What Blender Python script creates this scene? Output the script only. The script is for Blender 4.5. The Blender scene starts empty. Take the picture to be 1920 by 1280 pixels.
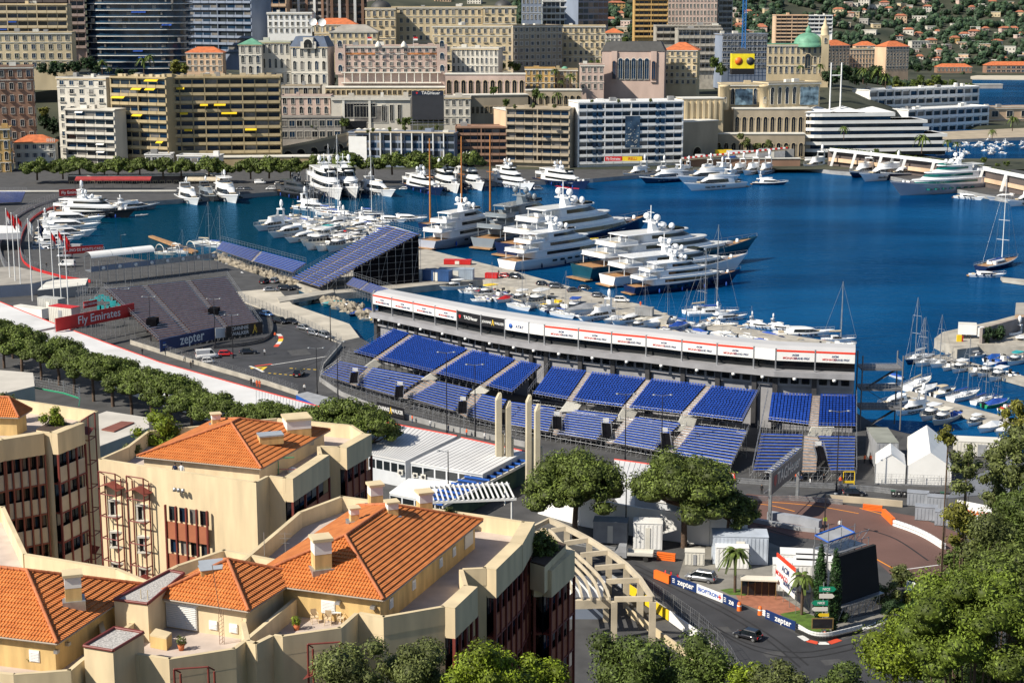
import bpy,math,random
from mathutils import Vector,Matrix
R=math.radians
rnd=random.Random(7)
SC=bpy.context.scene
F,HC=3100.0,88.0
PITCH=math.atan(640/F)
cam=bpy.data.cameras.new("camera");co=bpy.data.objects.new("camera",cam)
SC.collection.objects.link(co)
co.location=(0,0,HC);co.rotation_euler=(math.pi/2-PITCH,0,0)
cam.sensor_width=36;cam.lens=36*F/1920;cam.clip_start=1;cam.clip_end=20000
SC.camera=co
SUN_AZ,SUN_EL=62,41
sd=Vector((-math.sin(R(SUN_AZ))*math.cos(R(SUN_EL)),-math.cos(R(SUN_AZ))*math.cos(R(SUN_EL)),math.sin(R(SUN_EL))))
wd=bpy.data.worlds.new("World");SC.world=wd;wd.use_nodes=True
nt=wd.node_tree;bg=nt.nodes["Background"];sky=nt.nodes.new("ShaderNodeTexSky")
sky.sky_type='NISHITA';sky.sun_disc=False;sky.sun_elevation=R(SUN_EL)
sky.sun_rotation=math.atan2(sd.x,sd.y)
sky.air_density=1.0;sky.dust_density=0.6;sky.ozone_density=1.5;sky.altitude=80
nt.links.new(sky.outputs[0],bg.inputs[0]);bg.inputs[1].default_value=0.075
sl=bpy.data.lights.new("sun",'SUN');sl.energy=5.0;sl.angle=R(0.5);sl.color=(1,.92,.78)
so=bpy.data.objects.new("sun",sl);SC.collection.objects.link(so)
so.rotation_euler=sd.to_track_quat('Z','Y').to_euler()
SC.view_settings.view_transform='Standard';SC.view_settings.look='None'
SC.view_settings.exposure=0.42;SC.view_settings.gamma=1
SC.cycles.max_bounces=5;SC.cycles.diffuse_bounces=2;SC.cycles.glossy_bounces=3
SC.cycles.transmission_bounces=2;SC.cycles.transparent_max_bounces=6
SC.cycles.use_adaptive_sampling=True
COL=SC.collection
cp,sp=math.cos(PITCH),math.sin(PITCH)
def ray(u,v):
 x=(u-960)/F;t=(640-v)/F
 return Vector((x,cp+t*sp,-sp+t*cp))
def G(u,v,z=2.0):
 d=ray(u,v);k=(z-HC)/d.z
 return Vector((d.x*k,d.y*k,z))
YS=1.085
def D(u,v,Y,s=YS):
 Y=Y*s;d=ray(u,v);k=Y/d.y
 return Vector((d.x*k,Y,HC+d.z*k))
def ztop(p,v):
 t=(640-v)/F
 return HC+p.y*(t*cp-sp)/(cp+t*sp)
def XU(u,Y,z):
 return(u-960)/F*(Y*cp-(z-HC)*sp)
def lerp(a,b,t):return a+(b-a)*t
def pw(x,tab):
 if x<=tab[0][0]:return tab[0][1]
 for(a,p),(b,q)in zip(tab,tab[1:]):
  if x<=b:return p+(q-p)*(x-a)/(b-a)
 return tab[-1][1]
MATS={}
def mat(name,col,rough=.7,var=.12,scale=.6,metal=0,bump=0,bscale=8,spec=.5,col2=None,coat=0,zs=1):
 if name in MATS:return MATS[name]
 m=bpy.data.materials.new(name);m.use_nodes=True;t=m.node_tree;b=t.nodes["Principled BSDF"]
 b.inputs["Roughness"].default_value=rough;b.inputs["Metallic"].default_value=metal
 b.inputs["Specular IOR Level"].default_value=spec
 if coat:b.inputs["Coat Weight"].default_value=coat
 tc=t.nodes.new("ShaderNodeTexCoord")
 n=t.nodes.new("ShaderNodeTexNoise");n.inputs["Scale"].default_value=scale;n.inputs["Detail"].default_value=6
 mp=t.nodes.new("ShaderNodeMapping");mp.inputs["Scale"].default_value=(1,1,zs);t.links.new(tc.outputs["Object"],mp.inputs[0]);t.links.new(mp.outputs[0],n.inputs["Vector"])
 r=t.nodes.new("ShaderNodeValToRGB");r.color_ramp.elements[0].position=.32;r.color_ramp.elements[1].position=.68
 c2=col2 or[min(1,c*(1+var))for c in col]
 r.color_ramp.elements[0].color=(*[c*(1-var)for c in col],1);r.color_ramp.elements[1].color=(*c2,1)
 t.links.new(n.outputs["Fac"],r.inputs[0]);t.links.new(r.outputs[0],b.inputs["Base Color"])
 if bump:
  n2=t.nodes.new("ShaderNodeTexNoise");n2.inputs["Scale"].default_value=bscale;n2.inputs["Detail"].default_value=4
  t.links.new(tc.outputs["Object"],n2.inputs["Vector"])
  bp=t.nodes.new("ShaderNodeBump");bp.inputs["Strength"].default_value=bump;bp.inputs["Distance"].default_value=.1
  t.links.new(n2.outputs["Fac"],bp.inputs["Height"]);t.links.new(bp.outputs[0],b.inputs["Normal"])
 MATS[name]=m
 return m
def leafmat(name,col,var=.35):
 m=mat(name,col,.6,var,.35,spec=.25)
 b=m.node_tree.nodes["Principled BSDF"]
 b.inputs["Subsurface Weight"].default_value=0
 return m
W=lambda c,n:mat(n,c,.8,.10,.12)
glass=[mat('glass_dark',(.03,.04,.05),.12,.5,.2),mat('glass_blue',(.012,.035,.075),.1,.5,.2),mat('glass_curtain',(.17,.16,.15),.4,.4,.3),mat('glass_black',(.012,.014,.018),.15,.3,.2)]
white=mat('white_paint',(.78,.78,.77),.45,.05,.3);offw=mat('off_white',(.66,.64,.58),.6,.1,.2)
gel=mat('gelcoat_white',(.84,.85,.86),.25,.03,.3,coat=.4);cream=mat('gelcoat_cream',(.74,.69,.58),.35,.06,.4)
metal=mat('galvanised_metal',(.42,.43,.45),.4,.2,1.5,metal=.7);dmetal=mat('dark_metal',(.05,.05,.055),.4,.2,1)
black=mat('black_paint',(.015,.015,.018),.35,.2,1);navy=mat('navy_gloss',(.01,.02,.065),.15,.1,.3,coat=.4)
conc=mat('concrete',(.36,.335,.29),.9,.22,.35,bump=.2);conc2=mat('grey_concrete',(.27,.27,.27),.9,.2,.3)
asph=mat('asphalt',(.06,.06,.062),.85,.22,.3,bump=.15);stone=mat('stone_wall',(.25,.21,.16),.95,.35,.8,bump=.5,bscale=3)
teak=mat('teak_wood',(.36,.2,.09),.6,.2,1);red=mat('red_paint',(.55,.02,.02),.45,.1,.4);orange=mat('orange_paint',(.8,.16,.02),.5,.1,.5)
yellow=mat('yellow_paint',(.8,.55,.02),.5,.08,.5);blue=mat('blue_canvas',(.015,.07,.35),.7,.2,.6);tcan=mat('teal_canvas',(.02,.32,.34),.7,.2,.6)
beigec=mat('beige_canvas',(.5,.42,.3),.8,.15,.6);greyc=mat('grey_canvas',(.3,.31,.33),.7,.15,.6)
bark=mat('bark',(.1,.065,.045),.95,.3,2,bump=.5);gpaint=mat('green_paint',(.02,.28,.14),.5,.1,.5);bpaint=mat('blue_paint',(.02,.1,.42),.45,.1,.5)
rubber=mat('rubber',(.02,.02,.02),.8,.2,2)
class MB:
 def __init__(s):s.v=[];s.f=[];s.m=[];s.sm=[]
 def face(s,pts,m=0,smooth=False):
  k=len(s.v);s.v+=[tuple(p)for p in pts];s.f.append(tuple(range(k,k+len(pts))));s.m.append(m);s.sm.append(smooth)
 def add(s,vs,fs,m=0,smooth=False):
  k=len(s.v);s.v+=[tuple(p)for p in vs]
  for f in fs:s.f.append(tuple(k+i for i in f));s.m.append(m);s.sm.append(smooth)
 def box(s,x0,x1,y0,y1,z0,z1,m=0,rz=0,c=None):
  vs=[(x,y,z)for z in(z0,z1)for x,y in((x0,y0),(x1,y0),(x1,y1),(x0,y1))]
  if rz:
   cx,cy=c or((x0+x1)/2,(y0+y1)/2);a,b=math.cos(rz),math.sin(rz)
   vs=[(cx+(x-cx)*a-(y-cy)*b,cy+(x-cx)*b+(y-cy)*a,z)for x,y,z in vs]
  s.add(vs,[(0,3,2,1),(4,5,6,7),(0,1,5,4),(1,2,6,5),(2,3,7,6),(3,0,4,7)],m)
  return s
 def prism(s,poly,z0,z1,m=0,mtop=None,mbot=True):
  area=sum(a[0]*b[1]-b[0]*a[1]for a,b in zip(poly,poly[1:]+poly[:1]))
  if area<0:poly=poly[::-1]
  n=len(poly);f0=z0 if callable(z0)else(lambda i:z0);f1=z1 if callable(z1)else(lambda i:z1)
  vs=[(p[0],p[1],f0(i))for i,p in enumerate(poly)]+[(p[0],p[1],f1(i))for i,p in enumerate(poly)]
  s.add(vs,[(i,(i+1)%n,n+(i+1)%n,n+i)for i in range(n)],m)
  s.add(vs[n:],[tuple(range(n))],m if mtop is None else mtop)
  if mbot:s.add(vs[:n],[tuple(reversed(range(n)))],m)
  return s
 def tube(s,a,b,r,r2=None,n=6,m=0,smooth=True,caps=True):
  a,b=Vector(a),Vector(b);d=b-a
  if d.length<1e-6:return s
  q=d.to_track_quat('Z','Y');r2=r if r2 is None else r2;vs=[]
  for p,rr in((a,r),(b,r2)):
   for i in range(n):
    t=2*math.pi*i/n+.3;vs.append(p+q@Vector((rr*math.cos(t),rr*math.sin(t),0)))
  s.add(vs,[(i,(i+1)%n,n+(i+1)%n,n+i)for i in range(n)],m,smooth)
  if caps:s.add(vs[n:],[tuple(range(n))],m);s.add(vs[:n],[tuple(reversed(range(n)))],m)
  return s
 def lathe(s,c,prof,n=12,m=0,smooth=True,sx=1,sy=1):
  vs=[];k=len(prof)
  for r,z in prof:
   for i in range(n):
    t=2*math.pi*i/n;vs.append((c[0]+r*math.cos(t)*sx,c[1]+r*math.sin(t)*sy,c[2]+z))
  fs=[(j*n+i,j*n+(i+1)%n,(j+1)*n+(i+1)%n,(j+1)*n+i)for j in range(k-1)for i in range(n)]
  s.add(vs,fs,m,smooth);return s
 def ball(s,c,r,n=10,m=0,sz=1):
  k=max(4,n//2);return s.lathe(c,[(r*math.sin(math.pi*j/k)+.0001,-r*sz*math.cos(math.pi*j/k))for j in range(k+1)],n,m)
 def loft(s,rings,m=0,smooth=True,closed=True,cap=True):
  n=len(rings[0]);vs=[p for r_ in rings for p in r_];w=n if closed else n-1
  s.add(vs,[(j*n+i,j*n+(i+1)%n,(j+1)*n+(i+1)%n,(j+1)*n+i)for j in range(len(rings)-1)for i in range(w)],m,smooth)
  if cap:s.add(rings[0],[tuple(reversed(range(n)))],m);s.add(rings[-1],[tuple(range(n))],m)
  return s
 def mesh(s,name,mats):
  me=bpy.data.meshes.new(name);me.from_pydata(s.v,[],s.f)
  for mm in(mats if isinstance(mats,(list,tuple))else[mats]):me.materials.append(mm)
  me.polygons.foreach_set('material_index',s.m);me.polygons.foreach_set('use_smooth',s.sm);me.update();return me
 def build(s,name,mats,parent=None,loc=None,rz=0):
  return put(name,s.mesh(name,mats),parent,loc,rz)
def put(name,me,parent=None,loc=None,rz=0,sc=None):
 o=bpy.data.objects.new(name,me);COL.objects.link(o)
 if parent:o.parent=parent
 if loc is not None:o.location=loc
 if rz:o.rotation_euler=(0,0,rz)
 if sc:o.scale=sc if not isinstance(sc,(int,float))else(sc,)*3
 return o
def tag(o,label=None,cat=None,group=None,kind=None):
 if label:o['label']=label
 if cat:o['category']=cat
 if group:o['group']=group
 if kind:o['kind']=kind
 return o
def thing(name,label,cat,loc=(0,0,0),rz=0,group=None):
 o=put(name,None,None,loc,rz);o.empty_display_size=.5
 return tag(o,label,cat,group)
KIDS={}
def dup(o,loc=None,rz=None,label=None,group=None,sc=None):
 def cpy(a,par):
  c=a.copy();COL.objects.link(c)
  if par is not None:c.parent=par
  for k in[x for x in a.children]:cpy(k,c)
  return c
 c=cpy(o,None)
 if loc is not None:c.location=loc
 if rz is not None:c.rotation_euler=(0,0,rz)
 if sc:c.scale=(sc,)*3 if isinstance(sc,(int,float))else sc
 if label:c['label']=label
 if group:c['group']=group
 return c
def struct(name,mb,mats):return tag(mb.build(name,mats),kind='structure')
_tc={}
def text_mesh(s,size,m,bold=0,ext=.02,sx=1,align='CENTER'):
 key=(s,size,m.name,bold,sx,align)
 if key in _tc:return _tc[key]
 c=bpy.data.curves.new('txt','FONT');c.body=s;c.size=size;c.extrude=ext;c.offset=bold;c.resolution_u=2
 c.align_x=align;c.align_y='CENTER'
 o=bpy.data.objects.new('txt',c);me=bpy.data.meshes.new_from_object(o);bpy.data.objects.remove(o)
 me.transform(Matrix.Scale(sx,4,(1,0,0))@Matrix.Rotation(math.pi/2,4,'X'));me.materials.clear();me.materials.append(m);_tc[key]=me
 return me
def text(s,size,m,parent,loc,rz=0,bold=0,sx=1,name='lettering'):
 return put(name,text_mesh(s,size,m,bold,.02,sx),parent,loc,rz)
def nwords(s):return len(s.split())
ORD=['leftmost','second from the left','third from the left','fourth from the left','fifth from the left','sixth from the left','seventh from the left','eighth from the left','ninth from the left','tenth from the left']+['%dth from the left'%i for i in range(11,60)]
leaf={k:[leafmat('leaf_%s_%d'%(k,i),tuple(x*f for x in c))for i,f in enumerate((.55,1,1.6))]for k,c in dict(pine=(.085,.115,.022),oak=(.07,.1,.02),lime=(.14,.19,.012),olive=(.1,.12,.035),dark=(.025,.05,.018),cyp=(.02,.05,.012),far=(.03,.055,.028),palm=(.07,.1,.02),yel=(.13,.13,.02),rpine=(.11,.155,.018)).items()}
def fol(mb,clumps,n,size,r,flat=.0,shell=.45,m0=0):
 """leaf tufts spread through ellipsoid clumps (cx,cy,cz,rx,ry,rz)"""
 tot=sum(c[3]*c[4]for c in clumps)
 for c in clumps:
  base=r.choice((0,1,1,2))
  for _ in range(max(3,int(n*c[3]*c[4]/tot))):
   while True:
    d=Vector((r.uniform(-1,1),r.uniform(-1,1),r.uniform(-1,1)))
    if.05<d.length<1:break
   d.normalize();k=shell+(1-shell)*r.random()**.6
   if d.z<-.3 and flat:d.z*=(1-flat)
   p=Vector((c[0]+d.x*c[3]*k,c[1]+d.y*c[4]*k,c[2]+d.z*c[5]*k))
   nn=(d+Vector((r.uniform(-1,1),r.uniform(-1,1),r.uniform(-.6,1)))*.8).normalized()
   a=nn.orthogonal().normalized();a.rotate(Matrix.Rotation(r.random()*6.28,3,nn));b=nn.cross(a)
   s=size*r.uniform(.6,1.3)
   mi=base if r.random()<.5 else r.choice((0,1,1,2))
   mb.face([p-a*s,p-b*s*.45,p+a*s+nn*s*.15,p+b*s*.45],m0+mi)
def trunk(mb,h,r0,r1,limbs,r,lean=(0,0),m=0,spread=1.0):
 pts=[Vector((lean[0]*t*t+r.uniform(-.1,.1)*r0*2,lean[1]*t*t,h*t))for t in(0,.35,.7,1)]
 for i in range(3):mb.tube(pts[i],pts[i+1],lerp(r0,r1,i/3),lerp(r0,r1,(i+1)/3),7,m,caps=(i==0))
 for e in limbs:
  e=Vector(e);mid=pts[2].lerp(e,.5)+Vector((0,0,-.3));mb.tube(pts[2],mid,r1*.9,r1*.5,5,m,caps=False);mb.tube(mid,e,r1*.5,r1*.12,5,m,caps=False)
_tr={}
def pine_meshes(i,R0=6,H=11,n=2600,ls=.42,kind='pine',thick=.28,nc=30):
 key=('pine',i,R0,H,n,kind)
 if key not in _tr:
  r=random.Random(100+i);cl=[]
  for k in range(nc):
   a=k*2.4+r.uniform(-.3,.3);q=math.sqrt((k+.5)/nc)*.84
   x,y=q*R0*math.cos(a),q*R0*math.sin(a);z=H-1.3-(q**2.2)*R0*.5-r.random()*R0*thick
   s=R0*r.uniform(.2,.34);cl.append((x,y,z,s,s,s*.8))
  mb=MB();fol(mb,cl,n,ls,r,.5)
  for c in cl:mb.ball((c[0],c[1],c[2]-c[5]*.15),c[3]*.72,7,0,.7)
  tb=MB();trunk(tb,H*.62,R0*.06,R0*.04,[(c[0]*.8,c[1]*.8,c[2]-c[5]*.4)for c in cl[::4]],r,(r.uniform(-1,1),r.uniform(-.6,.6)))
  _tr[key]=(mb.mesh('crown',leaf[kind]),tb.mesh('trunk',[bark]))
 return _tr[key]
def round_meshes(i,R0=3,H=6,n=1200,ls=.3,kind='oak',tall=1.0):
 key=('round',i,R0,H,n,kind,tall)
 if key not in _tr:
  r=random.Random(300+i);cl=[]
  for k in range(16):
   d=Vector((r.gauss(0,1),r.gauss(0,1),r.gauss(0,1))).normalized()*r.uniform(.25,.72)
   s=R0*r.uniform(.26,.46);cl.append((d.x*R0,d.y*R0,H-R0*tall+d.z*R0*tall,s,s,s*.85))
  mb=MB();fol(mb,cl,n,ls,r)
  for c in cl:mb.ball(c[:3],c[3]*.6,6,0,.9)
  tb=MB();trunk(tb,H-R0*tall*1.3,R0*.07,R0*.05,[(c[0]*.8,c[1]*.8,c[2])for c in cl[::4]],r)
  _tr[key]=(mb.mesh('crown',leaf[kind]),tb.mesh('trunk',[bark]))
 return _tr[key]
def palm_meshes(i,H=7,L=2.6):
 key=('palm',i,H,L)
 if key not in _tr:
  r=random.Random(500+i);mb=MB();tb=MB()
  tb.tube((0,0,0),(.1,0,H),.24,.2,8);tb.ball((.1,0,H-.2),.4,8,0,1.3)
  for k in range(26):
   a=k*2.4;up=r.uniform(-.2,1.1);c,s=math.cos(a),math.sin(a);prev=None
   for j in range(6):
    t=j/5;x=L*t*math.cos(up*.6);z=H+L*(up*t*.9-t*t*1.0)
    p=Vector((.1+c*x,s*x,z));w=.42*(1-t*.75)+.05;sd_=Vector((-s,c,-.25))*w;sd2=Vector((s,-c,-.25))*w
    if prev:mb.face([prev[0],p,p+sd_,prev[1]],r.randint(0,2));mb.face([prev[0],prev[2],p+sd2,p],r.randint(0,2))
    prev=(p,p+sd_,p+sd2)
  _tr[key]=(mb.mesh('fronds',leaf['palm']),tb.mesh('trunk',[bark]))
 return _tr[key]
def cyp_meshes(i,H=9,R0=.8,n=1500):
 key=('cyp',i,H,R0)
 if key not in _tr:
  r=random.Random(600+i);cl=[]
  for k in range(18):
   t=k/17;w=R0*(math.sin(math.pi*(t*.82+.13))**.7);cl.append((r.uniform(-.08,.08),r.uniform(-.08,.08),.5+t*(H-.9),w,w,H/16))
  mb=MB();fol(mb,cl,n,.16+R0*.05,r,shell=.75)
  for c in cl:mb.ball(c[:3],c[3]*.8,8,0,1)
  tb=MB();tb.tube((0,0,0),(0,0,1),.15,.12,6)
  _tr[key]=(mb.mesh('crown',leaf['cyp']),tb.mesh('trunk',[bark]))
 return _tr[key]
def tree(name,label,pos,ms,sc=1,group=None,cat='tree',crown='crown',rz=None):
 o=thing(name,label,cat,pos,rnd.random()*6.28 if rz is None else rz,group)
 put(crown,ms[0],o,None,0,sc);put('trunk',ms[1],o,None,0,sc);return o
# SETTING
def water_mat():
 m=bpy.data.materials.new('sea_water');m.use_nodes=True;t=m.node_tree;b=t.nodes["Principled BSDF"]
 tc=t.nodes.new("ShaderNodeTexCoord")
 n=t.nodes.new("ShaderNodeTexNoise");n.inputs["Scale"].default_value=.012;n.inputs["Detail"].default_value=5
 mp=t.nodes.new("ShaderNodeMapping");mp.inputs["Scale"].default_value=(.5,1.4,1);t.links.new(tc.outputs["Object"],mp.inputs["Vector"]);t.links.new(mp.outputs[0],n.inputs["Vector"])
 r=t.nodes.new("ShaderNodeValToRGB");r.color_ramp.elements[0].position=.38;r.color_ramp.elements[1].position=.64
 r.color_ramp.elements[0].color=(.0,.03,.1,1);r.color_ramp.elements[1].color=(.003,.072,.2,1)
 t.links.new(n.outputs["Fac"],r.inputs[0])
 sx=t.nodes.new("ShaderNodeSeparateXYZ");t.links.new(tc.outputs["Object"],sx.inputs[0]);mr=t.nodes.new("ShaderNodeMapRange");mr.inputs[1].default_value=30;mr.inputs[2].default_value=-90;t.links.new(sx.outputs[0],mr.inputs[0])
 mx=t.nodes.new("ShaderNodeMix");mx.data_type='RGBA';mx.inputs[7].default_value=(.0,.032,.06,1);t.links.new(mr.outputs[0],mx.inputs[0]);t.links.new(r.outputs[0],mx.inputs[6]);t.links.new(mx.outputs[2],b.inputs["Base Color"])  # darker teal to the left: reflected dark buildings put into the base colour
 rr=t.nodes.new("ShaderNodeMapRange");rr.inputs[3].default_value=.08;rr.inputs[4].default_value=.22;t.links.new(n.outputs["Fac"],rr.inputs[0]);t.links.new(rr.outputs[0],b.inputs["Roughness"])
 b.inputs["Specular IOR Level"].default_value=0
 gs=t.nodes.new("ShaderNodeBsdfGlossy");gs.inputs["Color"].default_value=(.22,.5,.85,1);gs.inputs["Roughness"].default_value=.12;fr=t.nodes.new("ShaderNodeFresnel");fr.inputs[0].default_value=1.33;mm=t.nodes.new("ShaderNodeMath");mm.operation='MULTIPLY';mm.inputs[1].default_value=.62;t.links.new(fr.outputs[0],mm.inputs[0]);ms=t.nodes.new("ShaderNodeMixShader");t.links.new(mm.outputs[0],ms.inputs[0]);t.links.new(b.outputs[0],ms.inputs[1]);t.links.new(gs.outputs[0],ms.inputs[2]);t.links.new(ms.outputs[0],t.nodes["Material Output"].inputs[0])
 def nz(sc,st):
  mq=t.nodes.new("ShaderNodeMapping");mq.inputs["Scale"].default_value=(sc,sc*1.7,sc);mq.inputs["Rotation"].default_value=(0,0,st);t.links.new(tc.outputs["Object"],mq.inputs["Vector"])
  k=t.nodes.new("ShaderNodeTexNoise");k.inputs["Detail"].default_value=3;k.inputs["Scale"].default_value=1;t.links.new(mq.outputs[0],k.inputs["Vector"]);return k
 a,c=nz(.22,.3),nz(.9,-.2);ad=t.nodes.new("ShaderNodeMath");ad.operation='MULTIPLY_ADD';ad.inputs[1].default_value=.35
 t.links.new(c.outputs["Fac"],ad.inputs[0]);t.links.new(a.outputs["Fac"],ad.inputs[2])
 bp=t.nodes.new("ShaderNodeBump");bp.inputs["Strength"].default_value=.45;bp.inputs["Distance"].default_value=.8
 t.links.new(ad.outputs[0],bp.inputs["Height"]);[t.links.new(bp.outputs[0],k.inputs["Normal"])for k in(b,gs,fr)];return m
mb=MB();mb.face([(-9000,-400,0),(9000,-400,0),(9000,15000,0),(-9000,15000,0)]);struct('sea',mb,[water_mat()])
def ridge(x,y):return 5*math.sin(x*.011+1)*math.cos(y*.009)+4*math.sin(x*.031+y*.017)+2*math.sin(x*.07-y*.05)
def land(x,y):
 z=land0(x/YS,y/YS)
 return z if z<-1 else max(2.0,z*YS-7.5)
def land0(x,y):
 s=x/y
 if s>.279 and 1120<y<1830 or s>.232 and 850<y<1060:return-4
 zc=pw(y,[(790,2.2),(815,4),(850,15),(885,22),(960,30),(1100,33),(1240,30),(1450,20),(1700,8),(1830,4)])
 if s<-.12:zc+=min(14,(-.12-s)*130)*max(0,min(1,(y-830)/120))
 if s>.14:zc=lerp(zc,3,min(1,(s-.14)/.06)*max(0,min(1,(1000-y)/120)))
 if s>.2:zc*=max(.12,1-(s-.2)/.085)
 m0=lerp(1500,1840,max(0,min(1,(s-.15)/.1)))
 zm=max(0,y-m0)*.11+max(0,y-2600)*.3
 if zm>0:zm+=ridge(x,y)*min(1,(y-m0)/200)
 return max(zc if y<1850 else 4,zm)
def T(u,v,y0=857):
 d=ray(u,v);y=y0
 while y<6000:
  p=Vector((d.x,d.y,d.z))*(y/d.y);p.z+=HC
  if p.z<=land(p.x,p.y):return p
  y+=4 if y<1500 else 8
 return p
def hillmat():
 m=mat('hillside_scrub',(.022,.036,.016),.95,.45,.02,col2=(.06,.062,.038));return m
ys=[857+12*i for i in range(60)];
while ys[-1]<5200:ys.append(ys[-1]*1.022)
xs=[i/60*.42-.0 for i in range(-60,61)]
mb=MB();vs=[(s*y,y,land(s*y,y))for y in ys for s in xs];n=len(xs)
mb.add(vs,[(j*n+i,j*n+i+1,(j+1)*n+i+1,(j+1)*n+i)for j in range(len(ys)-1)for i in range(n-1)],0,True)
struct('hills',mb,[hillmat()])
def slab(name,pts,z=1.8,m=conc,zb=-2,mtop=None,kind='structure'):
 mb=MB();mb.prism([(p.x,p.y)for p in[G(u,v,z)for u,v in pts]],zb,z,0,1 if mtop else None)
 o=mb.build(name,[m]+([mtop]if mtop else[]));tag(o,kind=kind);return o
slab('quay',[(-300,470),(-300,300),(-300,275),(300,278),(900,278),(1500,278),(1700,283),(1790,303),(1960,326),(2200,350),(2200,430),(1920,378),(1780,352),(1650,327),(1560,320),(1480,310),(1400,316),(1270,322),(1170,330),(1112,335),(1000,340),(800,345),(535,358),(470,363),(330,374),(215,382),(110,400),(66,432),(56,470),(75,505),(-300,560)],1.94,conc2,mtop=asph)
slab('shore',[(-400,600),(-300,470),(50,468),(150,466),(225,481),(300,491),(400,487),(560,541),(548,570),(655,607),(676,634),(720,656),(1000,690),(1300,740),(1600,770),(1645,798),(1700,812),(1830,830),(1920,850),(2600,960),(2600,1900),(-900,1900)],2.0,conc,mtop=asph)
slab('pier',[(556,530),(700,478),(800,467),(960,507),(1100,546),(1215,574),(1256,592),(1250,602),(1205,592),(1100,571),(1000,549),(905,524),(741,541),(600,552)],2.0,conc)
slab('promenade',[(430,548),(520,540),(548,570),(655,607),(674,632),(640,640),(560,608),(500,583),(450,565)],2.03,mat('pale_concrete',(.46,.42,.35),.9,.15,.2),zb=1.9)
slab('bridge',[(520,557),(625,542),(627,548),(524,566)],2.3,conc,zb=1.2)
def rocks(name,pts,wid,n,zt=2.2):
 r=random.Random(5);mb=MB()
 for k in range(n):
  t=r.random()*(len(pts)-1);i=int(t);a,b=pts[i],pts[i+1];f=t-i
  p=G(lerp(a[0],b[0],f),lerp(a[1],b[1],f),1);p.y+=r.uniform(-wid,wid);p.x+=r.uniform(-2,2);s=r.uniform(.7,1.6)
  mb.lathe((p.x,p.y,r.uniform(-.3,zt-1)),[(.01,-s),(s*r.uniform(.7,1),-s*.4),(s*r.uniform(.7,1.1),s*.2),(.01,s*.8)],5,0,False,r.uniform(.8,1.4),r.uniform(.7,1))
 tag(mb.build(name,[mat('pale_rock',(.3,.26,.2),.95,.25,.5)]),kind='stuff',cat='rocks',label='loose pale boulders of the breakwater under the blue stands')
rocks('rocks',[(404,478),(470,500),(560,532)],4,260);rocks('rocks',[(590,552),(640,568),(700,590)],4,160)
# FAR BUILDINGS
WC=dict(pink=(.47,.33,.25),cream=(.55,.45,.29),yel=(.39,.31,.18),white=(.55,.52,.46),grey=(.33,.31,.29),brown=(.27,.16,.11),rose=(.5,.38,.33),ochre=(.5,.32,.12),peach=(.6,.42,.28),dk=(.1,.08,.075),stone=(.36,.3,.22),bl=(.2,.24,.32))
WM={k:mat('render_'+k,c,.85,.16,.12,zs=.35)for k,c in WC.items()}
WM['pwhite']=white;WM['glassb']=glass[1];WM['conc']=conc
tile=mat('terracotta_roof',(.5,.14,.05),.8,.22,.5);green=mat('green_copper',(.12,.3,.2),.6,.2,.3);slate=mat('dark_slate',(.05,.05,.05),.6,.2,.3);flat=mat('flat_roof',(.3,.28,.25),.9,.2,.15)
_mc={}
def win_mesh(w,h,kind,g,fr):
 key=(round(w,1),round(h,1),kind,g,fr.name)
 if key in _mc:return _mc[key]
 mb=MB();w2=w/2
 mb.box(-w2,w2,-.06,.3,0,h,0)
 if kind!='plain':
  mb.box(-w2-.15,-w2,-.22,.3,-.1,h+.1,1);mb.box(w2,w2+.15,-.22,.3,-.1,h+.1,1);mb.box(-w2-.15,w2+.15,-.32,.3,h+.1,h+.28,1);mb.box(-w2-.2,w2+.2,-.32,.3,-.25,-.1,1);mb.box(-.05,.05,-.1,.3,0,h,1)
 if kind=='arch':
  n=8;pts=[(w2*math.cos(math.pi*i/n),h+w2*math.sin(math.pi*i/n))for i in range(n+1)]
  mb.face([(x,-.34,z)for x,z in reversed(pts)],0)
  for(x0,z0),(x1,z1)in zip(pts,pts[1:]):
   q=1.25;cz=h;a0=(x0*q,cz+(z0-cz)*q);a1=(x1*q,cz+(z1-cz)*q);mb.face([(x0,-.4,z0),(x1,-.4,z1),(a1[0],-.4,a1[1]),(a0[0],-.4,a0[1])][::-1],1)
 if kind=='shut':
  mb.box(-w2-.6,-w2-.15,-.14,.0,0,h,2);mb.box(w2+.15,w2+.6,-.14,.0,0,h,2)
 _mc[key]=mb.mesh('window',[glass[g],fr,WM['grey']]);return _mc[key]
def balc_mesh(w,d,ph,m,rail):
 key=('b',round(w,1),d,ph,m.name,rail)
 if key in _mc:return _mc[key]
 mb=MB();mb.box(-w/2,w/2,-d,.05,-.18,.06,0)
 if rail:
  mb.box(-w/2,w/2,-d,-d+.06,.98,1.05,1)
  for i in range(int(w/.35)+1):x=-w/2+i*w/int(w/.35);mb.box(x-.03,x+.03,-d+.01,-d+.05,.06,.98,1)
 else:
  mb.box(-w/2,w/2,-d-.02,-d+.13,-.2,ph,0);mb.box(-w/2,-w/2+.12,-d+.1,.05,.06,ph,0);mb.box(w/2-.12,w/2,-d+.1,.05,.06,ph,0)
 _mc[key]=mb.mesh('balcony',[m,dmetal]);return _mc[key]
def awn_mesh(w,m,d=1.6):
 key=('a',round(w,1),m.name,d)
 if key not in _mc:
  mb=MB();mb.add([(-w/2,0,0),(w/2,0,0),(w/2,-d,-.8),(-w/2,-d,-.8),(w/2,-d,-1.05),(-w/2,-d,-1.05)],[(0,1,2,3),(3,2,4,5)]);_mc[key]=mb.mesh('awning',[m])
 return _mc[key]
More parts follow.
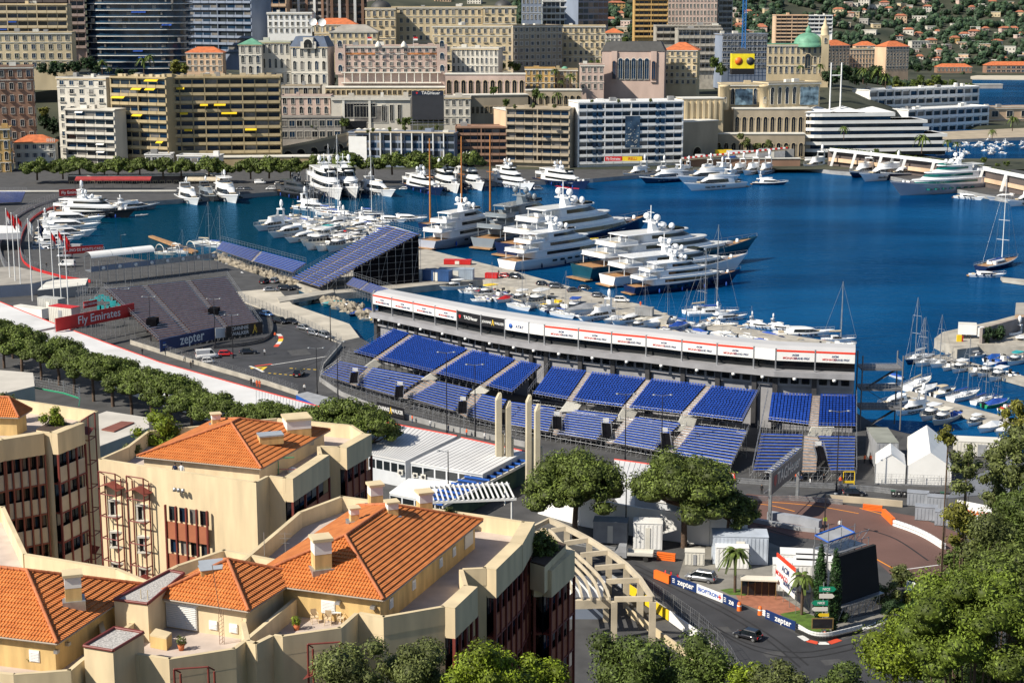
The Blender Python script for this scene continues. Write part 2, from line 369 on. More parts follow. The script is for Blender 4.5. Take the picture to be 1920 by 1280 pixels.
def facade(root,o,rz,w,floors,fh,bays,st,wall,r,cnt,z0=0,awn=None,ground=0):
 """put the parts of one front on root: o = left end, rz = its turn; style st"""
 c,s=math.cos(rz),math.sin(rz)
 def at(x,y,z):return(o[0]+c*x-s*y,o[1]+s*x+c*y,z)
 bw=w/bays
 for f in range(floors):
  z=z0+f*fh
  for b in range(bays):
   x=(b+.5)*bw
   if st in('win','shut','arch','winb','wide'):
    if cnt['w']>=100:continue
    ww=bw*(.72 if st=='wide' else.42);hh=fh*(.5 if st!='arch' else.55)
    put('window',win_mesh(ww,hh,{'win':'std','winb':'std','wide':'std'}.get(st,st),r.choice((0,0,1,2,3)),offw),root,at(x,0,z+fh*.26),rz);cnt['w']+=1
    if st=='winb' and(b+f)%2==0 and cnt['b']<100:put('balcony',balc_mesh(bw*.66,.9,1,wall,True),root,at(x,0,z+fh*.24),rz);cnt['b']+=1
   elif st in('log','band','glass'):
    if cnt['w']<100:put('window',win_mesh(bw*.9,fh*.7,'plain',r.choice((0,0,1,1,2,3)),offw),root,at(x,0,z+fh*.1),rz);cnt['w']+=1
    if st=='log' and cnt['b']<100:put('balcony',balc_mesh(bw*.96,1.5,fh*.3,wall,False),root,at(x,0,z),rz);cnt['b']+=1
    if awn and r.random()<awn[1]:put('awning',awn_mesh(bw*.8,awn[0]),root,at(x,-.4,z+fh*.92),rz)
  if st=='band':put('balcony',balc_mesh(w+1,1.6,.55,wall,False),root,at(w/2,0,z),rz)
def bld(name,label,uL,uR,vb,vt,YL,YR=None,dep=16,st='win',wall='cream',fl=5,bays=6,roof='flat',side=None,awn=None,cat='building',ground=0,sb=3,cornice=True,roofm=None,group=None,rs=None,extra=None):
 YR=YR or YL;A=D(uL,vb,YL);B=D(uR,vb,YR)
 zt=max(ztop(A,vt),A.z+2)if YL<=YR+60 else ztop(B,vt)
 zb=min(A.z,B.z);h=zt-zb;d=Vector((B.x-A.x,B.y-A.y));w=d.length;rz=math.atan2(d.y,d.x)
 root=thing(name,label,cat,(A.x,A.y,zb),rz,group);r=rs or random.Random(int(uL*7+vt));wm=WM[wall]
 core=WM['dk']if st in('log','band')else wm
 mb=MB();mb.box(0,w,0,dep,-12,h,0)
 if st in('log','band'):
  mb.box(-.25,.5,-.9,dep+.2,-12,h+.1,1);mb.box(w-.5,w+.25,-.9,dep+.2,-12,h+.1,1);mb.box(-.25,w+.25,-1.5,dep+.25,h,h+.5,1)
  k=bays if 'terraced' in name else max(1,bays//3)
  for i in range(1,k):mb.box(w*i/k-.25,w*i/k+.25,-1.45,.1,0,h-.05,1)
 mb.build('wall',[wm if st not in('log','band')else wm,wm],root)
 fh=(h-ground)/fl;cnt=dict(w=0,b=0)
 facade(root,(0,0),0,w,fl,fh,bays,st,wm,r,cnt,ground,awn)
 if ground:
  for b in range(bays):put('shop_window',win_mesh(w/bays*.66,ground*.62,'arch',0,offw),root,((b+.5)*w/bays,0,.1))
 if side=='L':facade(root,(0,dep),-math.pi/2,dep,fl,fh,sb,'win',wm,r,dict(w=60,b=0),ground)
 if side=='R':facade(root,(w,0),math.pi/2,dep,fl,fh,sb,'win',wm,r,dict(w=60,b=0),ground)
 rb=MB()
 if roof=='hip':
  e=.7;hh=min(w,dep)*.28;k=min(w,dep)/2
  vs=[(-e,-e,h),(w+e,-e,h),(w+e,dep+e,h),(-e,dep+e,h),(k,dep/2,h+hh),(w-k,dep/2,h+hh)]
  rb.add(vs,[(0,1,5,4),(1,2,5),(2,3,4,5),(3,0,4),(3,2,1,0)]);rb.build('roof',[roofm or tile],root)
 elif roof=='mansard':
  hh=roofm[1];i=2.5;vs=[(-.4,-.4,h),(w+.4,-.4,h),(w+.4,dep,h),(-.4,dep,h),(i,i,h+hh),(w-i,i,h+hh),(w-i,dep-i,h+hh),(i,dep-i,h+hh)]
  rb.add(vs,[(0,1,5,4),(1,2,6,5),(2,3,7,6),(3,0,4,7),(4,5,6,7)]);rb.build('roof',[roofm[0]],root)
 else:
  rb.box(-.4,w+.4,-.4,dep+.4,h+.02,h+.3);
  for a in((-.4,w+.4,-.4,-.1),(-.4,w+.4,dep+.1,dep+.4),(-.4,-.1,-.1,dep+.1),(w+.1,w+.4,-.1,dep+.1)):rb.box(*a,h+.3,h+.9,1)
  rb.build('roof',[roofm or flat,wm],root)
  for k in range(max(1,int(w/14))):
   x=r.uniform(1,w-4);y=r.uniform(1,dep-3);q=MB();q.box(x,x+r.uniform(1.5,4),y,y+2.5,h+.3,h+r.uniform(1.5,2.9));q.build('roof_hut',[r.choice((wm,offw,conc2))],root)
 if cornice and st in('win','winb','arch','shut'):
  q=MB();q.box(-.5,w+.5,-.6,.2,h-.5,h)
  if fl>1:MB().box(-.2,w+.2,-.35,.1,ground+fh-.2,ground+fh+.1).build('string_course',[offw],root)
  if fl>3:MB().box(-.2,w+.2,-.35,.1,h-fh-.15,h-fh+.15).build('string_course',[offw],root)
  q.build('cornice',[offw if wall!='white' else WM['cream']],root)
 if extra:extra(root,w,h,dep,fh,r)
 return root,w,h
def awnings(m,n):
 def f(root,w,h,dep,fh,r):
  for _ in range(n):put('awning',awn_mesh(r.choice((4,6,8)),m),root,(r.uniform(4,w-4),-1.4,fh*(r.randint(1,max(2,int(h/fh)-1))+.92)))
 return f
def chimneys(n,m):
 def f(root,w,h,dep,fh,r):
  for i in range(n):q=MB();x=(i+r.uniform(.2,.8))*w/n;q.box(x,x+r.uniform(1,3.4),1,3,h,h+r.uniform(1.8,2.6));q.build('chimney',[m],root)
  awnings(yellow,7)(root,w,h,dep,fh,r)
 return f
def cren(root,w,h,dep,fh,r):
 for i in range(5):q=MB();q.box(w-4+i*.9,w-3.5+i*.9,-.3,.1,h+.3,h+2);q.build('merlon',[offw],root)
def dome(cx,cy,rad,m,hf=1.0,lan=True):
 def f(root,w,h,dep,fh,r):
  q=MB();q.lathe((cx*w,cy*dep,h),[(rad*1.02,-1),(rad*1.02,0)]+[(rad*math.cos(a*math.pi/16)+.01,rad*hf*math.sin(a*math.pi/16))for a in range(9)],20)
  if lan:q.lathe((cx*w,cy*dep,h+rad*hf),[(1.2,-.4),(1.2,1.6),(.6,2.6),(.1,4.2)],8)
  q.build('dome',[m],root)
 return f
bld('apartment_building','brown pink apartment house with small pale balconies at the left edge above the ochre villa',-60,71,310,128,812,820,18,'winb','brown',8,8,side='R')
bld('apartment_building','cream apartment building with arched lower windows beside palms, below the terraced block',-40,137,130,63,900,905,16,'win','cream',4,11)
bld('apartment_building','cream block of long recessed balconies at the top left corner of the photo',-40,128,66,10,925,930,16,'log','cream',4,9,awn=(blue,.06),side='R')
bld('apartment_building','dark slab tower cut by the top left corner, behind the cream balcony block',-60,128,20,-60,975,980,14,'log','dk',5,8)
bld('apartment_tower','narrow pinkish tower with stacked solid balconies left of the curved glass tower',134,162,90,-30,960,962,14,'log','rose',8,2)
bld('office_building','ochre villa with small arched windows at the far left edge',-40,22,325,243,775,778,12,'arch','ochre',4,4,side='R')
bld('villa','white villa with red hipped roof above the trees on the left shore',30,106,330,268,792,795,13,'shut','white',4,5,'hip',extra=cren)
bld('apartment_building','tall back part of the pale grey apartment block, under roof clutter',114,205,290,147,822,812,16,'winb','white',9,5,side='L')
bld('apartment_building','pale grey apartment block with long white balconies and white awnings on the left shore',128,220,308,206,806,797,10,'log','white',7,5,awn=(white,.12),side='L')
bld('apartment_building','yellow apartment block with square loggias and yellow awnings, left half of the long block',215,318,292,146,812,800,18,'log','yel',9,6,side='L',extra=chimneys(7,WM['cream']))
bld('apartment_building','yellow apartment block with long loggias and yellow awnings, right half of the long block',318,528,285,147,806,812,18,'log','yel',9,9,extra=chimneys(12,WM['cream']))
bld('villa','small pink villa with orange hipped roof in front of the bluish apartment slab',350,418,135,99,935,935,12,'win','peach',3,6,'hip')
bld('apartment_building','bluish grey apartment slab with stacked balconies right of the curved glass tower',352,475,95,-20,1040,1010,18,'log','bl',9,8,side=None)
def glass_tower():
 A=D(160,140,965);B=D(350,140,965);w=B.x-A.x;zb=A.z-4;n=24
 root=thing('glass_tower','curved blue glass tower with thin white balcony edges and blue awnings, top left','tower',(A.x+w/2,A.y+16,zb))
 def out(k,off=0):return[((w/2+off)*math.copysign(abs(math.cos(t))**.55,math.cos(t)),(18+off)*math.copysign(abs(math.sin(t))**.7,math.sin(t)))for t in[2*math.pi*(i+.01)/40 for i in range(40)]]
 mb=MB();mb.prism(out(0),0,14*3.95+8);mb.build('glass_wall',[glass[1]],root)
 for f in range(16):
  mb=MB();mb.prism(out(0,1.5),f*3.95-.25,f*3.95+.15);mb.build('balcony',[white],root)
  q=MB();o=out(0,1.45)
  for i in range(40):a,b=o[i],o[(i+1)%40];q.face([(*a,f*3.95+.2),(*b,f*3.95+.2),(*b,f*3.95+1.1),(*a,f*3.95+1.1)])
  q.build('glass_rail',[mat('tinted_rail',(.02,.06,.11),.15,.4,.2)],root)
 r=random.Random(3)
 for i in range(6):put('awning',awn_mesh(r.choice((4,6,9)),blue),root,(r.uniform(-w*.4,w*.4),-18.4,3.95*r.randint(1,14)+3.4))
 for i in range(90):
  f=r.randint(0,14);x=r.uniform(-w*.45,w*.45);q=MB();q.box(x,x+r.uniform(.6,2.5),-17.2-.9*(1-abs(x/w*2)**3),-16.8,f*3.95+.2,f*3.95+2.9);q.build('window_blind',[glass[2]if i%3 else glass[0]],root)
glass_tower()
bld('apartment_tower','peach apartment block behind palms at the top, left of the striped towers',472,538,60,-20,1060,1060,16,'log','peach',5,5)
def fins(root,w,h,dep,fh,r):
 for i in range(5):q=MB();x=w*(i+.3)/5;q.box(x,x+1.6,-2.4,0,0,h+1);q.build('white_fin',[white if i%2 else WM['brown']],root)
bld('apartment_tower','brown tower with vertical white fins, top centre left',540,614,45,-30,1080,1080,18,'log','grey',6,8,extra=fins)
bld('apartment_tower','dark brown tower with white fins right of its paler twin, top centre left',616,688,52,-30,1070,1075,18,'log','dk',6,8,extra=fins)
bld('villa','white modern villa with brown strip windows above the green roofed palace',502,585,64,26,1000,1000,14,'win','pwhite',3,8)
bld('hotel_house','cream house with orange tiled roof beside the white satellite dishes',590,668,80,46,1000,1000,14,'win','cream',2,8,'hip')
for u,v in((587,42),(604,43)):
 p=D(u,v,985);o=thing('satellite_dish','large white satellite dish on the roof, %s of the pair'%('left' if u<590 else 'right'),'dish',(p.x,p.y,p.z-4),0,'satellite dishes on the roof')
 q=MB();q.lathe((0,0,0),[(.1,0),(1.4,.2),(2.6,.8),(2.62,.9)],16);m_=q.build('reflector',[white],o,(0,-.5,4));m_.rotation_euler=(R(70),0,0);q=MB();q.box(-.4,.4,-.3,.3,-2,4);q.build('mount',[offw],o)
bld('palace','white palace tower with green roof and round arched windows, left of the mansard palace',450,492,162,84,905,905,16,'arch','white',4,3,'hip',roofm=green)
bld('palace','white palace wing with green flat roof and three tall arched bays',480,546,162,80,912,912,14,'arch','white',3,6,roofm=green)
def archroof(root,w,h,dep,fh,r):
 q=MB();q.box(w/2-4.6,w/2+4.6,-1.5,3,h-1,h+3);q.box(w/2-3,w/2+3,-1.5,3,h+3,h+5.4);q.build('roof_arch',[WM['white']],root)
 put('arched_window',win_mesh(5,2.5,'arch',3,offw),root,(w/2,-1.7,h-.6))
bld('palace','white palace with dark blue mansard roof and large central arch window',547,615,162,88,908,905,16,'arch','white',3,5,'mansard',roofm=(mat('blue_slate',(.03,.06,.12),.4,.3,.4),6),extra=archroof)
bld('hotel','long cream hotel wing with plain small windows at the top, above the pink hotel',735,905,95,15,1045,1045,18,'win','cream',5,14)
bld('hotel','cream hotel corner pavilion with dark dome, above the pink hotel',686,742,90,17,1030,1030,14,'winb','cream',4,5,extra=dome(.5,.5,7,slate,.8))
bld('hotel','cream hotel end pavilion with dark dome, top centre',906,968,60,14,1040,1040,14,'winb','cream',3,5,extra=dome(.6,.5,6,slate,.8))
bld('hotel','lower cream hotel building with pediment and hipped grey roofs left of the domed pavilion',618,708,100,60,985,985,16,'win','cream',3,8,'hip',roofm=flat)
bld('hotel','grand cream hotel block with rows of small balconies, left part behind the ornate white villa',812,962,150,50,965,960,20,'winb','cream',6,13)
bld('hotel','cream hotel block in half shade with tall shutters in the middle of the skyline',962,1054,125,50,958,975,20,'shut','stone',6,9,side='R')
bld('hotel','cream hotel wing with balconies right of the rounded hotel end',1054,1134,120,50,985,985,16,'winb','cream',5,8,side='R')
def hermit(root,w,h,dep,fh,r):
 for x in(1.5,w-1.5):q=MB();q.box(x-3,x+3,-1,1,0,h+1.5);q.build('corner_tower',[WM['rose']],root);[put('arched_window',win_mesh(2.4,2.4,'arch',1,offw),root,(x,-1,z))for z in(2,9,16)]
 for x in(w*.38,w*.62):q=MB();q.lathe((x,0,h),[(1.8,0),(1.8,1),(1,2.4),(.1,3.4)],10);q.build('cupola',[offw],root)
 for i in range(13):
  q=MB();x=4+i*(w-8)/12;q.tube((x,-2.4,-4.5),(x,-2.4,1),.3,.3,6);q.build('column',[offw],root)
 q=MB();q.box(2,w-2,-2.8,0,1,1.5);q.box(2,w-2,-2.8,0,-5,-4.5);q.build('loggia',[offw],root)
 q=MB();q.box(3,w*.35,-.4,.3,h*.72,h*.78);q.box(w*.65,w-3,-.4,.3,h*.72,h*.78);q.build('orange_frieze',[mat('faded_orange',(.5,.2,.07),.8,.2,.5)],root)
bld('hotel','pink grand hotel with orange frieze, corner towers and a columned terrace below',634,834,140,88,905,905,18,'winb','rose',4,15,extra=hermit)
for u,nm in((689,'left'),(775,'right')):
 p=D(u,86,900);o=thing('flagpole','flagpole with small red and white flag on the pink hotel roof, %s one'%nm,'flag',p);q=MB();q.tube((0,0,-1),(0,0,5),.08);q.build('pole',[white],o);q=MB();q.box(0,2.6,-.02,.02,4,5);q.box(0,2.6,-.02,.02,3,4,1);q.build('flag',[red,white],o)
bld('hotel_annex','ornate white villa with black arched windows and colonnade crown beside the pink hotel',847,934,138,92,915,910,14,'arch','white',3,10)
def wall_b(name,label,uL,uR,vb,vt,YL,YR=None,dep=8,wall='stone',arches=0,ah=.6,cat='wall',rnd_=True,am=None,extra_dep=None):
 YR=YR or YL;A=D(uL,vb,YL);B=D(uR,vb,YR);zt=ztop(A,vt);zb=min(A.z,B.z);h=zt-zb;d=Vector((B.x-A.x,B.y-A.y));w=d.length
 root=thing(name,label,cat,(A.x,A.y,zb),math.atan2(d.y,d.x));mb=MB();mb.box(0,w,0,dep,-10,h);mb.box(-.3,w+.3,-.4,dep,h,h+.5,1);mb.build('wall',[WM[wall]if wall in WM else MATS[wall],offw],root)
 for i in range(arches):
  put('arch',win_mesh(w/arches*.56,h*ah*.7,'arch' if rnd_ else 'std',3 if am is None else am,WM['cream']),root,((i+.5)*w/arches,0,h*.06))
 return root,w,h
wall_b('terrace','arcaded cream terrace wall with a row of round arches below the ornate villa',835,985,178,140,890,890,12,'rose',11,.8)
wall_b('terrace','long balustraded cream terrace with many small openings under the pink hotel',610,860,178,165,892,892,14,'cream',26,.8,rnd_=False)
wall_b('terrace','curved base wall of small dark windows under the arcaded terrace',858,990,214,180,872,880,12,'stone',16,.5,rnd_=False)
def tall(root,w,h,dep,fh,r):
 for i in range(5):put('tall_window',win_mesh(w*.035*2.2,h*.42,'std',3,offw),root,(w*(.2+i*.06*1.35),-.1,h*.42))
 for i in range(3):put('tall_window',win_mesh(w*.04,h*.5,'std',3,offw),root,(w*(.66+i*.1),-.1,h*.3))
 q=MB();q.box(w*.18,w*.44,-.5,0,h*.04,h*.3);q.build('carriage_opening',[glass[3]],root)
 q=MB();q.box(0,w,-1,0,h-.8,h);q.box(w*.14,w*.17,-.8,0,0,h);q.box(w*.47,w*.5,-.8,0,0,h);q.build('pilaster',[offw],root)
bld('theatre_building','cream building with five tall dark windows and a car entrance beside the black screen',622,770,245,185,855,855,14,'win','white',1,1,cornice=False,extra=tall)
bld('theatre_building','cream block with tall slit windows half hidden by the big black screen',832,882,236,184,862,862,14,'win','white',3,4)
bld('apartment_building','pinkish stone house with white awning terrace below the mansard palace',527,620,235,182,860,860,14,'arch','rose',3,6)
bld('apartment_building','small stone house with red arched windows in front of the yellow block',530,600,205,163,878,878,12,'arch','stone',2,4)
bld('shop_row','shaded row of shops along the climbing road under the stone houses',470,640,262,222,846,850,10,'wide','grey',2,12)
def screen():
 A=D(773,235,838);B=D(832,235,838);w=B.x-A.x;h=ztop(A,171)-A.z
 o=thing('video_screen','large black video screen with white watch maker lettering on top, above the glass building','screen',A)
 q=MB();q.box(0,w,-.4,.6,3.2,h-2.2);q.build('display',[mat('screen_grey',(.035,.037,.045),.4,.1,.3)],o)
 q=MB();q.box(0,w,-.5,.6,h-2.2,h);q.build('name_board',[mat('board_blue',(.012,.02,.045),.4,.1,.3)],o)
 q=MB();q.add([(-.5,0,.6),(.5,0,.6),(.5,0,-.1),(0,0,-.6),(-.5,0,-.1)],[(0,4,3,2,1)]);q.build('emblem',[red],o,(w*.16,-.56,h-1.1))
 text('TAGHeuer',2.2,white,o,(w*.6,-.56,h-1.1),0,.03)
 q=MB()
 for i in range(7):x=w*i/6;q.tube((x,1,-3),(x,1,h),.12);q.tube((x,3,-3),(x,3,h*.8),.12)
 for z in(0,1.6,3):q.tube((-1,.8,z),(w+1,.8,z),.12);q.tube((-1,3,z),(w+1,3,z),.1)
 q.build('scaffold',[metal],o)
screen()
def viaduct():
 pts=[(398,300,826),(480,287,832),(580,268,840),(650,252,848),(700,243,852)]
 P3=[D(*p)for p in pts];root=thing('viaduct','curved pale stone viaduct with dark round arches carrying the climbing road','viaduct',(P3[0].x,P3[0].y,0))
 o=P3[0];mb=MB()
 for a,b in zip(P3,P3[1:]):
  mb.add([(a.x-o.x,a.y-o.y,-2),(b.x-o.x,b.y-o.y,-2),(b.x-o.x,b.y-o.y,b.z),(a.x-o.x,a.y-o.y,a.z),(b.x-o.x,b.y-o.y+12,b.z),(a.x-o.x,a.y-o.y+12,a.z)],[(0,1,2,3),(3,2,4,5)])
  mb.add([(a.x-o.x,a.y-o.y-.4,a.z-.5),(b.x-o.x,b.y-o.y-.4,b.z-.5),(b.x-o.x,b.y-o.y-.4,b.z+1),(a.x-o.x,a.y-o.y-.4,a.z+1)],[(0,1,2,3)],1)
 mb.build('wall',[WM['stone'],WM['cream']],root)
 for k in range(9):
  u=492+k*24;v=lerp(283,249,(u-492)/200);Y=pw(u,[(398,826),(480,832),(580,840),(650,848),(700,852)]);p=D(u,v,Y);hh=3+k*.75
  put('arch',win_mesh(4.4,hh*.7,'arch',3,WM['cream']),root,(p.x-o.x,p.y-o.y-.15,p.z-hh-3.2),R(4))
viaduct()
wall_b('restaurant_building','long low ochre building with square windows at the foot of the viaduct',415,665,330,296,800,806,10,'yel',18,.55,rnd_=False,cat='building')
def awning_front(root,w,h,dep,fh,r):pass
for u0,u1,v,lab,mm,Yq in((140,282,337,'long red awning of the quayside restaurants under the pines on the left',mat('awning_red',(.3,.03,.03),.8,.2,.5),705),(350,412,338,'tan awning strip behind the two white yachts on the left',beigec,712)):
 A=D(u0,v,Yq);B=D(u1,v,Yq);o=thing('awning',lab,'awning',A);q=MB();w=B.x-A.x;q.add([(0,3,1.2),(w,3,1.2),(w,0,0),(0,0,0),(w,0,-.5),(0,0,-.5)],[(0,3,2,1),(3,5,4,2)]);q.build('canopy',[mm],o)
 q=MB()
 for i in range(9):q.tube((w*i/8,.2,-3.8),(w*i/8,.2,0),.08)
 q.build('posts',[dmetal],o)
bld('cafe','low glass fronted cafe pavilion with white frame on the left shore',333,410,318,294,788,786,10,'glass','pwhite',2,6)
bld('cafe','small pavilion with white parasols on its roof beside the glass cafe',273,320,318,292,790,790,10,'wide','pwhite',2,4)
def gls(root,w,h,dep,fh,r):
 for i in range(8):q=MB();x=w*(.2+i*.1);q.box(x,x+.5,-1.6,0,0,h+.5);q.build('white_fin',[white],root)
 q=MB();q.box(0,w*.17,-.6,1,0,h-1.6);q.build('end_wall',[white],root)
 q=MB();q.box(w*.06,w,-1.4,2,h+.6,h+1);q.build('terrace_canopy',[beigec],root)
 for i in range(7):q=MB();q.lathe((w*(.08+i*.06),4,h+.9),[(.05,1.6),(1.6,1)],8);q.build('parasol',[offw],root)
bld('glass_building','blue glass office building with white end wall and roof terrace by the harbour',655,852,306,250,805,797,14,'glass','bl',4,15,extra=gls)
bld('apartment_building','dark brown apartment building with pink awnings and planted balconies right of the glass building',855,950,303,240,806,806,14,'log','brown',5,7,awn=(mat('pink_canvas',(.5,.2,.16),.8,.1,.5),.12))
bld('apartment_building','beige apartment block with jutting concrete balconies by the harbour, peach end wall',950,1068,303,204,806,797,16,'log','stone',7,7,side='L')
wall_b('apartment_building','plain peach wall wedge left of the beige balcony block',926,950,300,203,828,808,10,'peach',0,cat='building')
def mural(root,w,h,dep,fh,r):
 q=MB();q.box(0,w*.12,-1.7,.0,0,0.1)
 q=MB();q.box(w*.44,w*.58,-1.9,-1.7,h*.26,h*.78);q.build('mural',[mat('mural_blue',(.02,.06,.13),.5,.5,.25,col2=(.06,.12,.2))],root)
 q=MB();rr=random.Random(2)
 for k in range(40):x=w*rr.uniform(.45,.57);z=h*min(.75,rr.gauss(.4,.1));z=max(z,h*.28);s=rr.uniform(.15,.7);q.face([(x-s,-1.95,z),(x,-1.95,z-s*.6),(x+s*.9,-1.95,z+.2),(x+.1,-1.95,z+s*.5)])
 q.build('mural_splashes',[offw],root)
 for x in(w*.15,w*.2,w*.75,w*.8):
  for f in range(8):q=MB();q.box(x-1,x+1,-1.7,0,fh*f+.9,fh*f+3.2);q.build('corner_glass',[glass[1]],root)
bld('apartment_building','large white apartment block with long white balconies and a dark blue mural in the middle',1083,1278,303,194,800,812,18,'log','pwhite',8,12,side='L',ground=0,extra=mural)
A=D(1205,303,786)
for u0,u1,txt_,m0_,m1_,lab in((1134,1166,'Fly Emirates',red,white,'red airline banner at the foot of the white apartment block'),(1167,1204,'IRELLI',yellow,red,'yellow tyre maker banner at the foot of the white apartment block')):
 a=D(u0,302,775);b=D(u1,301,775);o=thing('banner',lab,'banner',a);w=b.x-a.x;q=MB();q.box(0,w,-.05,.05,0,2.3);q.build('panel',[m0_],o);text(txt_,1.7 if m0_ is red else 2,m1_,o,(w/2,-.08,1.1),0,.02,.85)
def cols(root,w,h):
 for i in range(7):q=MB();q.box(w*(i+.3)/7,w*(i+.3)/7+1.4,-.9,0,h*.05,h-1);q.build('pilaster',[WM['cream']],root)
r_,w_,h_=wall_b('terrace','cream terrace wall with paired pilasters right of the white apartment block',1280,1356,228,186,842,846,14,'cream');cols(r_,w_,h_)
r_,w_,h_=wall_b('terrace','brown stone retaining wall with one tunnel arch beside the white apartment block',1274,1345,296,230,824,836,14,'stone');put('arch',win_mesh(5,3,'arch',3,WM['cream']),r_,(w_*.45,-.1,1))
bld('casino_hall','curved hall with tall arched windows and blue picture panel above shaded arcades, left one',1352,1436,208,160,862,862,16,'arch','cream',1,6)
bld('casino_hall','rounded cream hall with arched windows and blue picture panel behind the white yacht club',1440,1536,206,158,856,868,16,'arch','cream',1,7)
wall_b('arcade','two storey shaded stone arcade below the arched halls',1375,1520,252,205,850,850,14,'stone',11,.8,cat='building')
wall_b('arcade','lower dark arches of the stone arcade behind the trees',1340,1508,296,252,842,842,10,'stone',12,.7,cat='building')
for u0,u1,v0,v1,Yq in((1378,1411,197,167,860),(1500,1534,197,164,854)):
 a=D(u0,v0,Yq-2);b=D(u1,v0,Yq-2);o=thing('picture_panel','blue picture panel on the arched hall, %s one'%('left' if u0<1400 else 'right'),'panel',a);q=MB();q.box(0,b.x-a.x,-.1,.2,0,ztop(a,v1)-a.z);q.build('panel',[mat('panel_blue',(.05,.12,.2),.4,.8,.35,col2=(.2,.3,.38))],o)
for u in(1358,1432):
 a=D(u,206,858);o=thing('round_tower','slender round cream tower flanking the arched hall, %s one'%('left' if u<1400 else 'right'),'tower',a);q=MB();q.lathe((0,0,0),[(2.6,0),(2.6,12.5),(3,12.6),(3,13.6),(.1,13.8)],14);q.build('shaft',[WM['cream']],o);put('arched_window',win_mesh(1.3,2.4,'arch',1,offw),o,(0,-2.45,4))
def arches2(root,w,h,dep,fh,r):
 for i in range(5):put('arched_window',win_mesh(2.6,h*.48,'arch',1,offw),root,(w*(.3+i*.105),-.4,h*.28))
 for x in(w*.2,w*.83):q=MB();q.box(x-1.7,x+1.7,-1,0,h*.2,h);q.build('pavilion',[WM['rose']],root);put('arched_window',win_mesh(2,h*.42,'arch',1,WM['brown']),root,(x,-1.2,h*.28))
bld('palace_hotel','shaded palace with dark grey mansard roof and a row of tall blue arched windows',1128,1245,168,96,920,915,18,'win','rose',1,1,'mansard',roofm=(slate,5.5),cornice=False,extra=arches2)
bld('palace_hotel','lower pink annex with rooftop garden left of the grey mansard palace',1088,1132,170,123,905,905,12,'win','rose',3,4)
bld('palace_hotel','cream mansion with orange roof and rooftop ornaments right of the grey mansard palace',1244,1306,160,94,938,934,16,'winb','cream',5,6,'hip')
bld('villa','ochre villa among palms below the rounded hotel',985,1040,168,130,905,905,12,'win','ochre',3,5)
bld('villa','yellow villa with small green domed turret among palms',1036,1082,168,132,915,915,10,'win','yel',3,4,extra=dome(.5,.3,2.2,green,1,False))
wall_b('terrace','dark stone retaining wall with blind arches below the ochre villas',985,1090,198,170,886,886,12,'stone',9,.7)
bld('apartment_building','small white house with orange roof in front of the brown grid tower',1135,1168,80,62,1060,1060,12,'win','white',2,4,'hip')
bld('tower','brown grid fronted tower at the top, left of the pink tower',1189,1251,70,-20,1150,1150,16,'log','ochre',9,7)
bld('tower','pale pink tower with small punched windows at the top',1251,1344,55,-20,1180,1180,20,'win','rose',6,14,side='R')
bld('tower','stepped grey side of the pink tower with stacked balconies',1345,1371,55,-20,1195,1200,16,'log','grey',7,3)
bld('tower','twin blue and white banded tower with round balconies at the top',1017,1083,48,-20,1180,1180,16,'band','pwhite',6,8)
bld('tower','dark blue glass tower right of the banded twin tower',1084,1140,48,-20,1170,1190,16,'glass','bl',6,6)
bld('tower','plain pale grey slab tower at the top, left of the banded tower',978,1015,40,-20,1160,1160,14,'win','bl',4,5)
def site(root,w,h,dep,fh,r):
 q=MB()
 for i in range(int(w/2.5)+1):q.tube((i*2.5,-1.4,-3),(i*2.5,-1.4,h+2),.08)
 for z in range(0,int(h)+2,2):q.tube((0,-1.4,z),(w,-1.4,z),.07)
 q.build('scaffold',[metal],root)
bld('building_site','grey concrete building under construction with scaffolding behind the cream mansion',1270,1352,132,56,985,985,18,'log','conc',5,8,extra=site)
bld('building_site','unfinished building wrapped in dark blue scaffold netting behind the yellow box',1353,1437,130,66,970,975,18,'wide','bl',6,9,extra=site)
bld('building_site','flat grey concrete deck of the building site running behind the mansard palace',1230,1350,75,50,1010,1010,18,'log','conc',2,9)
def crane():
 p=D(1394,95,958);h=ztop(p,-60)-p.z;o=thing('tower_crane','blue lattice mast of a tower crane above the yellow advertising box','crane',p);q=MB()
 for x in(-1,1):
  for y in(-1,1):q.tube((x,y,0),(x,y,h),.18,n=4)
 for i in range(int(h/2)):
  z=i*2
  for a,b in(((-1,-1),(1,-1)),((1,-1),(1,1)),((1,1),(-1,1)),((-1,1),(-1,-1))):q.tube((*a,z),(*b,z+2),.11,n=4);q.tube((*a,z),(*b,z),.11,n=4)
 q.build('mast',[mat('crane_blue',(.02,.16,.45),.5,.1,.3)],o)
crane()
def ybox():
 a=D(1372,132,925);b=D(1414,132,925);w=b.x-a.x;h=ztop(a,101)-a.z;o=thing('advertising_box','yellow advertising box with round emblems and a grey pointed roof at the building site','billboard',a)
 q=MB();q.box(0,w,0,8,1,h);q.build('panel',[mat('bright_yellow',(.85,.68,.02),.5,.15,.3)],o);q=MB();q.box(-.1,w+.1,-.1,8.1,-2.5,1);q.build('base_panel',[black],o)
 q=MB();q.add([(0,0,h),(w,0,h),(w,8,h),(0,8,h),(w/2,4,h+3.5)],[(0,1,4),(1,2,4),(2,3,4),(3,0,4)]);q.build('roof',[slate],o)
 for x,c in((w*.3,orange),(w*.82,dmetal)):q=MB();q.lathe((0,0,0),[(h*.24,-.1),(h*.24,.1),(.05,.12)],16);e=q.build('emblem',[c],o,(x,-.1,1+(h-1)/2));e.rotation_euler=(R(90),0,0)
ybox()
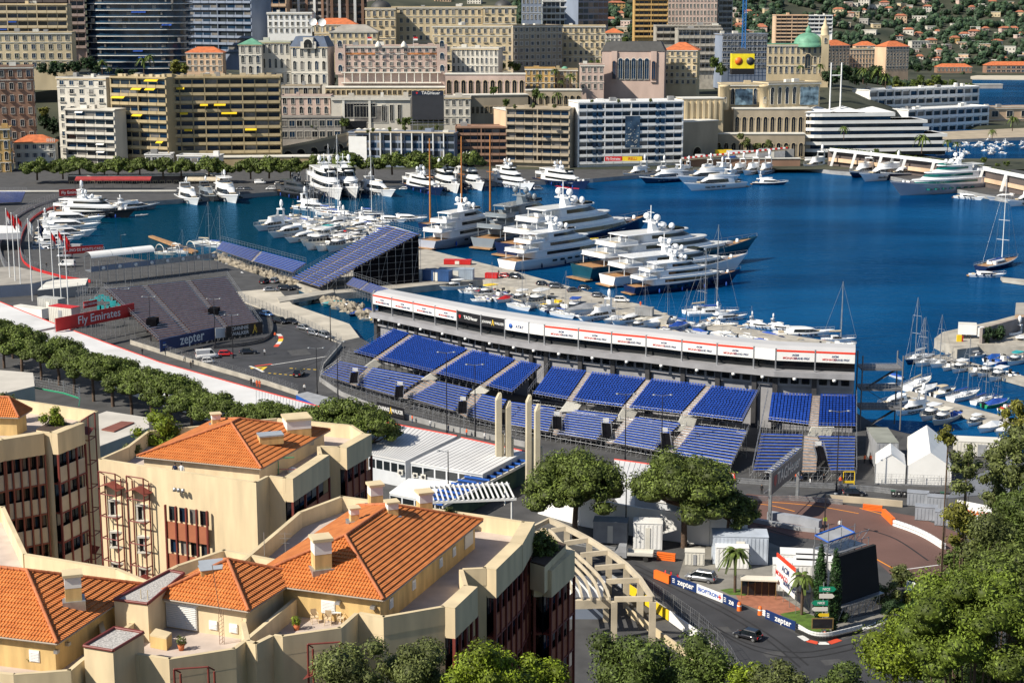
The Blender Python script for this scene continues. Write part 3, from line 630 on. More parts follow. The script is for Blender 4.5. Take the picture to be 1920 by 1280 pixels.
def opera(root,w,h,dep,fh,r):
 q=MB();q.lathe((w*.68,6,h),[(10,-1),(10,1)]+[(9.6*math.cos(a*math.pi/16)+.01,1+8*math.sin(a*math.pi/16))for a in range(8)]+[(2,9),(2,11),(1,12.5),(.1,14)],20,0,sx=1.05);q.build('green_dome',[green],root)
 x=w*.93;q=MB();q.box(x-2.6,x+2.6,-1,5,0,h+7);q.lathe((x,2,h+7),[(3.2,0),(3,.8),(2.8,1),(2.8,4),(2.4,6),(1.4,7),(1.2,9),(.6,10.5),(.1,13)],12);q.build('clock_tower',[WM['cream']],root)
 put('arched_window',win_mesh(1.6,2.6,'arch',0,offw),root,(x,-1.1,h+2));put('arched_window',win_mesh(4,8,'arch',0,WM['cream']),root,(w*.66,-.3,5));q=MB();q.box(0,w*.5,1,12,h,h+1.4);q.build('green_roof',[green],root)
bld('casino','cream casino with green copper dome and ornate tower',1437,1553,142,86,1080,1080,20,'arch','cream',3,11,extra=opera)
bld('tower','sand coloured slab tower behind the casino',1453,1513,90,30,1250,1250,16,'log','peach',9,6,side='L')
bld('apartment_building','white apartment block with blue balconies behind the casino tower',1510,1560,60,30,1900,1900,16,'log','pwhite',4,6)
bld('resort_hotel','peach hotel pavilion with orange hipped roof, leftmost of the three',1551,1592,128,86,1590,1600,20,'win','peach',7,6,'hip',side='R')
bld('resort_hotel','long middle wing of the peach hotel with brown arches and green eaves',1592,1662,128,93,1620,1625,18,'arch','peach',4,12,roofm=green)
bld('resort_hotel','peach hotel pavilion with orange hipped roof, rightmost of the three',1660,1703,130,88,1590,1600,20,'win','peach',7,7,'hip',side='R')
bld('resort_hotel','peach hotel pavilion with orange hipped roof in the middle, behind the arched wing',1604,1643,96,86,1650,1650,16,'win','peach',2,6,'hip')
for(u0,u1,vb,vt,Y0,Y1,fl,bays,lab)in((1628,1832,208,171,1050,1100,3,14,'upper tier of the white hotel with a grid of deep square loggias below the trees'),(1700,1850,244,208,1035,1075,3,10,'lower tier of the white hotel with a grid of deep square loggias')):
 bld('terraced_hotel',lab,u0,u1,vb,vt,Y0,Y1,16,'log','pwhite',fl,bays,side='L')
bld('pavilion_building','plain beige flat building with few windows at the right edge',1850,1960,243,204,1110,1120,20,'win','peach',2,4,side='R')
def yclub():
 A=D(1508,288,848);o=thing('yacht_club','white ship like clubhouse with long curved decks and twin white masts','clubhouse',(A.x,A.y,2));L=74;base=-.2
 def out(off,l0,l1):
  pts=[]
  for i in range(9):t=math.pi/2+math.pi*i/8;pts.append((l0+9+(9+off)*math.cos(t),9+(9+off)*math.sin(t)))
  return pts+[(l1,-off),(l1,18+off)]
 for k in range(6):
  z=1+k*3.9;l1=L-k*1.0+(10 if k<3 else 0)-(18 if k==5 else 0)
  q=MB();q.prism(out(0,0,l1-2),z,z+3.9);q.build('glass_wall',[glass[1]if k%2 else glass[0]],o)
  q=MB();q.prism(out(1.8,0,l1),z+2.2,z+3.9);q.build('deck',[white],o)
 q=MB()
 for(x,w_,z)in((6,12,25),(20,14,25),(36,16,24.6)):q.add([(x-6,0,z),(x+w_,0,z),(x+w_,16,z),(x-6,16,z),(x+w_/2-3,8,z+3)],[(0,1,4),(1,2,4),(2,3,4),(3,0,4)])
 q.build('roof_canopy',[white],o);q=MB()
 for x in(15,21):q.tube((x,4,24),(x,4,52),.5,.4)
 q.tube((15,4,45),(21,4,45),.35);q.build('mast',[white],o)
yo=yclub
yclub();[setattr(o,'rotation_euler',(0,0,R(8)))for o in bpy.data.objects if o.name=='yacht_club']
def deck():
 pts=[(1556,283,826),(1640,292,812),(1740,303,798),(1830,316,784),(1930,336,768),(2000,352,755)];P3=[G(p[0],p[1],10)for p in pts];o=P3[0]
 root=thing('promenade_deck','long white curved promenade deck on slanted white struts at the right shore','deck',(o.x,o.y,0));mb=MB();b2=MB();sb=MB();gl=MB()
 for a,b in zip(P3,P3[1:]):
  a_,b_=a-o,b-o
  for q,z0,z1,y0,y1 in((mb,-.1,1.5,0,.6),(mb,-.3,.0,.6,10),(b2,-5.6,-3.6,2,2.5)):
   q.add([(a_.x,a_.y+y,a.z+z)for y,z in((y0,z0),(y1,z0),(y1,z1),(y0,z1))]+[(b_.x,b_.y+y,b.z+z)for y,z in((y0,z0),(y1,z0),(y1,z1),(y0,z1))],[(0,4,7,3),(3,7,6,2),(1,2,6,5),(0,1,5,4)])
  gl.add([(a_.x,a_.y+5,2),(b_.x,b_.y+5,2),(b_.x,b_.y+5,b.z),(a_.x,a_.y+5,a.z)],[(0,1,2,3)])
  for t in(.15,.6):p=a_.lerp(b_,t);q=MB();z=lerp(a.z,b.z,t);q.add([(p.x-1.2,p.y-.2,z),(p.x+.2,p.y-.2,z),(p.x-2.2,p.y-1.5,2.5),(p.x-3.4,p.y-1.5,2.5),(p.x-1.2,p.y+.3,z),(p.x+.2,p.y+.3,z),(p.x-2.2,p.y-1,2.5),(p.x-3.4,p.y-1,2.5)],[(0,3,2,1),(4,5,6,7),(1,2,6,5),(0,4,7,3)]);q.build('strut',[white],root)
 mb.build('walkway',[white],root);b2.build('band',[WM['peach']],root);gl.build('rear_wall',[WM['dk']],root)
deck()
bld('beach_club','low red brick coloured beach club building on the far shore, left one',1757,1822,136,126,1850,1850,14,'win','brown',1,9,'hip')
bld('beach_club','long low terracotta beach club building on the far shore at the right edge',1849,1960,137,123,1850,1850,16,'wide','brown',2,12,'hip')
r_b=wall_b('breakwater','dark breakwater wall in front of the distant sea at the right',1820,1880,163,159,1560,1560,8,'grey')
slab('beach',[(1720,147),(1940,149),(1940,142),(1720,141)],1.0,mat('pale_sand',(.5,.45,.36),.9,.1,.1))
slab('quay',[(1740,263),(1925,257),(1990,262),(1990,244),(1925,240),(1745,248)],2.0,conc2,mtop=WM['stone'])
# FAR HILLSIDE, GARDENS, SHORE TREES
def rank(items,fmt,key=lambda o:960+F*o.location.x/max(1,o.location.y)):
 items=sorted(items,key=key)
 for i,o in enumerate(items):o['label']=fmt%(ORD[i]if i<len(items)-1 or len(items)<2 else 'rightmost')
HH={}
def hill_house(u,v,w,h,wc,rc,up=0):
 p=T(u,v,1150 if u<1400 else 1450);Y=p.y;s=Y/F;W_,H_=w*s,h*s;kind='orange roofed' if rc else 'flat roofed'
 o=thing('hillside_house','','house',p,R(rnd.uniform(-25,25)),'houses on the far hillside');mb=MB();mb.box(-W_/2,W_/2,-4,6,-6,H_);mb.build('wall',[WM[wc]],o)
 q=MB();e=.8
 if rc:q.add([(-W_/2-e,-4-e,H_),(W_/2+e,-4-e,H_),(W_/2+e,6+e,H_),(-W_/2-e,6+e,H_),(-W_/4,1,H_+2.6),(W_/4,1,H_+2.6)],[(0,1,5,4),(1,2,5),(2,3,4,5),(3,0,4)])
 else:q.box(-W_/2-.4,W_/2+.4,-4.4,6.4,H_,H_+.5)
 q.build('roof',[mat('hill_tile',(.36,.13,.07),.8,.3,.3)if rc else offw],o);n=max(2,int(W_/4));nf=max(1,int(H_/3.4))
 for f in range(nf):
  for i in range(n):put('window',win_mesh(1.8,1.7,'plain',0,offw),o,(-W_/2+(i+.5)*W_/n,-4,f*H_/nf+.9))
 HH.setdefault((wc,kind),[]).append(o)
for a in[(1738,30,15,17,'white',1),(1700,24,18,8,'peach',1),(1590,12,14,8,'rose',0),(1620,14,20,14,'white',0),(1658,12,16,7,'rose',1),(1640,18,22,8,'white',0),(1572,28,20,10,'cream',1),(1600,32,20,9,'cream',0),(1724,40,26,9,'white',0),(1688,42,22,12,'peach',1),(1630,66,26,9,'white',0),(1620,44,16,8,'grey',0),(1580,52,28,9,'stone',0),(1723,90,36,12,'white',0),(1890,102,26,14,'white',0),(1807,76,18,12,'pwhite',1),(1790,80,14,9,'ochre',1),(1870,86,16,9,'white',1),(1845,92,20,9,'peach',0),(1826,68,20,9,'rose',1),(1852,18,14,7,'white',0),(1840,14,12,6,'white',0),(1800,6,10,5,'rose',0),(1860,8,16,5,'peach',1),(1900,62,16,9,'rose',1),(1880,52,14,8,'white',0),(1912,30,14,7,'cream',1),(1760,66,14,6,'white',0),(1666,24,14,8,'white',1),(1745,56,16,6,'white',0),(1155,20,32,14,'ochre',1),(1163,34,14,9,'peach',1),(1146,46,16,10,'white',1),(1174,52,18,12,'rose',0),(1168,60,22,9,'stone',0),(1403,34,14,12,'rose',1),(1420,46,12,9,'cream',0),(1385,56,16,9,'peach',1),(1430,60,16,9,'rose',1),(1410,66,24,8,'cream',0),(1445,42,12,8,'white',0),(1375,24,10,9,'white',0),(700,2,24,6,'rose',1),(830,4,30,8,'peach',1),(890,8,26,9,'white',0)]:hill_house(*a)
r_=random.Random(11)
for k in range(62):
 u=r_.uniform(1560,1918);v=r_.uniform(4,120)if u>1710 else r_.uniform(4,74)
 if r_.random()<.35:v=r_.uniform(50,112);u=r_.uniform(1740,1918)
 hill_house(u,v,r_.uniform(8,19),r_.uniform(4,8),r_.choice(('white','rose','cream','white','peach')),r_.random()<.3)
for k in range(10):hill_house(r_.uniform(1372,1452),r_.uniform(6,70),r_.uniform(8,14),r_.uniform(5,9),r_.choice(('rose','peach','cream')),r_.random()<.6)
names=dict(white='white',rose='pinkish',cream='cream',peach='peach',stone='stone coloured',grey='grey',ochre='ochre',pwhite='bright white')
for(wc,kind),l in HH.items():rank(l,'%%s of the %s %s houses on the far hillside'%(names[wc],kind))
mb=MB();r=random.Random(21);n=0
while n<5200:
 s=r.uniform(-.0,.315);y=1600*(1+r.random()**1.4*1.6);x=s*y;z=land(x,y)
 if z<3.5 or(s>.279 and y<2010)or(s<.1 and y<1790):continue
 if math.sin(x*.02)+math.sin(y*.013+x*.01)+r.uniform(-1.2,1.2)<-1.3:continue
 n+=1;k=r.uniform(3,6.5)*(y/1800)**.5;c=(x,y,z+k*.6)
 mb.ball(c,k*.8,6,3+r.randint(0,2),.85)
 for _ in range(9):
  d=Vector((r.uniform(-1,1),r.uniform(-1,.4),r.uniform(-.2,1))).normalized()*k*.8;a=Vector(c)+d;e=d.orthogonal().normalized()*k*.45;f=d.cross(e).normalized()*k*.45
  mb.face([a-e,a-f,a+e+d*.3,a+f],r.randint(0,2))
tag(mb.build('woods',leaf['far']+[leaf['dark'][1],leaf['far'][1],leaf['far'][2]]),kind='stuff',cat='woods',label='dark green woods and shrubs covering the far hillside between the houses')
PG=[]
def gtree(kind,u,v,Y,sc,lab=None):
 p=D(u,v,Y);i=r_.randint(0,2)
 ms={'r':lambda:round_meshes(i,4,7,420,.75,'dark'),'o':lambda:round_meshes(i,4,7,420,.75,'oak'),'y':lambda:round_meshes(i,4,7,420,.75,'yel'),'l':lambda:round_meshes(i,4,7,420,.75,'olive'),'p':lambda:palm_meshes(i,7,4),'c':lambda:cyp_meshes(i,9,1.2,500),'u':lambda:pine_meshes(i,8.6,11.5,3000,.7,'pine',.4)}[kind]()
 nm={'p':'palm_tree','c':'cypress','u':'umbrella_pine'}.get(kind,'broadleaf_tree')
 o=tree(nm,lab or '',p,ms,sc,None,'palm tree' if kind=='p' else 'tree','fronds' if kind=='p' else 'crown');return o
sets=[('trees in the villa gardens at the left','r',895,[(82,138,1),(100,142,1.2),(120,140,1.2),(142,136,1.1),(165,132,1.3),(180,140,.9),(225,146,.9),(250,146,.9)],'dark bushy trees above the pale grey block'),('dark trees on the left slope','r',850,[(28,255,1),(85,240,1.2),(100,250,1.3),(70,300,.9),(112,285,1),(108,300,1),(20,240,.8)],'dark trees left of the pale grey block'),('bright bushes','y',850,[(82,218,.9),(330,138,1.1),(345,139,.8)],'bright green round trees at the left'),('palms by the glass tower','p',905,[(36,122,1),(105,135,.9),(192,140,1.1),(270,140,1.3),(282,128,1),(345,138,.8),(205,144,.7)],'palm trees below the curved glass tower'),('palms in the villa garden','p',900,[(1010,160,.8),(1040,150,.8),(1070,166,1.1),(1052,168,.7)],'palm trees around the ochre villas'),('palms on the terrace','p',842,[(1016,196,.8),(1045,200,1),(1188,200,.5)],'palm trees above the beige balcony block'),('trees on the climbing road','o',850,[(590,246,.7),(648,238,.8),(755,238,.9),(770,236,.9),(925,178,.8),(950,200,.7),(1005,184,.8),(1340,128,1),(1350,140,1)],'green trees beside the climbing road'),('garden trees by the casino','r',1060,[(1560,160,1.6),(1580,150,1.7),(1602,158,1.7),(1625,160,1.5),(1640,148,1.6),(1655,162,1.3),(1545,150,1)],'dark garden trees right of the casino'),('garden trees above the white grid hotel','o',1115,[(1665,172,1.1),(1690,172,1.1),(1712,170,1.2),(1740,168,1.1),(1765,170,1.3),(1785,170,1.2),(1805,172,1.1),(1680,160,1),(1725,160,1.1),(1755,158,1.2),(1820,170,.8)],'green trees above the white grid hotel'),('bright garden trees','y',1112,[(1680,176,1),(1748,172,1.1),(1770,176,.9)],'bright trees above the white grid hotel'),('garden palms right of the casino','p',1040,[(1618,158,1.4),(1645,160,1.5),(1660,166,1.3),(1538,142,1),(1500,140,.8)],'tall palms right of the casino'),('trees on the far point','r',1820,[(1805,152,1.6),(1825,153,1.5),(1845,153,1.4),(1862,153,1.2),(1700,134,1.4),(1720,136,1.6),(1740,135,1.5)],'dark trees by the beach club'),('palms by the white deck','p',812,[(1728,288,1.3),(1776,284,.8),(1793,288,.8),(1582,262,.9),(1860,262,.7),(1898,246,1)],'palm trees along the white deck'),('round bushes on the white deck','o',806,[(1644,288,.45),(1684,292,.45),(1845,305,.5),(1887,312,.5),(1870,314,.4)],'round bushes on the white deck'),('trees before the stone arcade','l',838,[(1330,292,.8),(1348,290,.7),(1390,262,.6),(1400,276,.8),(1420,282,.7),(1440,278,.7),(1475,288,.6)],'olive green trees before the stone arcade'),('trees between the villas and hotels','o',925,[(625,158,.7),(640,150,.6),(535,170,.6),(552,152,.6),(1090,128,.5),(1108,124,.5),(1120,122,.5),(838,134,.6),(940,132,.8),(958,128,.7),(970,134,.8),(1140,90,.7),(1172,82,.7),(480,160,.5),(960,165,.6),(980,160,.6)],'green trees between the hotels'),('roof garden bushes','l',790,[(700,248,.35),(730,247,.4),(758,245,.45),(790,244,.35),(820,243,.4),(690,250,.3),(965,204,.35),(1000,203,.4),(1040,203,.35),(1110,193,.3),(1160,193,.3),(1220,192,.3)],'bushes in the harbour front roof gardens'),('umbrella pines on the far quay','u',730,[(70,338,.95),(118,336,.85),(150,335,.95),(196,335,.8),(222,334,.9),(262,334,.85),(306,335,.9),(340,334,.85),(392,335,.95),(425,334,.6),(470,336,.9),(505,335,.95),(545,336,.9),(596,330,.9),(652,328,1),(700,330,.8),(735,328,1),(785,328,1),(832,330,.95),(880,326,1)],'umbrella pines along the far quay')]
for grp,k,Y,pts,lab in sets:
 os_=[gtree(k,u,v,Y,s)for u,v,s in pts]
 for o in os_:o['group']=grp
 rank(os_,'%s of the '+lab)
p=D(1700,300,806);mb=MB();cl=[]
for i in range(70):q=D(lerp(1562,1925,i/69),pw(lerp(1562,1925,i/69),[(1556,281),(1640,290),(1740,301),(1830,314),(1930,334)])-4,pw(lerp(1562,1925,i/69),[(1556,833),(1740,805),(1930,775)]));cl.append((q.x,q.y,q.z,2.4,1.3,.8))
fol(mb,cl,1600,.4,r_);tag(mb.build('hedge',leaf['oak']),'long low green hedge planted along the white promenade deck','hedge')
def container(name,label,u,v,L,W_,H_,rz,m,zg=2.0,group=None,cat='container',doors=True,roofm=None,writing=None):
 p=G(u,v,zg)if not isinstance(u,Vector)else u;o=thing(name,label,cat,p,R(rz),group);q=MB();q.box(0,L,0,W_,.12,H_)
 n=max(3,int(L/.6))
 for i in range(n):x=(i+.3)*L/n;q.box(x,x+L/n*.4,-.05,.0,.3,H_-.2);q.box(x,x+L/n*.4,W_,W_+.05,.3,H_-.2)
 q.build('body',[m],o);q=MB();q.box(-.06,L+.06,-.08,W_+.08,H_,H_+.1);q.build('roof',[roofm or m],o)
 [MB().box(x,x+.3,0,W_,0,.12).build('skid',[dmetal],o)for x in(0,L-.3)]
 if doors:q=MB();q.box(L*.42,L*.58,-.11,-.02,.2,H_*.85);q.build('door',[offw if m is not offw else greyc],o)
 if writing:text(writing[0],writing[1],writing[2],o,(L*.5,-.12,H_*.6),0,.02)
 return o
container('site_cabin','white site cabin with a door under the ramp at the right shore',1304,312,9,3,6,0,white,2);container('site_cabin','white site cabin beside the red roofed booth on the right shore',1322,312,9,3,6,0,offw)
container('container','blue container behind the boats at the right shore',1350,309,8,3,5,0,bpaint);container('container','white container right of the blue one at the right shore',1363,308,16,3,7,0,white)
container('container','grey container at the right shore, left one of two',1423,304,14,3,7,0,greyc);container('container','grey container at the right shore, right one of two',1440,303,14,3,6.4,0,conc2);container('digger_shed','yellow machinery stack behind the boats at the right shore',1341,306,9,3,7,0,yellow,doors=False)
a,b=D(1278,300,800),D(1478,280,806);o=thing('ramp','long pale ramp with red and white barrier climbing behind the right quay','ramp',a);d=b-a;q=MB();q.add([(0,0,-.5),(d.x,d.y,d.z-.5),(d.x,d.y,d.z+.4),(0,0,.4),(0,5,.4),(d.x,d.y+5,d.z+.4)],[(0,1,2,3),(3,2,5,4)]);q.build('deck',[WM['stone']],o)
for k in range(0,40):t=k/40;q=MB();q.box(d.x*t,d.x*(t+.02),d.y*t-.1,d.y*t+.1,d.z*t+.5,d.z*t+1.4);q.build('barrier',[red if k%2 else white],o)
wall_b('retaining_wall','rusty brown wall below the long ramp on the right shore',1285,1500,312,299,803,806,3,'brown')
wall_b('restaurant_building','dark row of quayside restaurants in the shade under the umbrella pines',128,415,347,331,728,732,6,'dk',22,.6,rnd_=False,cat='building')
wall_b('quay_wall','long grey terrace wall between the restaurants and the left yachts',-20,330,368,360,690,692,1.5,'grey')
# BOATS (bow towards +x, waterline at z = 0, length 1 unit = 1 m)
def hull_mb(L,B,hs,hb,fl=.72,over=.1,dm=1,draft=.6):
 mb=MB();rings=[];n=14;dk=[]
 for i in range(n+1):
  t=i/n;b=B/2*(.84+.16*min(1,t/.3))if t<.35 else B/2*max(.0,1-((t-.35)/.65)**2.3)
  h=hs+(hb-hs)*max(0,t-.3)**1.6*1.77;x=-L/2+L*t;back=L*over*max(0,t-.45)**2*3.3
  bw=b*(fl if t<.6 else fl*(1-(t-.6)*.9));b=max(b,.03)
  rings.append([(x,-b,h),(x-back*.55,-lerp(b,bw,.6),h*.45),(x-back,-bw,0),(x-back,-bw*.7,-draft),(x-back,bw*.7,-draft),(x-back,bw,0),(x-back*.55,lerp(b,bw,.6),h*.45),(x,b,h)]);dk.append((x,b,h))
 mb.loft(rings,0,True,False,False);mb.add(rings[0],[(7,6,5,4,3,2,1,0)],0)
 d2=MB();low=.32 if L>14 else.12
 for(x0,b0,h0),(x1,b1,h1)in zip(dk,dk[1:]):d2.face([(x0,-b0*.97,h0-low),(x1,-b1*.97,h1-low),(x1,b1*.97,h1-low),(x0,b0*.97,h0-low)])
 rb=MB()
 for s in(-1,1):
  for(x0,b0,h0),(x1,b1,h1)in zip(dk,dk[1:]):rb.face([(x0,s*b0,h0-low),(x1,s*b1,h1-low),(x1,s*b1,h1+.04),(x0,s*b0,h0+.04)]);rb.face([(x0,s*b0*1.01,h0+.04),(x1,s*b1*1.01,h1+.04),(x1,s*b1*.94,h1+.04),(x0,s*b0*.94,h0+.04)])
 return mb,d2,rb,dk
def ring(x0,x1,w,z,fr=.35,n=9,rake=0):
 L=x1-x0;pts=[(x0,-w/2*.93,z),(x0,w/2*.93,z)];xs_=x1-L*fr
 up=[(xs_+(x1-xs_)*math.sin(math.pi/2*i/n),w/2*math.cos(math.pi/2*i/n)**.75,z)for i in range(n)]
 return[pts[0],(x0+L*.04,-w/2,z)]+[(x,-y,z)for x,y,z in up]+[(x1,0,z)]+up[::-1]+[(x0+L*.04,w/2,z),pts[1]]
def tier(root,x0,x1,w,z0,z1,rake,hullm,gm,fr=.35,band=(.38,.8),nm='cabin',aft=0):
 mb=MB();r=z1-z0
 mb.loft([ring(x0,x1,w,z0,fr),ring(x0+aft,x1-rake,w*.94,z1,fr)],0,True,True,True);c=mb.build(nm,[hullm],root)
 g=MB();a,b=band
 g.loft([ring(x0-.04+(x1-x0)*.12,x1+.07-rake*a,w*(1-.06*a)+.12,z0+r*a,fr),ring(x0+(x1-x0)*.12,x1+.07-rake*b,w*(1-.06*b)+.12,z0+r*b,fr)],0,True,True,True);g.build('window_band',[gm],c)
def slabp(root,x0,x1,w,z,th,m,fr=.4,nm='deck_roof'):
 mb=MB();mb.loft([ring(x0,x1,w*.98,z,fr),ring(x0-.1,x1+.1,w,z+th*.5,fr),ring(x0+.1,x1-.15,w*.95,z+th,fr)],0,True,True,True);return mb.build(nm,[m],root)
def radome(root,x,y,z,r_=.8,m=None):q=MB();q.lathe((x,y,z),[(r_*.3,0),(r_*.3,.5),(r_*.8,.6),(r_,1.1),(r_*.9,1.6),(r_*.55,1.95),(.01,2.1)],10);q.build('radome',[m or gel],root)
def rail(root,dk,h,t0,t1,m=metal):
 q=MB();n=len(dk)-1
 for s in(-1,1):
  pr=None
  for i,(x,b,z)in enumerate(dk):
   if t0<=i/n<=t1:
    p=Vector((x,s*b*.95,z));q.tube(p,p+Vector((0,0,h)),.035,n=4)
    if pr:q.tube(pr+Vector((0,0,h)),p+Vector((0,0,h)),.035,n=4)
    pr=p
 q.build('rail',[m],root)
def fenders(root,L,B,m=blue,n=3,h=1.2):
 for i in range(n):q=MB();x=-L*.3+i*L*.2;q.lathe((x,-B/2*.98,.3),[(.05,0),(.28,.15),(.28,h*.7),(.05,h)],6);q.build('fender',[m],root)
gmar=mat('yacht_glass',(.008,.012,.016),.06,.3,.3);gtea=mat('teal_glass',(.01,.12,.11),.08,.3,.3);silver=mat('silver_gloss',(.38,.4,.46),.25,.05,.3,coat=.3);greyh=mat('grey_gloss',(.2,.23,.26),.25,.06,.3,coat=.3);dgrey=mat('charcoal_gloss',(.05,.055,.065),.25,.1,.3,coat=.3)
def superyacht(label,L=45,hm=gel,sm=gel,decks=3,gm=gmar,mast='twin',B=None,hf=1.0,tender=None,boot=None,cat='yacht',aftx=0):
 B=B or L*.185;hs,hb=L*.062*hf,L*.105*hf;o=thing('superyacht',label,cat);hu,dk2,rb,dk=hull_mb(L,B,hs,hb)
 h_=hu.build('hull',[hm],o);rb.build('bulwark',[hm if hm is not gel else gel],o);dk2.build('deck',[teak if L>30 else gel],o)
 q=MB();q.loft([[(p[0],p[1]*1.012,z)for p,z in zip(((-L/2+.02,-B*.31),(L*.1,-B*.37),(L*.22,-B*.3),(L*.33,-B*.12)),(.0,)*4)],[(p[0],p[1]*1.03,.35)for p in((-L/2+.02,-B*.31),(L*.1,-B*.37),(L*.22,-B*.3),(L*.33,-B*.12))]],0,False,False,False);q.build('waterline_stripe',[boot or navy],h_)
 z=hs-.1;x0,x1=-.34*L,.33*L;w=B*.86;th=2.1 if L>28 else 1.95
 for i in range(7):
  x=-L*.2+i*L*.065;[MB().box(x,x+L*.028,min(s*B*.5,s*B*.3),max(s*B*.5,s*B*.3),hs*.55,hs*.72).build('hull_window',[gm],h_)for s in(-1,1)]
 for k in range(decks):
  tier(o,x0,x1,w,z,z+th,th*(1.2+.5*k),sm,gm,.6);z+=th
  slabp(o,x0-L*.105,x1-th*.9,w*1.04,z,.3,sm,.62)
  [MB().tube((x0-L*.095,s*w*.45,z-th),(x0-L*.095,s*w*.45,z),.1).build('deck_post',[sm],o)for s in(-1,1)]
  if k<decks-1:
   q=MB();q.box(x0-L*.08,x0-L*.04,-w*.2,w*.2,z+.3,z+.8);q.build('sun_pad',[beigec],o)
   q=MB();rr=ring(x0-L*.1,x0+L*.03,w*1.03,z+.3,.05);q.loft([rr,[(a,b,c+.85)for a,b,c in rr]],0,True,True,False);q.build('bulwark',[sm],o)
  z+=.3;x0+=L*.065;x1-=L*.11;w*=.86
 mx=(x0+x1)/2-L*.03;q=MB();q.loft([[(mx-1.6,-1,z),(mx+.6,-1,z),(mx+.6,1,z),(mx-1.6,1,z)],[(mx-1.9,-.5,z+L*.05),(mx-.9,-.5,z+L*.05),(mx-.9,.5,z+L*.05),(mx-1.9,.5,z+L*.05)]],0,False);q.box(mx-2,mx,-w*.42,w*.42,z+L*.035,z+L*.035+.25);q.tube((mx-1.4,0,z+L*.05),(mx-1.4,0,z+L*.11),.12);q.tube((mx-1.4,-1.4,z+L*.08),(mx-1.4,1.4,z+L*.08),.07);q.build('mast',[sm],o)
 radome(o,mx-1,-w*.34,z+L*.04,L*.016,sm);radome(o,mx-1,w*.34,z+L*.04,L*.016,sm)
 if L>34:radome(o,mx+2.5,0,z,L*.02,sm);radome(o,mx+L*.07,-w*.3,z-.2,L*.014,sm)
 q=MB();q.box(x1-L*.02,x1+L*.03,-w*.4,w*.4,z-.35,z+.5);q.build('wind_screen',[gm],o)
 q=MB();q.box(L*.3,L*.34,-1,1,hb*.82,hb*.82+.7);q.lathe((L*.38,0,hb*.86),[(.5,0),(.4,.8),(.01,.9)],8);q.build('windlass',[sm],o)
 q=MB();q.box(-L*.53,-L*.49,-B*.36,B*.36,.35,.6);q.build('swim_platform',[teak],o)
 if tender:q=MB();q.tube((L*.24,1.2,hb),(L*.31,1.2,hb),.5,.35,8);q.build('tender',[tender],o)
 rail(o,dk,.9,.55,1);fenders(o,L,B,navy if hm is gel else blue,4,1.5);return o
def motoryacht(label,L=20,hm=gel,sm=gel,fly=True,gm=gmar,cat='motor yacht',top=None,B=None):
 B=B or L*.24;hs,hb=L*.07,L*.115;o=thing('motor_yacht',label,cat);hu,dk2,rb,dk=hull_mb(L,B,hs,hb,over=.13);h_=hu.build('hull',[hm],o);rb.build('bulwark',[sm],o);dk2.build('deck',[sm],o)
 for i in range(4):x=-L*.1+i*L*.085;[MB().box(x,x+L*.045,min(s*B*.3,s*B*.5+s*.02),max(s*B*.3,s*B*.5+s*.02),hs*.5,hs*.68).build('hull_window',[gm],h_)for s in(-1,1)]
 z=hs-.15;t=L*.085;q=MB()
 q.loft([ring(-L*.3,L*.3,B*.78,z,.75),ring(-L*.27,L*.13,B*.7,z+t,.6),ring(-L*.24,L*.04,B*.62,z+t*1.15,.5)],0,True);c=q.build('cabin',[sm],o)
 q=MB();q.loft([ring(-L*.2,L*.255,B*.78,z+t*.28,.75),ring(-L*.18,L*.152,B*.735,z+t*.82,.62)],0,True);q.build('window_band',[gm],c)
 if fly:
  z2=z+t*1.15;slabp(o,-L*.38,L*.08,B*.72,z2-.1,.25,sm,.5,'fly_deck');q=MB();rr=ring(-L*.3,L*.07,B*.68,z2+.1,.5);q.loft([rr,[(a*.96,b*.93,zz+.75)for a,b,zz in rr]],0,True,True,False);q.build('fly_coaming',[sm],o)
  q=MB();q.box(-L*.05,L*.02,-B*.2,B*.2,z2+.1,z2+.8);q.build('seats',[beigec],o)
  q=MB()
  for s in(-1,1):q.add([(-L*.3,s*B*.32,z2),(-L*.22,s*B*.32,z2),(-L*.25,s*B*.27,z2+2.1),(-L*.3,s*B*.27,z2+2.1)],[(0,1,2,3),(3,2,1,0)])
  q.box(-L*.31,-L*.24,-B*.28,B*.28,z2+2.05,z2+2.3);q.tube((-L*.28,0,z2+2.2),(-L*.28,0,z2+3.8),.06);q.build('radar_arch',[sm],o);radome(o,-L*.27,B*.1,z2+2.2,.4)
  if top:slabp(o,-L*.3,-L*.02,B*.66,z2+2.2,.15,top,.3,'hard_top')
 else:q=MB();q.box(-L*.3,-L*.24,-B*.33,B*.33,z+t*1.1,z+t*1.3);q.build('radar_arch',[sm],o)
 q=MB();q.box(-L*.42,-L*.34,-B*.25,B*.25,hs-.3,hs+.3);q.box(L*.16,L*.26,-B*.14,B*.14,hb*.86,hb*.95);q.build('sun_pad',[beigec],o)
 q=MB();q.box(-L*.55,-L*.49,-B*.38,B*.38,.2,.4);q.build('swim_platform',[teak],o);rail(o,dk,.7,.5,1);fenders(o,L,B,navy,3,.9);return o
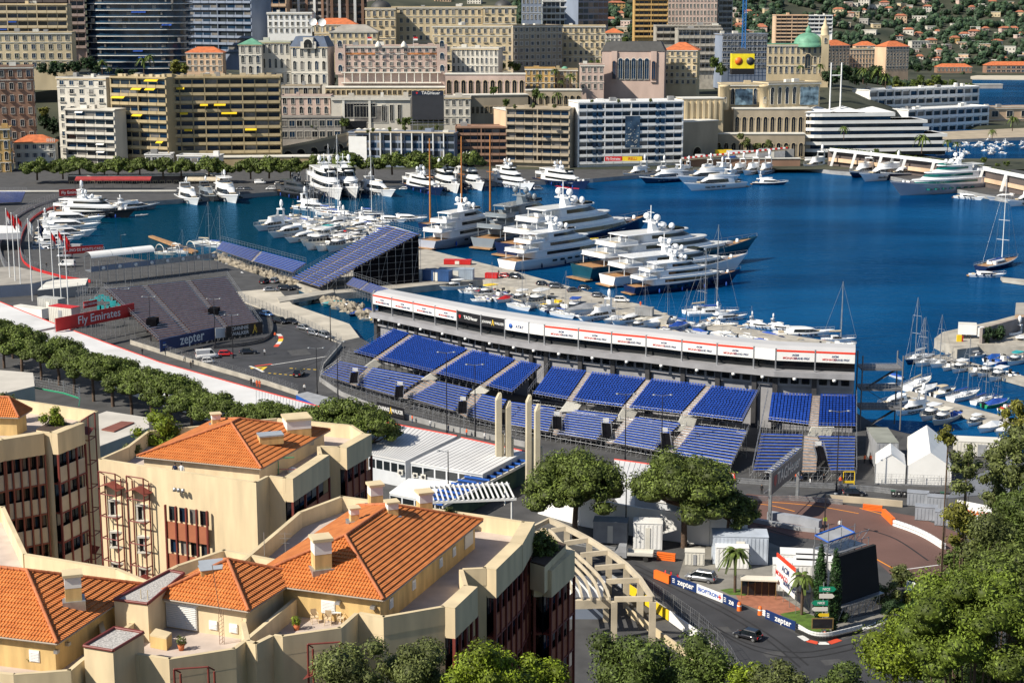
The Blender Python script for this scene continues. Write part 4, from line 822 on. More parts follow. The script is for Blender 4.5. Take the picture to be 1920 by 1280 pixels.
def smallboat(label,L=8,hm=gel,kind='cabin',cm=blue,cat='boat'):
 B=L*.32;hs,hb=L*.1,L*.14;nm={'cabin':'cabin_boat','open':'open_boat','cover':'covered_boat','sail':'sailing_boat','rib':'inflatable_dinghy'}[kind];o=thing(nm,label,cat)
 if kind=='rib':
  q=MB();pts=[(-L/2,-B/2,.35),(L*.15,-B/2,.4),(L*.4,-B*.25,.55),(L/2,0,.65),(L*.4,B*.25,.55),(L*.15,B/2,.4),(-L/2,B/2,.35)]
  for a,b in zip(pts,pts[1:]):q.tube(a,b,.24,n=7)
  q.build('tube',[cm],o);q=MB();q.box(-L/2,L*.2,-B/2,B/2,0,.25);q.build('floor',[greyc],o);q=MB();q.box(-L*.1,L*.05,-.3,.3,.25,.9);q.build('console',[gel],o)
 else:
  hu,dk2,rb,dk=hull_mb(L,B,hs,hb,over=.12,draft=.4);hu.build('hull',[hm],o);rb.build('gunwale',[gel if hm is not gel else cream],o);dk2.build('deck',[cream if kind!='sail' else gel],o)
 if kind=='cabin':
  q=MB();q.loft([ring(-L*.12,L*.3,B*.76,hs-.1,.6),ring(-L*.1,L*.16,B*.66,hs+L*.1,.5)],0,True);c=q.build('cabin',[gel],o);q=MB();q.loft([ring(-L*.08,L*.275,B*.765,hs+.12,.6),ring(-L*.07,L*.2,B*.7,hs+L*.08,.5)],0,True);q.build('window_band',[gmar],c)
  slabp(o,-L*.26,L*.1,B*.74,hs+L*.17,.12,cm,.4,'hard_top');
  for x in(-L*.22,L*.06):
   for s in(-1,1):q=MB();q.tube((x,s*B*.3,hs),(x,s*B*.3,hs+L*.17),.04,n=4);q.build('post',[metal],o)
  rail(o,dk,.45,.55,1)
 if kind=='open':
  q=MB();q.box(-L*.12,L*.02,-B*.18,B*.18,hs-.2,hs+.7);q.build('console',[gel],o);q=MB();q.add([(L*.02,-B*.2,hs+.6),(L*.02,B*.2,hs+.6),(-L*.03,B*.17,hs+1.1),(-L*.03,-B*.17,hs+1.1)],[(0,1,2,3),(3,2,1,0)]);q.build('wind_screen',[gmar],o)
  q=MB();q.box(-L*.36,-L*.24,-B*.3,B*.3,hs-.2,hs+.25);q.box(L*.12,L*.24,-B*.2,B*.2,hs-.1,hs+.12);q.build('seats',[cm],o);rail(o,dk,.35,.6,1)
 if kind=='cover':
  q=MB();q.loft([[(-L*.47,-B*.46,hs),(-L*.47,0,hs+.3),(-L*.47,B*.46,hs)],[(-L*.1,-B*.5,hs+.04),(-L*.1,0,hs+.9),(-L*.1,B*.5,hs+.04)],[(L*.2,-B*.42,hs+.12),(L*.2,0,hs+.6),(L*.2,B*.42,hs+.12)],[(L*.44,-.05,hb),(L*.44,0,hb+.05),(L*.44,.05,hb)]],0,False,False,False);q.build('cover',[cm],o)
 if kind in('open','cover','cabin'):q=MB();q.box(-L*.55,-L*.49,-.25,.25,.1,hs+.45);q.tube((-L*.53,0,-.3),(-L*.53,0,.3),.1);q.build('outboard_motor',[black],o)
 if kind=='sail':
  q=MB();q.loft([ring(-L*.1,L*.24,B*.5,hs,.7),ring(-L*.08,L*.14,B*.42,hs+.45,.6)],0,True);c=q.build('cabin',[gel],o);q=MB();q.box(-L*.03,L*.12,-B*.245,B*.245,hs+.15,hs+.32);q.build('window_band',[gmar],c)
  q=MB();H=L*1.35;q.tube((L*.08,0,hs),(L*.08,0,H),.09,.06,6);
  for z in(.45,.72):q.tube((L*.08,-B*.3,H*z),(L*.08,B*.3,H*z),.04,n=4)
  m_=q.build('mast',[metal],o);q=MB()
  for a,b in(((L*.48,0,hb),(L*.08,0,H)),((-L*.48,0,hs),(L*.08,0,H)),((L*.05,-B*.45,hs),(L*.08,-B*.3,H*.72)),((L*.05,B*.45,hs),(L*.08,B*.3,H*.72))):q.tube(a,b,.022,n=3)
  q.build('rigging',[metal],m_);q=MB();q.tube((L*.08,0,hs+1.2),(-L*.36,0,hs+1.15),.07);q.build('boom',[metal],o);q=MB();q.tube((L*.06,0,hs+1.4),(-L*.34,0,hs+1.28),.2,.12,7);q.build('sail_cover',[cm],o);rail(o,dk,.5,.0,1)
 return o
_proto={}
def place(kind,args,stern,bow,label='',group=None,sc=True,flip=False):
 key=(kind,str(sorted((k,getattr(v,'name',v))for k,v in args.items())))
 a,b=G(*stern,0),G(*bow,0);d=b-a;L=args.get('L',{'super':45,'motor':20}.get(kind,8));f={'super':superyacht,'motor':motoryacht}.get(kind)
 if key not in _proto:o=f('',**args)if f else smallboat('',kind=kind,**args);_proto[key]=o
 else:o=dup(_proto[key])
 o['label']=label
 if group:o['group']=group
 o.location=(a+b)/2;o.rotation_euler=(0,0,math.atan2(d.y,d.x));s=d.length/L if sc else 1;o.scale=(s,s,s);return o
S=lambda lab,st,bw,**k:place('super',k,st,bw,lab,'superyachts moored in the harbour')
Mo=lambda lab,st,bw,**k:place('motor',k,st,bw,lab,'motor yachts moored in the harbour')
S('white superyacht with black hull, largest yacht at the left end of the harbour',(98,404),(256,409),L=36,hm=black,decks=2)
Mo('grey hulled boat whose bow shows just right of the black hulled yacht',(205,398),(300,391),L=28,hm=greyh)
Mo('white yacht with long dark windows directly in front of the black hulled yacht',(66,419),(198,419),L=28,fly=False)
Mo('sleek low white yacht, second in front of the black hulled yacht at the left',(64,432),(190,431),L=27,fly=False)
Mo('white yacht with open flybridge in the left row, above the red casino sign',(56,446),(182,443),L=26)
Mo('white flybridge yacht in the left row just above the vans',(56,458),(140,456),L=18)
Mo('lowest white motor boat of the left row, behind the flagpoles',(62,472),(128,469),L=15,fly=False)
for i,(s,b)in enumerate((((70,450),(160,449)),((60,466),(120,464)),((60,480),(118,478)),((66,425),(150,424)),((128,392),(240,396)))):Mo('%s of the white cruisers squeezed between the left yachts'%('third from the top','second lowest','lowest','second from the top','topmost')[i],s,b,L=19-i,fly=i!=2)
place('rib',dict(L=7,cm=greyc),(254,405),(278,404),'small tender floating beside the black hulled yacht')
Mo('white yacht with round portholes, left one of three bow on yachts on the left',(340,372),(374,387),L=27)
Mo('dark grey motor yacht between two white ones on the left',(378,367),(404,380),L=24,hm=dgrey,sm=greyh)
Mo('white yacht with three window tiers, right one of three bow on yachts',(410,366),(447,384),L=27,top=gel)
S('dark grey superyacht with black hull, leftmost of the back row',(524,365),(606,381),L=36,hm=black,sm=dgrey,decks=2)
S('white superyacht right beside the dark grey one in the back row',(590,352),(642,378),L=34,decks=2)
S('white superyacht with grey hull bow, third of the back row',(628,350),(672,375),L=33,decks=2,hm=gel,B=7)
Mo('big sleek white motor yacht with dark swooping windows in the back row',(678,358),(742,371),L=32,B=7.5)
S('classic navy hulled yacht with rounded white decks in the back row',(762,352),(832,369),L=38,hm=navy,decks=2)
S('white superyacht with twin radomes right of the navy hulled classic',(812,345),(862,365),L=34,decks=2)
S('white superyacht with high mast right of the twin radome yacht',(858,342),(908,360),L=34,decks=3,B=6.6)
S('tall white yacht with three stacked dark window bands in the back row',(922,345),(1002,359),L=36,decks=3)
S('navy hulled white yacht with red waterline, right end of the back row',(1008,342),(1106,357),L=38,hm=navy,boot=red,decks=2)
Mo('white flybridge boat at the left end of the right hand back group',(1218,328),(1168,336),L=16)
Mo('white boat with blue window band and dark hull bottom, right hand group',(1296,338),(1198,345),L=24,hm=navy,fly=True,gm=glass[1])
Mo('long classic white motor yacht with dark hull windows, front of the right hand group',(1392,350),(1282,359),L=28)
Mo('white motor yacht just behind the long classic one',(1376,337),(1268,345),L=26)
Mo('navy hulled motor yacht pointing right, right end of the middle group',(1410,346),(1478,347),L=20,hm=navy)
for i,(s,b,L)in enumerate((((1300,322),(1258,326),12),((1340,322),(1300,328),13),((1372,320),(1338,326),12),((1400,321),(1366,328),14),((1424,322),(1392,330),13),((1250,324),(1222,330),12),((1446,322),(1420,330),12))):
 Mo('%s of the small white motor yachts at the far right quay'%ORD[[5,1,2,3,4,0,6][i]]if i!=5 else 'leftmost of the small white motor yachts at the far right quay',s,b,L=L)
Mo('white motor yacht in front of the white van on the right quay',(1548,312),(1506,320),L=15);place('open',dict(L=9),(1480,312),(1504,314),'small grey launch left of the white motor yacht near the van')
Mo('navy hulled motor yacht partly hidden at the left of the right hand row',(1640,325),(1592,335),L=20,hm=navy,sm=gel)
Mo('white flybridge motor yacht left of the big silver yacht',(1700,331),(1610,342),L=24);Mo('navy hulled sport yacht between the white flybridge yacht and the silver yacht',(1742,330),(1650,339),L=24,hm=navy,fly=False)
S('big silver hulled superyacht with teal windows pointing left at the right quay',(1868,354),(1668,368),L=52,hm=silver,sm=gel,gm=gtea,decks=3)
Mo('low white sport boat with dark stripe in front of the silver yacht',(1790,371),(1846,376),L=14,fly=False,hm=gel);Mo('white cruiser behind the low sport boat, right of the silver yacht',(1912,374),(1848,376),L=14,fly=False);Mo('white cruiser with red cushion at the right edge quay',(1965,380),(1885,388),L=14)
S('white superyacht with grey blue hull and a cluster of radomes, left end of the pier',(800,468),(968,436),L=44,hm=silver,decks=3)
S('grey superyacht with yellow deck toys behind the white ones on the pier',(905,468),(1085,428),L=46,hm=greyh,sm=greyh,decks=3,tender=yellow)
S('white superyacht with navy hull and white crane boom, second from the back on the pier',(950,482),(1218,440),L=52,hm=navy,decks=3)
S('tall white superyacht with long dark side windows in the middle of the pier',(950,508),(1165,474),L=50,decks=3,tender=yellow)
S('longest white superyacht with teal blue hull and pointed bow at the pier',(1090,525),(1418,486),L=60,hm=mat('teal_hull',(.01,.06,.09),.15,.1,.3,coat=.4),decks=3)
S('white superyacht between the longest yacht and the navy hulled one on the pier',(1138,537),(1400,508),L=48,decks=2)
S('front superyacht with dark navy hull, blue fenders and square windows on the pier',(1180,552),(1388,530),L=46,hm=navy,decks=3)
def mast3():
 a,b=G(792,428,0),G(945,412,0);d=b-a;o=thing('classic_schooner','classic schooner with three tall orange wooden masts behind the pier yachts','sailing ship',(a+b)/2,math.atan2(d.y,d.x));L=d.length
 hu,dk2,rb,dk=hull_mb(L,L*.18,1.9,3.2);hu.build('hull',[navy],o);rb.build('bulwark',[gel],o);dk2.build('deck',[teak],o)
 for u,v in((799,265),(857,245),(911,263)):
  x=(u-792)/153*L-L/2+2;q=MB();q.tube((x,0,2),(x,0,35),.42,.25,8);q.tube((x,-2.4,20),(x,2.4,20),.12);m_=q.build('mast',[mat('varnished_wood',(.45,.17,.04),.4,.15,1)],o);q=MB()
  for s in(-1,1):
   for e in(-2,2):q.tube((x+e,s*L*.085,2),(x,0,30),.04,n=3)
  q.build('rigging',[dmetal],m_)
mast3()
def bigsail(label,st,bw,H,hm=gel,mm=white,cm=blue):
 a,b=G(*st,0),G(*bw,0);d=b-a;L=d.length;o=thing('sailing_yacht',label,'sailing yacht',(a+b)/2,math.atan2(d.y,d.x));B=L*.24
 hu,dk2,rb,dk=hull_mb(L,B,L*.055+.3,L*.08+.3,over=.14);hu.build('hull',[hm],o);rb.build('bulwark',[gel],o);dk2.build('deck',[teak if L>16 else gel],o);tier(o,-L*.22,L*.14,B*.6,L*.055,L*.055+1.2,1.6,gel,gmar,.5,(.3,.75))
 q=MB();q.tube((L*.06,0,1),(L*.06,0,H),.16,.1,7)
 for z in(.3,.52,.74):q.tube((L*.06,-B*.42*(1.1-z*.6),H*z),(L*.06,B*.42*(1.1-z*.6),H*z),.07,n=4)
 m_=q.build('mast',[mm],o);q=MB()
 for e in((L*.49,0,1.5),(-L*.48,0,1.3)):q.tube(e,(L*.06,0,H*.98),.04,n=3)
 for s in(-1,1):q.tube((L*.04,s*B*.46,1.2),(L*.06,s*B*.3,H*.52),.03,n=3);q.tube((L*.06,s*B*.3,H*.52),(L*.06,0,H*.97),.03,n=3)
 q.build('rigging',[metal],m_);q=MB();q.tube((L*.06,0,2.6),(-L*.3,0,2.6),.14);q.build('boom',[metal],o);q=MB();q.tube((L*.05,0,2.85),(-L*.28,0,2.8),.26,.18,7);q.build('sail_cover',[cm],o);rail(o,dk,.7,0,1);return o
bigsail('large dark hulled sailing yacht with very tall white mast at the right edge',(1838,508),(1908,492),30,navy)
Mo('white open cruiser moored in front of the tall masted sailing yacht',(1816,518),(1886,520),L=11,fly=False)
bigsail('sailing boat with tall thin mast alone right of the pit building roof',(1540,640),(1605,640),16,gel,metal,beigec)
bigsail('sailing yacht with the tallest white mast in the middle marina',(600,402),(662,410),34);bigsail('sailing yacht whose white mast stands just left of the tallest mast',(590,396),(640,402),29)
bigsail('sailing yacht with white mast right of the tallest mast in the middle marina',(668,402),(720,406),27,navy);bigsail('sailing yacht with blue sail cover behind the pit building, tallest mast there',(1290,592),(1385,590),26,gel,metal)
bigsail('grey masted sailing boat left of the blue covered sailing yacht',(1282,588),(1352,582),19,gel,metal,beigec)
slab('pontoon',[(485,413),(560,407),(740,425),(790,440),(784,442),(560,413)],.7,offw,zb=.1);slab('pontoon',[(278,442),(286,441),(372,470),(360,473)],.7,teak,zb=.1)
slab('pontoon',[(1740,668),(1762,664),(1925,706),(1925,720)],.9,conc,zb=.1);slab('pontoon',[(1683,740),(1705,732),(1925,792),(1925,812)],.9,conc,zb=.1);slab('pontoon',[(1310,610),(1330,604),(1560,640),(1600,650),(1600,662)],.9,conc,zb=.1)
slab('jetty',[(1876,519),(1925,524),(1925,530),(1880,524)],1,conc,zb=.1);slab('jetty',[(1112,330),(1170,327),(1172,331),(1114,334)],1.5,conc,zb=.1)
CN={blue.name:'blue',tcan.name:'teal',beigec.name:'beige',greyc.name:'grey',gel.name:'white',navy.name:'navy',cream.name:'cream',red.name:'red',yellow.name:'yellow',gpaint.name:'green',bpaint.name:'blue',orange.name:'orange'}
def row(where,grp,lst):
 by={}
 for it in lst:
  kind,cm,hm,L,st,bw=it;args=dict(L=L)
  if kind in('motor',):o=place('motor',dict(L=L,hm=hm,fly=cm is not None),st,bw,'',grp);nm='white flybridge cruisers' if cm is not None else 'low white cruisers'
  else:
   args.update(cm=cm,hm=hm);o=place(kind,args,st,bw,'',grp);h_='' if hm is gel else CN.get(hm.name,'dark')+' hulled '
   nm=h_+{'cabin':'%s topped cabin boats','open':'open boats with %s seats','cover':'%s covered boats','sail':'sailing boats with %s sails','rib':'%s inflatable dinghies'}[kind]%CN[cm.name]
  if where!='in the far right basin':o.scale=[x*1.2 for x in o.scale]
  by.setdefault(nm,[]).append(o)
 for nm,l in by.items():
  if len(l)==1:l[0]['label']='single one of the '+nm+' '+where
  else:rank(l,'%s of the '+nm+' '+where)
gl=gel
row('in the middle marina','boats in the middle marina',[('motor',1,gl,12,(536,424),(482,434)),('motor',None,gl,13,(570,436),(510,447)),('motor',None,gl,11,(592,446),(540,456)),('motor',1,gl,15,(560,392),(622,398)),('open',beigec,gl,8,(560,408),(530,412)),('cabin',beigec,gl,10,(612,452),(568,462)),('cabin',gl,gl,9,(626,456),(575,470)),('open',gl,gl,9,(636,462),(595,472)),('cover',greyc,gl,9,(560,418),(540,424)),('motor',1,gl,13,(600,425),(560,430)),('motor',None,gl,12,(640,430),(598,438)),('cabin',tcan,gl,10,(630,440),(590,447)),('motor',1,gl,12,(650,418),(610,424)),('sail',blue,gl,12,(560,425),(590,433)),('sail',beigec,gl,11,(598,440),(632,445)),('sail',blue,gl,10,(640,448),(668,450)),('motor',None,gl,13,(690,425),(650,432)),('motor',1,gl,17,(668,420),(726,424)),('cabin',gl,gl,10,(690,438),(655,443)),('open',red,gl,8,(650,437),(628,441)),('motor',None,gl,14,(708,414),(760,417)),('motor',None,gl,18,(735,413),(795,415)),('cabin',gl,gl,9,(670,455),(640,462)),('sail',greyc,gl,11,(700,440),(730,446)),('cover',blue,gl,9,(520,414),(548,418)),('motor',1,gl,13,(630,408),(672,412)),('rib',greyc,gl,6,(530,408),(545,409)),('cabin',gl,gl,10,(655,462),(615,473))])
row('in the inner basin','small boats in the inner basin',[('open',gl,gl,8,(628,563),(590,566)),('cover',tcan,tcan,8,(642,571),(606,574)),('open',blue,gl,8,(668,576),(632,582)),('cover',blue,navy,8,(680,588),(656,594)),('cover',blue,gl,8,(700,586),(668,594)),('open',beigec,cream,7,(708,598),(680,602)),('cover',yellow,cream,6,(716,600),(694,606)),('rib',greyc,gl,6,(722,606),(704,610)),('open',greyc,gl,6,(728,612),(712,616)),('rib',gl,gl,5,(604,560),(590,562))])
row('in front of the pier','boats along the pier',[('cabin',gl,gl,10,(878,540),(828,544)),('open',gl,gl,8,(896,545),(866,550)),('cover',red,gl,9,(924,548),(890,552)),('cabin',yellow,cream,9,(938,552),(890,560)),('open',blue,gl,7,(950,556),(918,564)),('cover',red,gl,7,(958,562),(932,568)),('cabin',gl,gl,9,(990,560),(960,570)),('open',beigec,gl,8,(1010,562),(985,572)),('cabin',gl,gl,11,(1030,566),(988,580)),('open',yellow,cream,8,(1050,572),(1008,582)),('rib',navy,gl,6,(1048,582),(1025,588)),('cabin',blue,gl,9,(1085,576),(1068,588)),('cover',greyc,gl,11,(1118,582),(1060,594)),('motor',1,gl,12,(1150,592),(1092,604)),('cover',gl,gl,9,(1165,600),(1134,608)),('motor',None,gl,13,(1210,600),(1152,612)),('cover',gl,gl,12,(1252,606),(1200,616)),('cabin',cream,cream,9,(1215,612),(1180,620)),('open',blue,gl,8,(1262,614),(1240,620)),('cover',blue,gl,8,(1280,612),(1255,622)),('cover',navy,gl,7,(1285,622),(1262,628)),('sail',blue,gl,11,(1190,590),(1222,596)),('sail',beigec,gl,12,(1230,596),(1266,602)),('sail',blue,gl,11,(1268,606),(1300,612)),('sail',greyc,gl,11,(905,560),(935,566)),('sail',beigec,gl,11,(960,575),(992,584)),('sail',blue,gl,11,(1040,590),(1075,598)),('sail',greyc,gl,12,(1330,612),(1300,622)),('open',gl,gl,8,(1320,612),(1378,616)),('cover',blue,gl,8,(1300,622),(1325,628)),('cover',gl,gl,8,(1335,628),(1370,630)),('motor',1,gl,14,(1335,602),(1395,598)),('cabin',beigec,cream,9,(1375,622),(1412,624)),('motor',1,gl,15,(1400,612),(1452,618)),('cover',blue,gl,8,(1430,628),(1458,634)),('motor',1,gl,14,(1440,616),(1490,622)),('motor',None,gl,16,(1460,630),(1555,630)),('cover',navy,gl,8,(1475,640),(1455,634)),('cabin',beigec,cream,8,(1490,642),(1515,645)),('rib',red,gl,6,(1520,640),(1545,642)),('open',gl,gl,8,(1545,650),(1600,652))])
row('at the stone pontoons','boats at the right pontoons',[('cover',beigec,cream,8,(1812,664),(1780,668)),('open',gl,gl,7,(1786,660),(1768,663)),('cabin',gl,gl,7,(1816,670),(1846,668)),('cover',bpaint,gl,7,(1850,678),(1874,671)),('open',bpaint,bpaint,7,(1866,683),(1900,676)),('cabin',tcan,gl,8,(1918,676),(1890,686)),('sail',gl,gl,8,(1752,680),(1718,688)),('sail',greyc,gl,8,(1785,682),(1746,690)),('open',gl,gl,7,(1788,688),(1768,696)),('cabin',gl,gl,9,(1815,690),(1786,700)),('open',gl,gl,7,(1836,696),(1820,706)),('cabin',gl,gl,9,(1868,698),(1834,708)),('cabin',gl,gl,9,(1890,705),(1856,716)),('open',gl,gl,7,(1905,708),(1882,716)),('sail',beigec,gl,11,(1704,732),(1742,718)),('cover',gl,gl,9,(1726,738),(1754,728)),('cabin',beigec,gl,9,(1752,744),(1788,736)),('sail',blue,gl,10,(1786,752),(1832,742)),('sail',blue,gl,8,(1828,758),(1860,750)),('cover',blue,gpaint,8,(1848,764),(1888,756)),('sail',blue,gl,8,(1858,754),(1878,748)),('open',red,gl,6,(1876,770),(1896,764)),('motor',1,gl,13,(1738,766),(1680,780)),('cabin',gl,gl,9,(1764,776),(1728,790)),('cabin',cream,cream,9,(1786,784),(1750,798)),('cover',blue,gl,8,(1798,780),(1768,790)),('cabin',gl,gl,8,(1840,790),(1815,800)),('cover',gl,gl,8,(1872,800),(1836,812)),('cover',gl,gl,8,(1904,806),(1868,818)),('open',gl,gl,7,(1925,800),(1900,806)),('motor',None,gl,12,(1700,752),(1650,768)),('cover',blue,gl,9,(1672,705),(1692,712)),('cabin',gl,gl,9,(1660,730),(1690,728)),('sail',gl,navy,9,(1738,672),(1700,684)),('motor',1,gl,12,(1915,640),(1870,652)),('cabin',gl,gl,9,(1925,650),(1898,662))])
rq=random.Random(77);lst=[]
for i in range(34):
 t=(i+rq.random()*.6)/34;u=lerp(880,1500,t);v=pw(u,[(880,548),(1100,590),(1250,622),(1500,648)])+rq.uniform(-4,12);k=rq.choice(('sail','sail','cabin','open','cover','cabin'));e=rq.choice((-1,1));dx=rq.uniform(18,30)*e
 lst.append((k,rq.choice((gl,blue,beigec,gl,greyc)),gl,11 if k=='sail' else 8,(u,v),(u+dx,v+e*rq.uniform(1,7))))
row('close behind the pit building','boats close behind the pit building',lst);lst=[]
for i in range(22):
 u=rq.uniform(560,735);v=rq.uniform(404,456);k=rq.choice(('sail','cabin','open','sail','cabin'));e=rq.choice((-1,1,-1));lst.append((k,rq.choice((gl,blue,beigec,gl)),gl,11 if k=='sail' else 9,(u,v),(u+e*rq.uniform(26,38),v+rq.uniform(1,6))))
row('among the middle marina pontoons','boats among the middle pontoons',lst)
row('behind the brown stand','boats behind the left stand',[('cover',blue,gl,8,(418,505),(440,510)),('cover',blue,gl,7,(430,514),(456,518)),('open',gl,gl,7,(402,498),(425,502)),('cover',gl,gl,7,(445,520),(468,526)),('open',beigec,cream,7,(296,476),(330,478)),('cabin',gl,gl,8,(320,468),(350,470)),('sail',beigec,gl,11,(370,458),(408,462)),('sail',blue,gl,12,(392,462),(428,466)),('sail',blue,gl,10,(330,474),(352,476))])
r_=random.Random(5);lst=[]
for i in range(48):u=r_.uniform(1760,1930);v=r_.uniform(264,292);e=r_.choice((-1,1))*r_.uniform(9,16);lst.append(('motor',r_.choice((1,None)),gl,13,(u,v),(u+e,v+r_.uniform(-2,2))))
row('in the far right basin','boats in the far basin',lst)
# STANDS
blueseat=mat('blue_seat',(.012,.065,.36),.45,.3,2.5);bench_br=mat('stand_bench',(.13,.13,.19),.6,.2,1);wood=mat('stand_plank',(.42,.27,.17),.8,.3,1.5);mesh_m=mat('steel_grey',(.3,.32,.34),.5,.2,1,metal=.5)
tbr=mat('tread_brown',(.12,.07,.06),.8,.3,1)
tread=mat('tread_grey',(.1,.09,.1),.8,.3,1)
net_shade_m=mat('dark_netting_and_shade',(.006,.006,.008),.9,.3,1,spec=.05)  # flat black for netting, also painted as shade in openings and recesses
def quad3(bl,br,fr,fl,zb,zf):return[G(*bl,zb),G(*br,zb),G(*fr,zf),G(*fl,zf)]
def tierblock(root,o,q4,n,kind,nm,mm=None):
 bl,br,fr,fl=[p-o for p in q4]
 for k in range(n):
  t=(k+.15)/n;t2=(k+.6)/n;t3=(k+1)/n
  a,b=fl.lerp(bl,t),fr.lerp(br,t);a2,b2=fl.lerp(bl,t2),fr.lerp(br,t2);zz=lerp(fl.z,bl.z,k/n)
  mb=MB();d=(b-a);L=d.length;dd=d/L;up=Vector((0,0,1));back=(a2-a);back.z=0;back=back.normalized()*(.32 if kind=='seat' else.5)
  c0=fl.lerp(bl,k/n);c1=fr.lerp(br,k/n);e0=fl.lerp(bl,t3);e1=fr.lerp(br,t3);e0.z=c0.z;e1.z=c1.z
  mb.add([c0,c1,e1,e0,e1+up*(bl.z-fl.z)/n,e0+up*(bl.z-fl.z)/n],[(0,1,2,3),(3,2,4,5)],1)
  mb.add([c0+up*.0-back*.1,c1-back*.1,c1-back*.1-up*.06+back*.25,c0-back*.1-up*.06+back*.25],[(0,3,2,1)],2)
  s0,s1=a+up*.38,b+up*.38;s0.z=s1.z=c0.z+.4
  if kind=='seat':
   m_=max(4,int(L/.62));
   for i in range(m_):
    p=s0+dd*((i+.12)*L/m_);w=dd*(L/m_*.76)
    mb.add([p,p+w,p+w+back,p+back,p+w+back+up*.2,p+back+up*.2],[(0,1,2,3),(3,2,4,5)],0)
  else:
   mb.add([s0,s1,s1+back*.8,s0+back*.8,s0-up*.07,s1-up*.07,s1+back*.8+up*.14,s0+back*.8+up*.14],[(0,1,2,3),(4,5,1,0),(3,2,6,7)],0)
   mb.add([s0-up*.1-back*.05,s1-up*.1-back*.05,s1+up*.02,s0+up*.02],[(0,1,2,3)],2)
  mb.build(nm,[mm or blueseat,net_shade_m if kind=='seat' else(tbr if mm is bench_br else tread),metal],root)
def aisle(root,o,q4,n,am=None):
 bl,br,fr,fl=[p-o for p in q4];mb=MB()
 for k in range(n*2):
  t,t3=k/n/2,(k+1)/n/2;c0,c1,e0,e1=fl.lerp(bl,t),fr.lerp(br,t),fl.lerp(bl,t3),fr.lerp(br,t3);z=c0.z+.12
  for p in(c0,c1,e0,e1):p.z=z
  mb.add([c0,c1,e1,e0],[(0,1,2,3)],1 if k%2 else 0);mb.add([c0,c1,c1-Vector((0,0,.2)),c0-Vector((0,0,.2))],[(0,3,2,1)],1)
 mb.build('stair',[am or wood,metal],root)
def railing(root,o,pts,h=1.1,n=8,m=None,nm='railing'):
 mb=MB()
 for a,b in zip(pts,pts[1:]):
  a,b=a-o,b-o
  for z in(h,h*.55):mb.tube(a+Vector((0,0,z)),b+Vector((0,0,z)),.035,n=4)
  for i in range(n+1):p=a.lerp(b,i/n);mb.tube(p,p+Vector((0,0,h)),.03,n=4)
 return mb.build(nm,[m or metal],root)
def scaff(root,o,base,z0,tops,step=3.0,m=None,nm='scaffold',rows=2,off=None):
 """poles and braces under a line of points"""
 mb=MB();off=off or Vector((0,1,0))
 for r_ in range(rows):
  pr=None
  for i,p in enumerate(base):
   q=p-o+off*(r_*3);t=tops[i]if isinstance(tops,list)else tops
   mb.tube((q.x,q.y,z0-o.z),(q.x,q.y,t-o.z),.06,n=4)
   if pr is not None:
    z=z0-o.z+1
    while z<t-o.z:mb.tube((pr.x,pr.y,z),(q.x,q.y,z),.045,n=3);z+=2
    if i%2:mb.tube((pr.x,pr.y,z0-o.z),(q.x,q.y,t-o.z-.3),.045,n=3)
   pr=q
 return mb.build(nm,[m or metal],root)
def stand(name,label,blocks,ais,kindmm=None,cat='grandstand',rail=None,scf=None):
 o=G(*blocks[0][4],2);root=thing(name,label,cat,o)
 for kind,bl,br,fr,fl,zb,zf,n in blocks:tierblock(root,o,quad3(bl,br,fr,fl,zb,zf),n,kind,'seat_row' if kind=='seat' else 'bench_row',kindmm)
 for bl,br,fr,fl,zb,zf,n in ais:aisle(root,o,quad3(bl,br,fr,fl,zb,zf),n,tbr if kindmm else None)
 for pts,h,n in rail or[]:railing(root,o,[G(*p)for p in pts],h,n)
 for a,b,z0,za,zb,rows,n in scf or[]:
  A_,B_=G(*a),G(*b);scaff(root,o,[A_.lerp(B_,i/n)for i in range(n+1)],z0,[lerp(za,zb,i/n)for i in range(n+1)],rows=rows)
 return root,o
ZL,ZK,ZU,ZT=3.6,7.2,8.4,11.6
up_=lambda bl,br,fr,fl:('seat',bl,br,fr,fl,ZT,ZU,17);lo_=lambda bl,br,fr,fl,n=12:('bench',bl,br,fr,fl,ZK,ZL,n)
al_=lambda bl,br,fr,fl:(bl,br,fr,fl,ZT,ZU,14)
M1,o1=stand('grandstand','left curved section of the big blue grandstand in front of the pit building',[up_((738,618),(768,627),(700,673),(662,663)),up_((776,629),(878,656),(806,700),(708,676)),up_((886,658),(968,675),(900,723),(816,703)),up_((977,678),(1016,686),(960,738),(910,726)),lo_((637,678),(690,688),(655,720),(600,703),8),lo_((698,690),(800,707),(740,744),(668,724),9),lo_((820,716),(884,730),(850,772),(765,748),10),lo_((904,740),(950,750),(926,794),(874,782),10)],[al_((768,627),(776,629),(708,676),(700,673)),al_((878,656),(886,658),(816,703),(806,700)),al_((968,675),(977,678),(910,726),(900,723)),((805,708),(820,716),(765,748),(748,745),ZK,ZL,10),((890,732),(904,740),(874,782),(857,774),ZK,ZL,10),((690,688),(698,690),(668,724),(656,720),ZK,ZL,8)],rail=[([(662,664,ZU),(760,689,ZU),(860,714,ZU),(960,740,ZU)],1.1,12),([(600,706,ZL),(740,748,ZL),(850,775,ZL),(930,797,ZL)],1.1,14),([(600,706,ZL),(640,678,ZK)],1.1,8),([(960,740,ZU),(1018,686,ZT)],1.2,12),([(662,664,ZU),(738,617,ZT)],1.2,12)],scf=[((600,705,ZL),(740,747,ZL),2,ZL,ZL,2,16),((740,747,ZL),(930,796,ZL),2,ZL,ZL,2,20),((640,690,4),(900,742,6),2,8,8,3,22)])
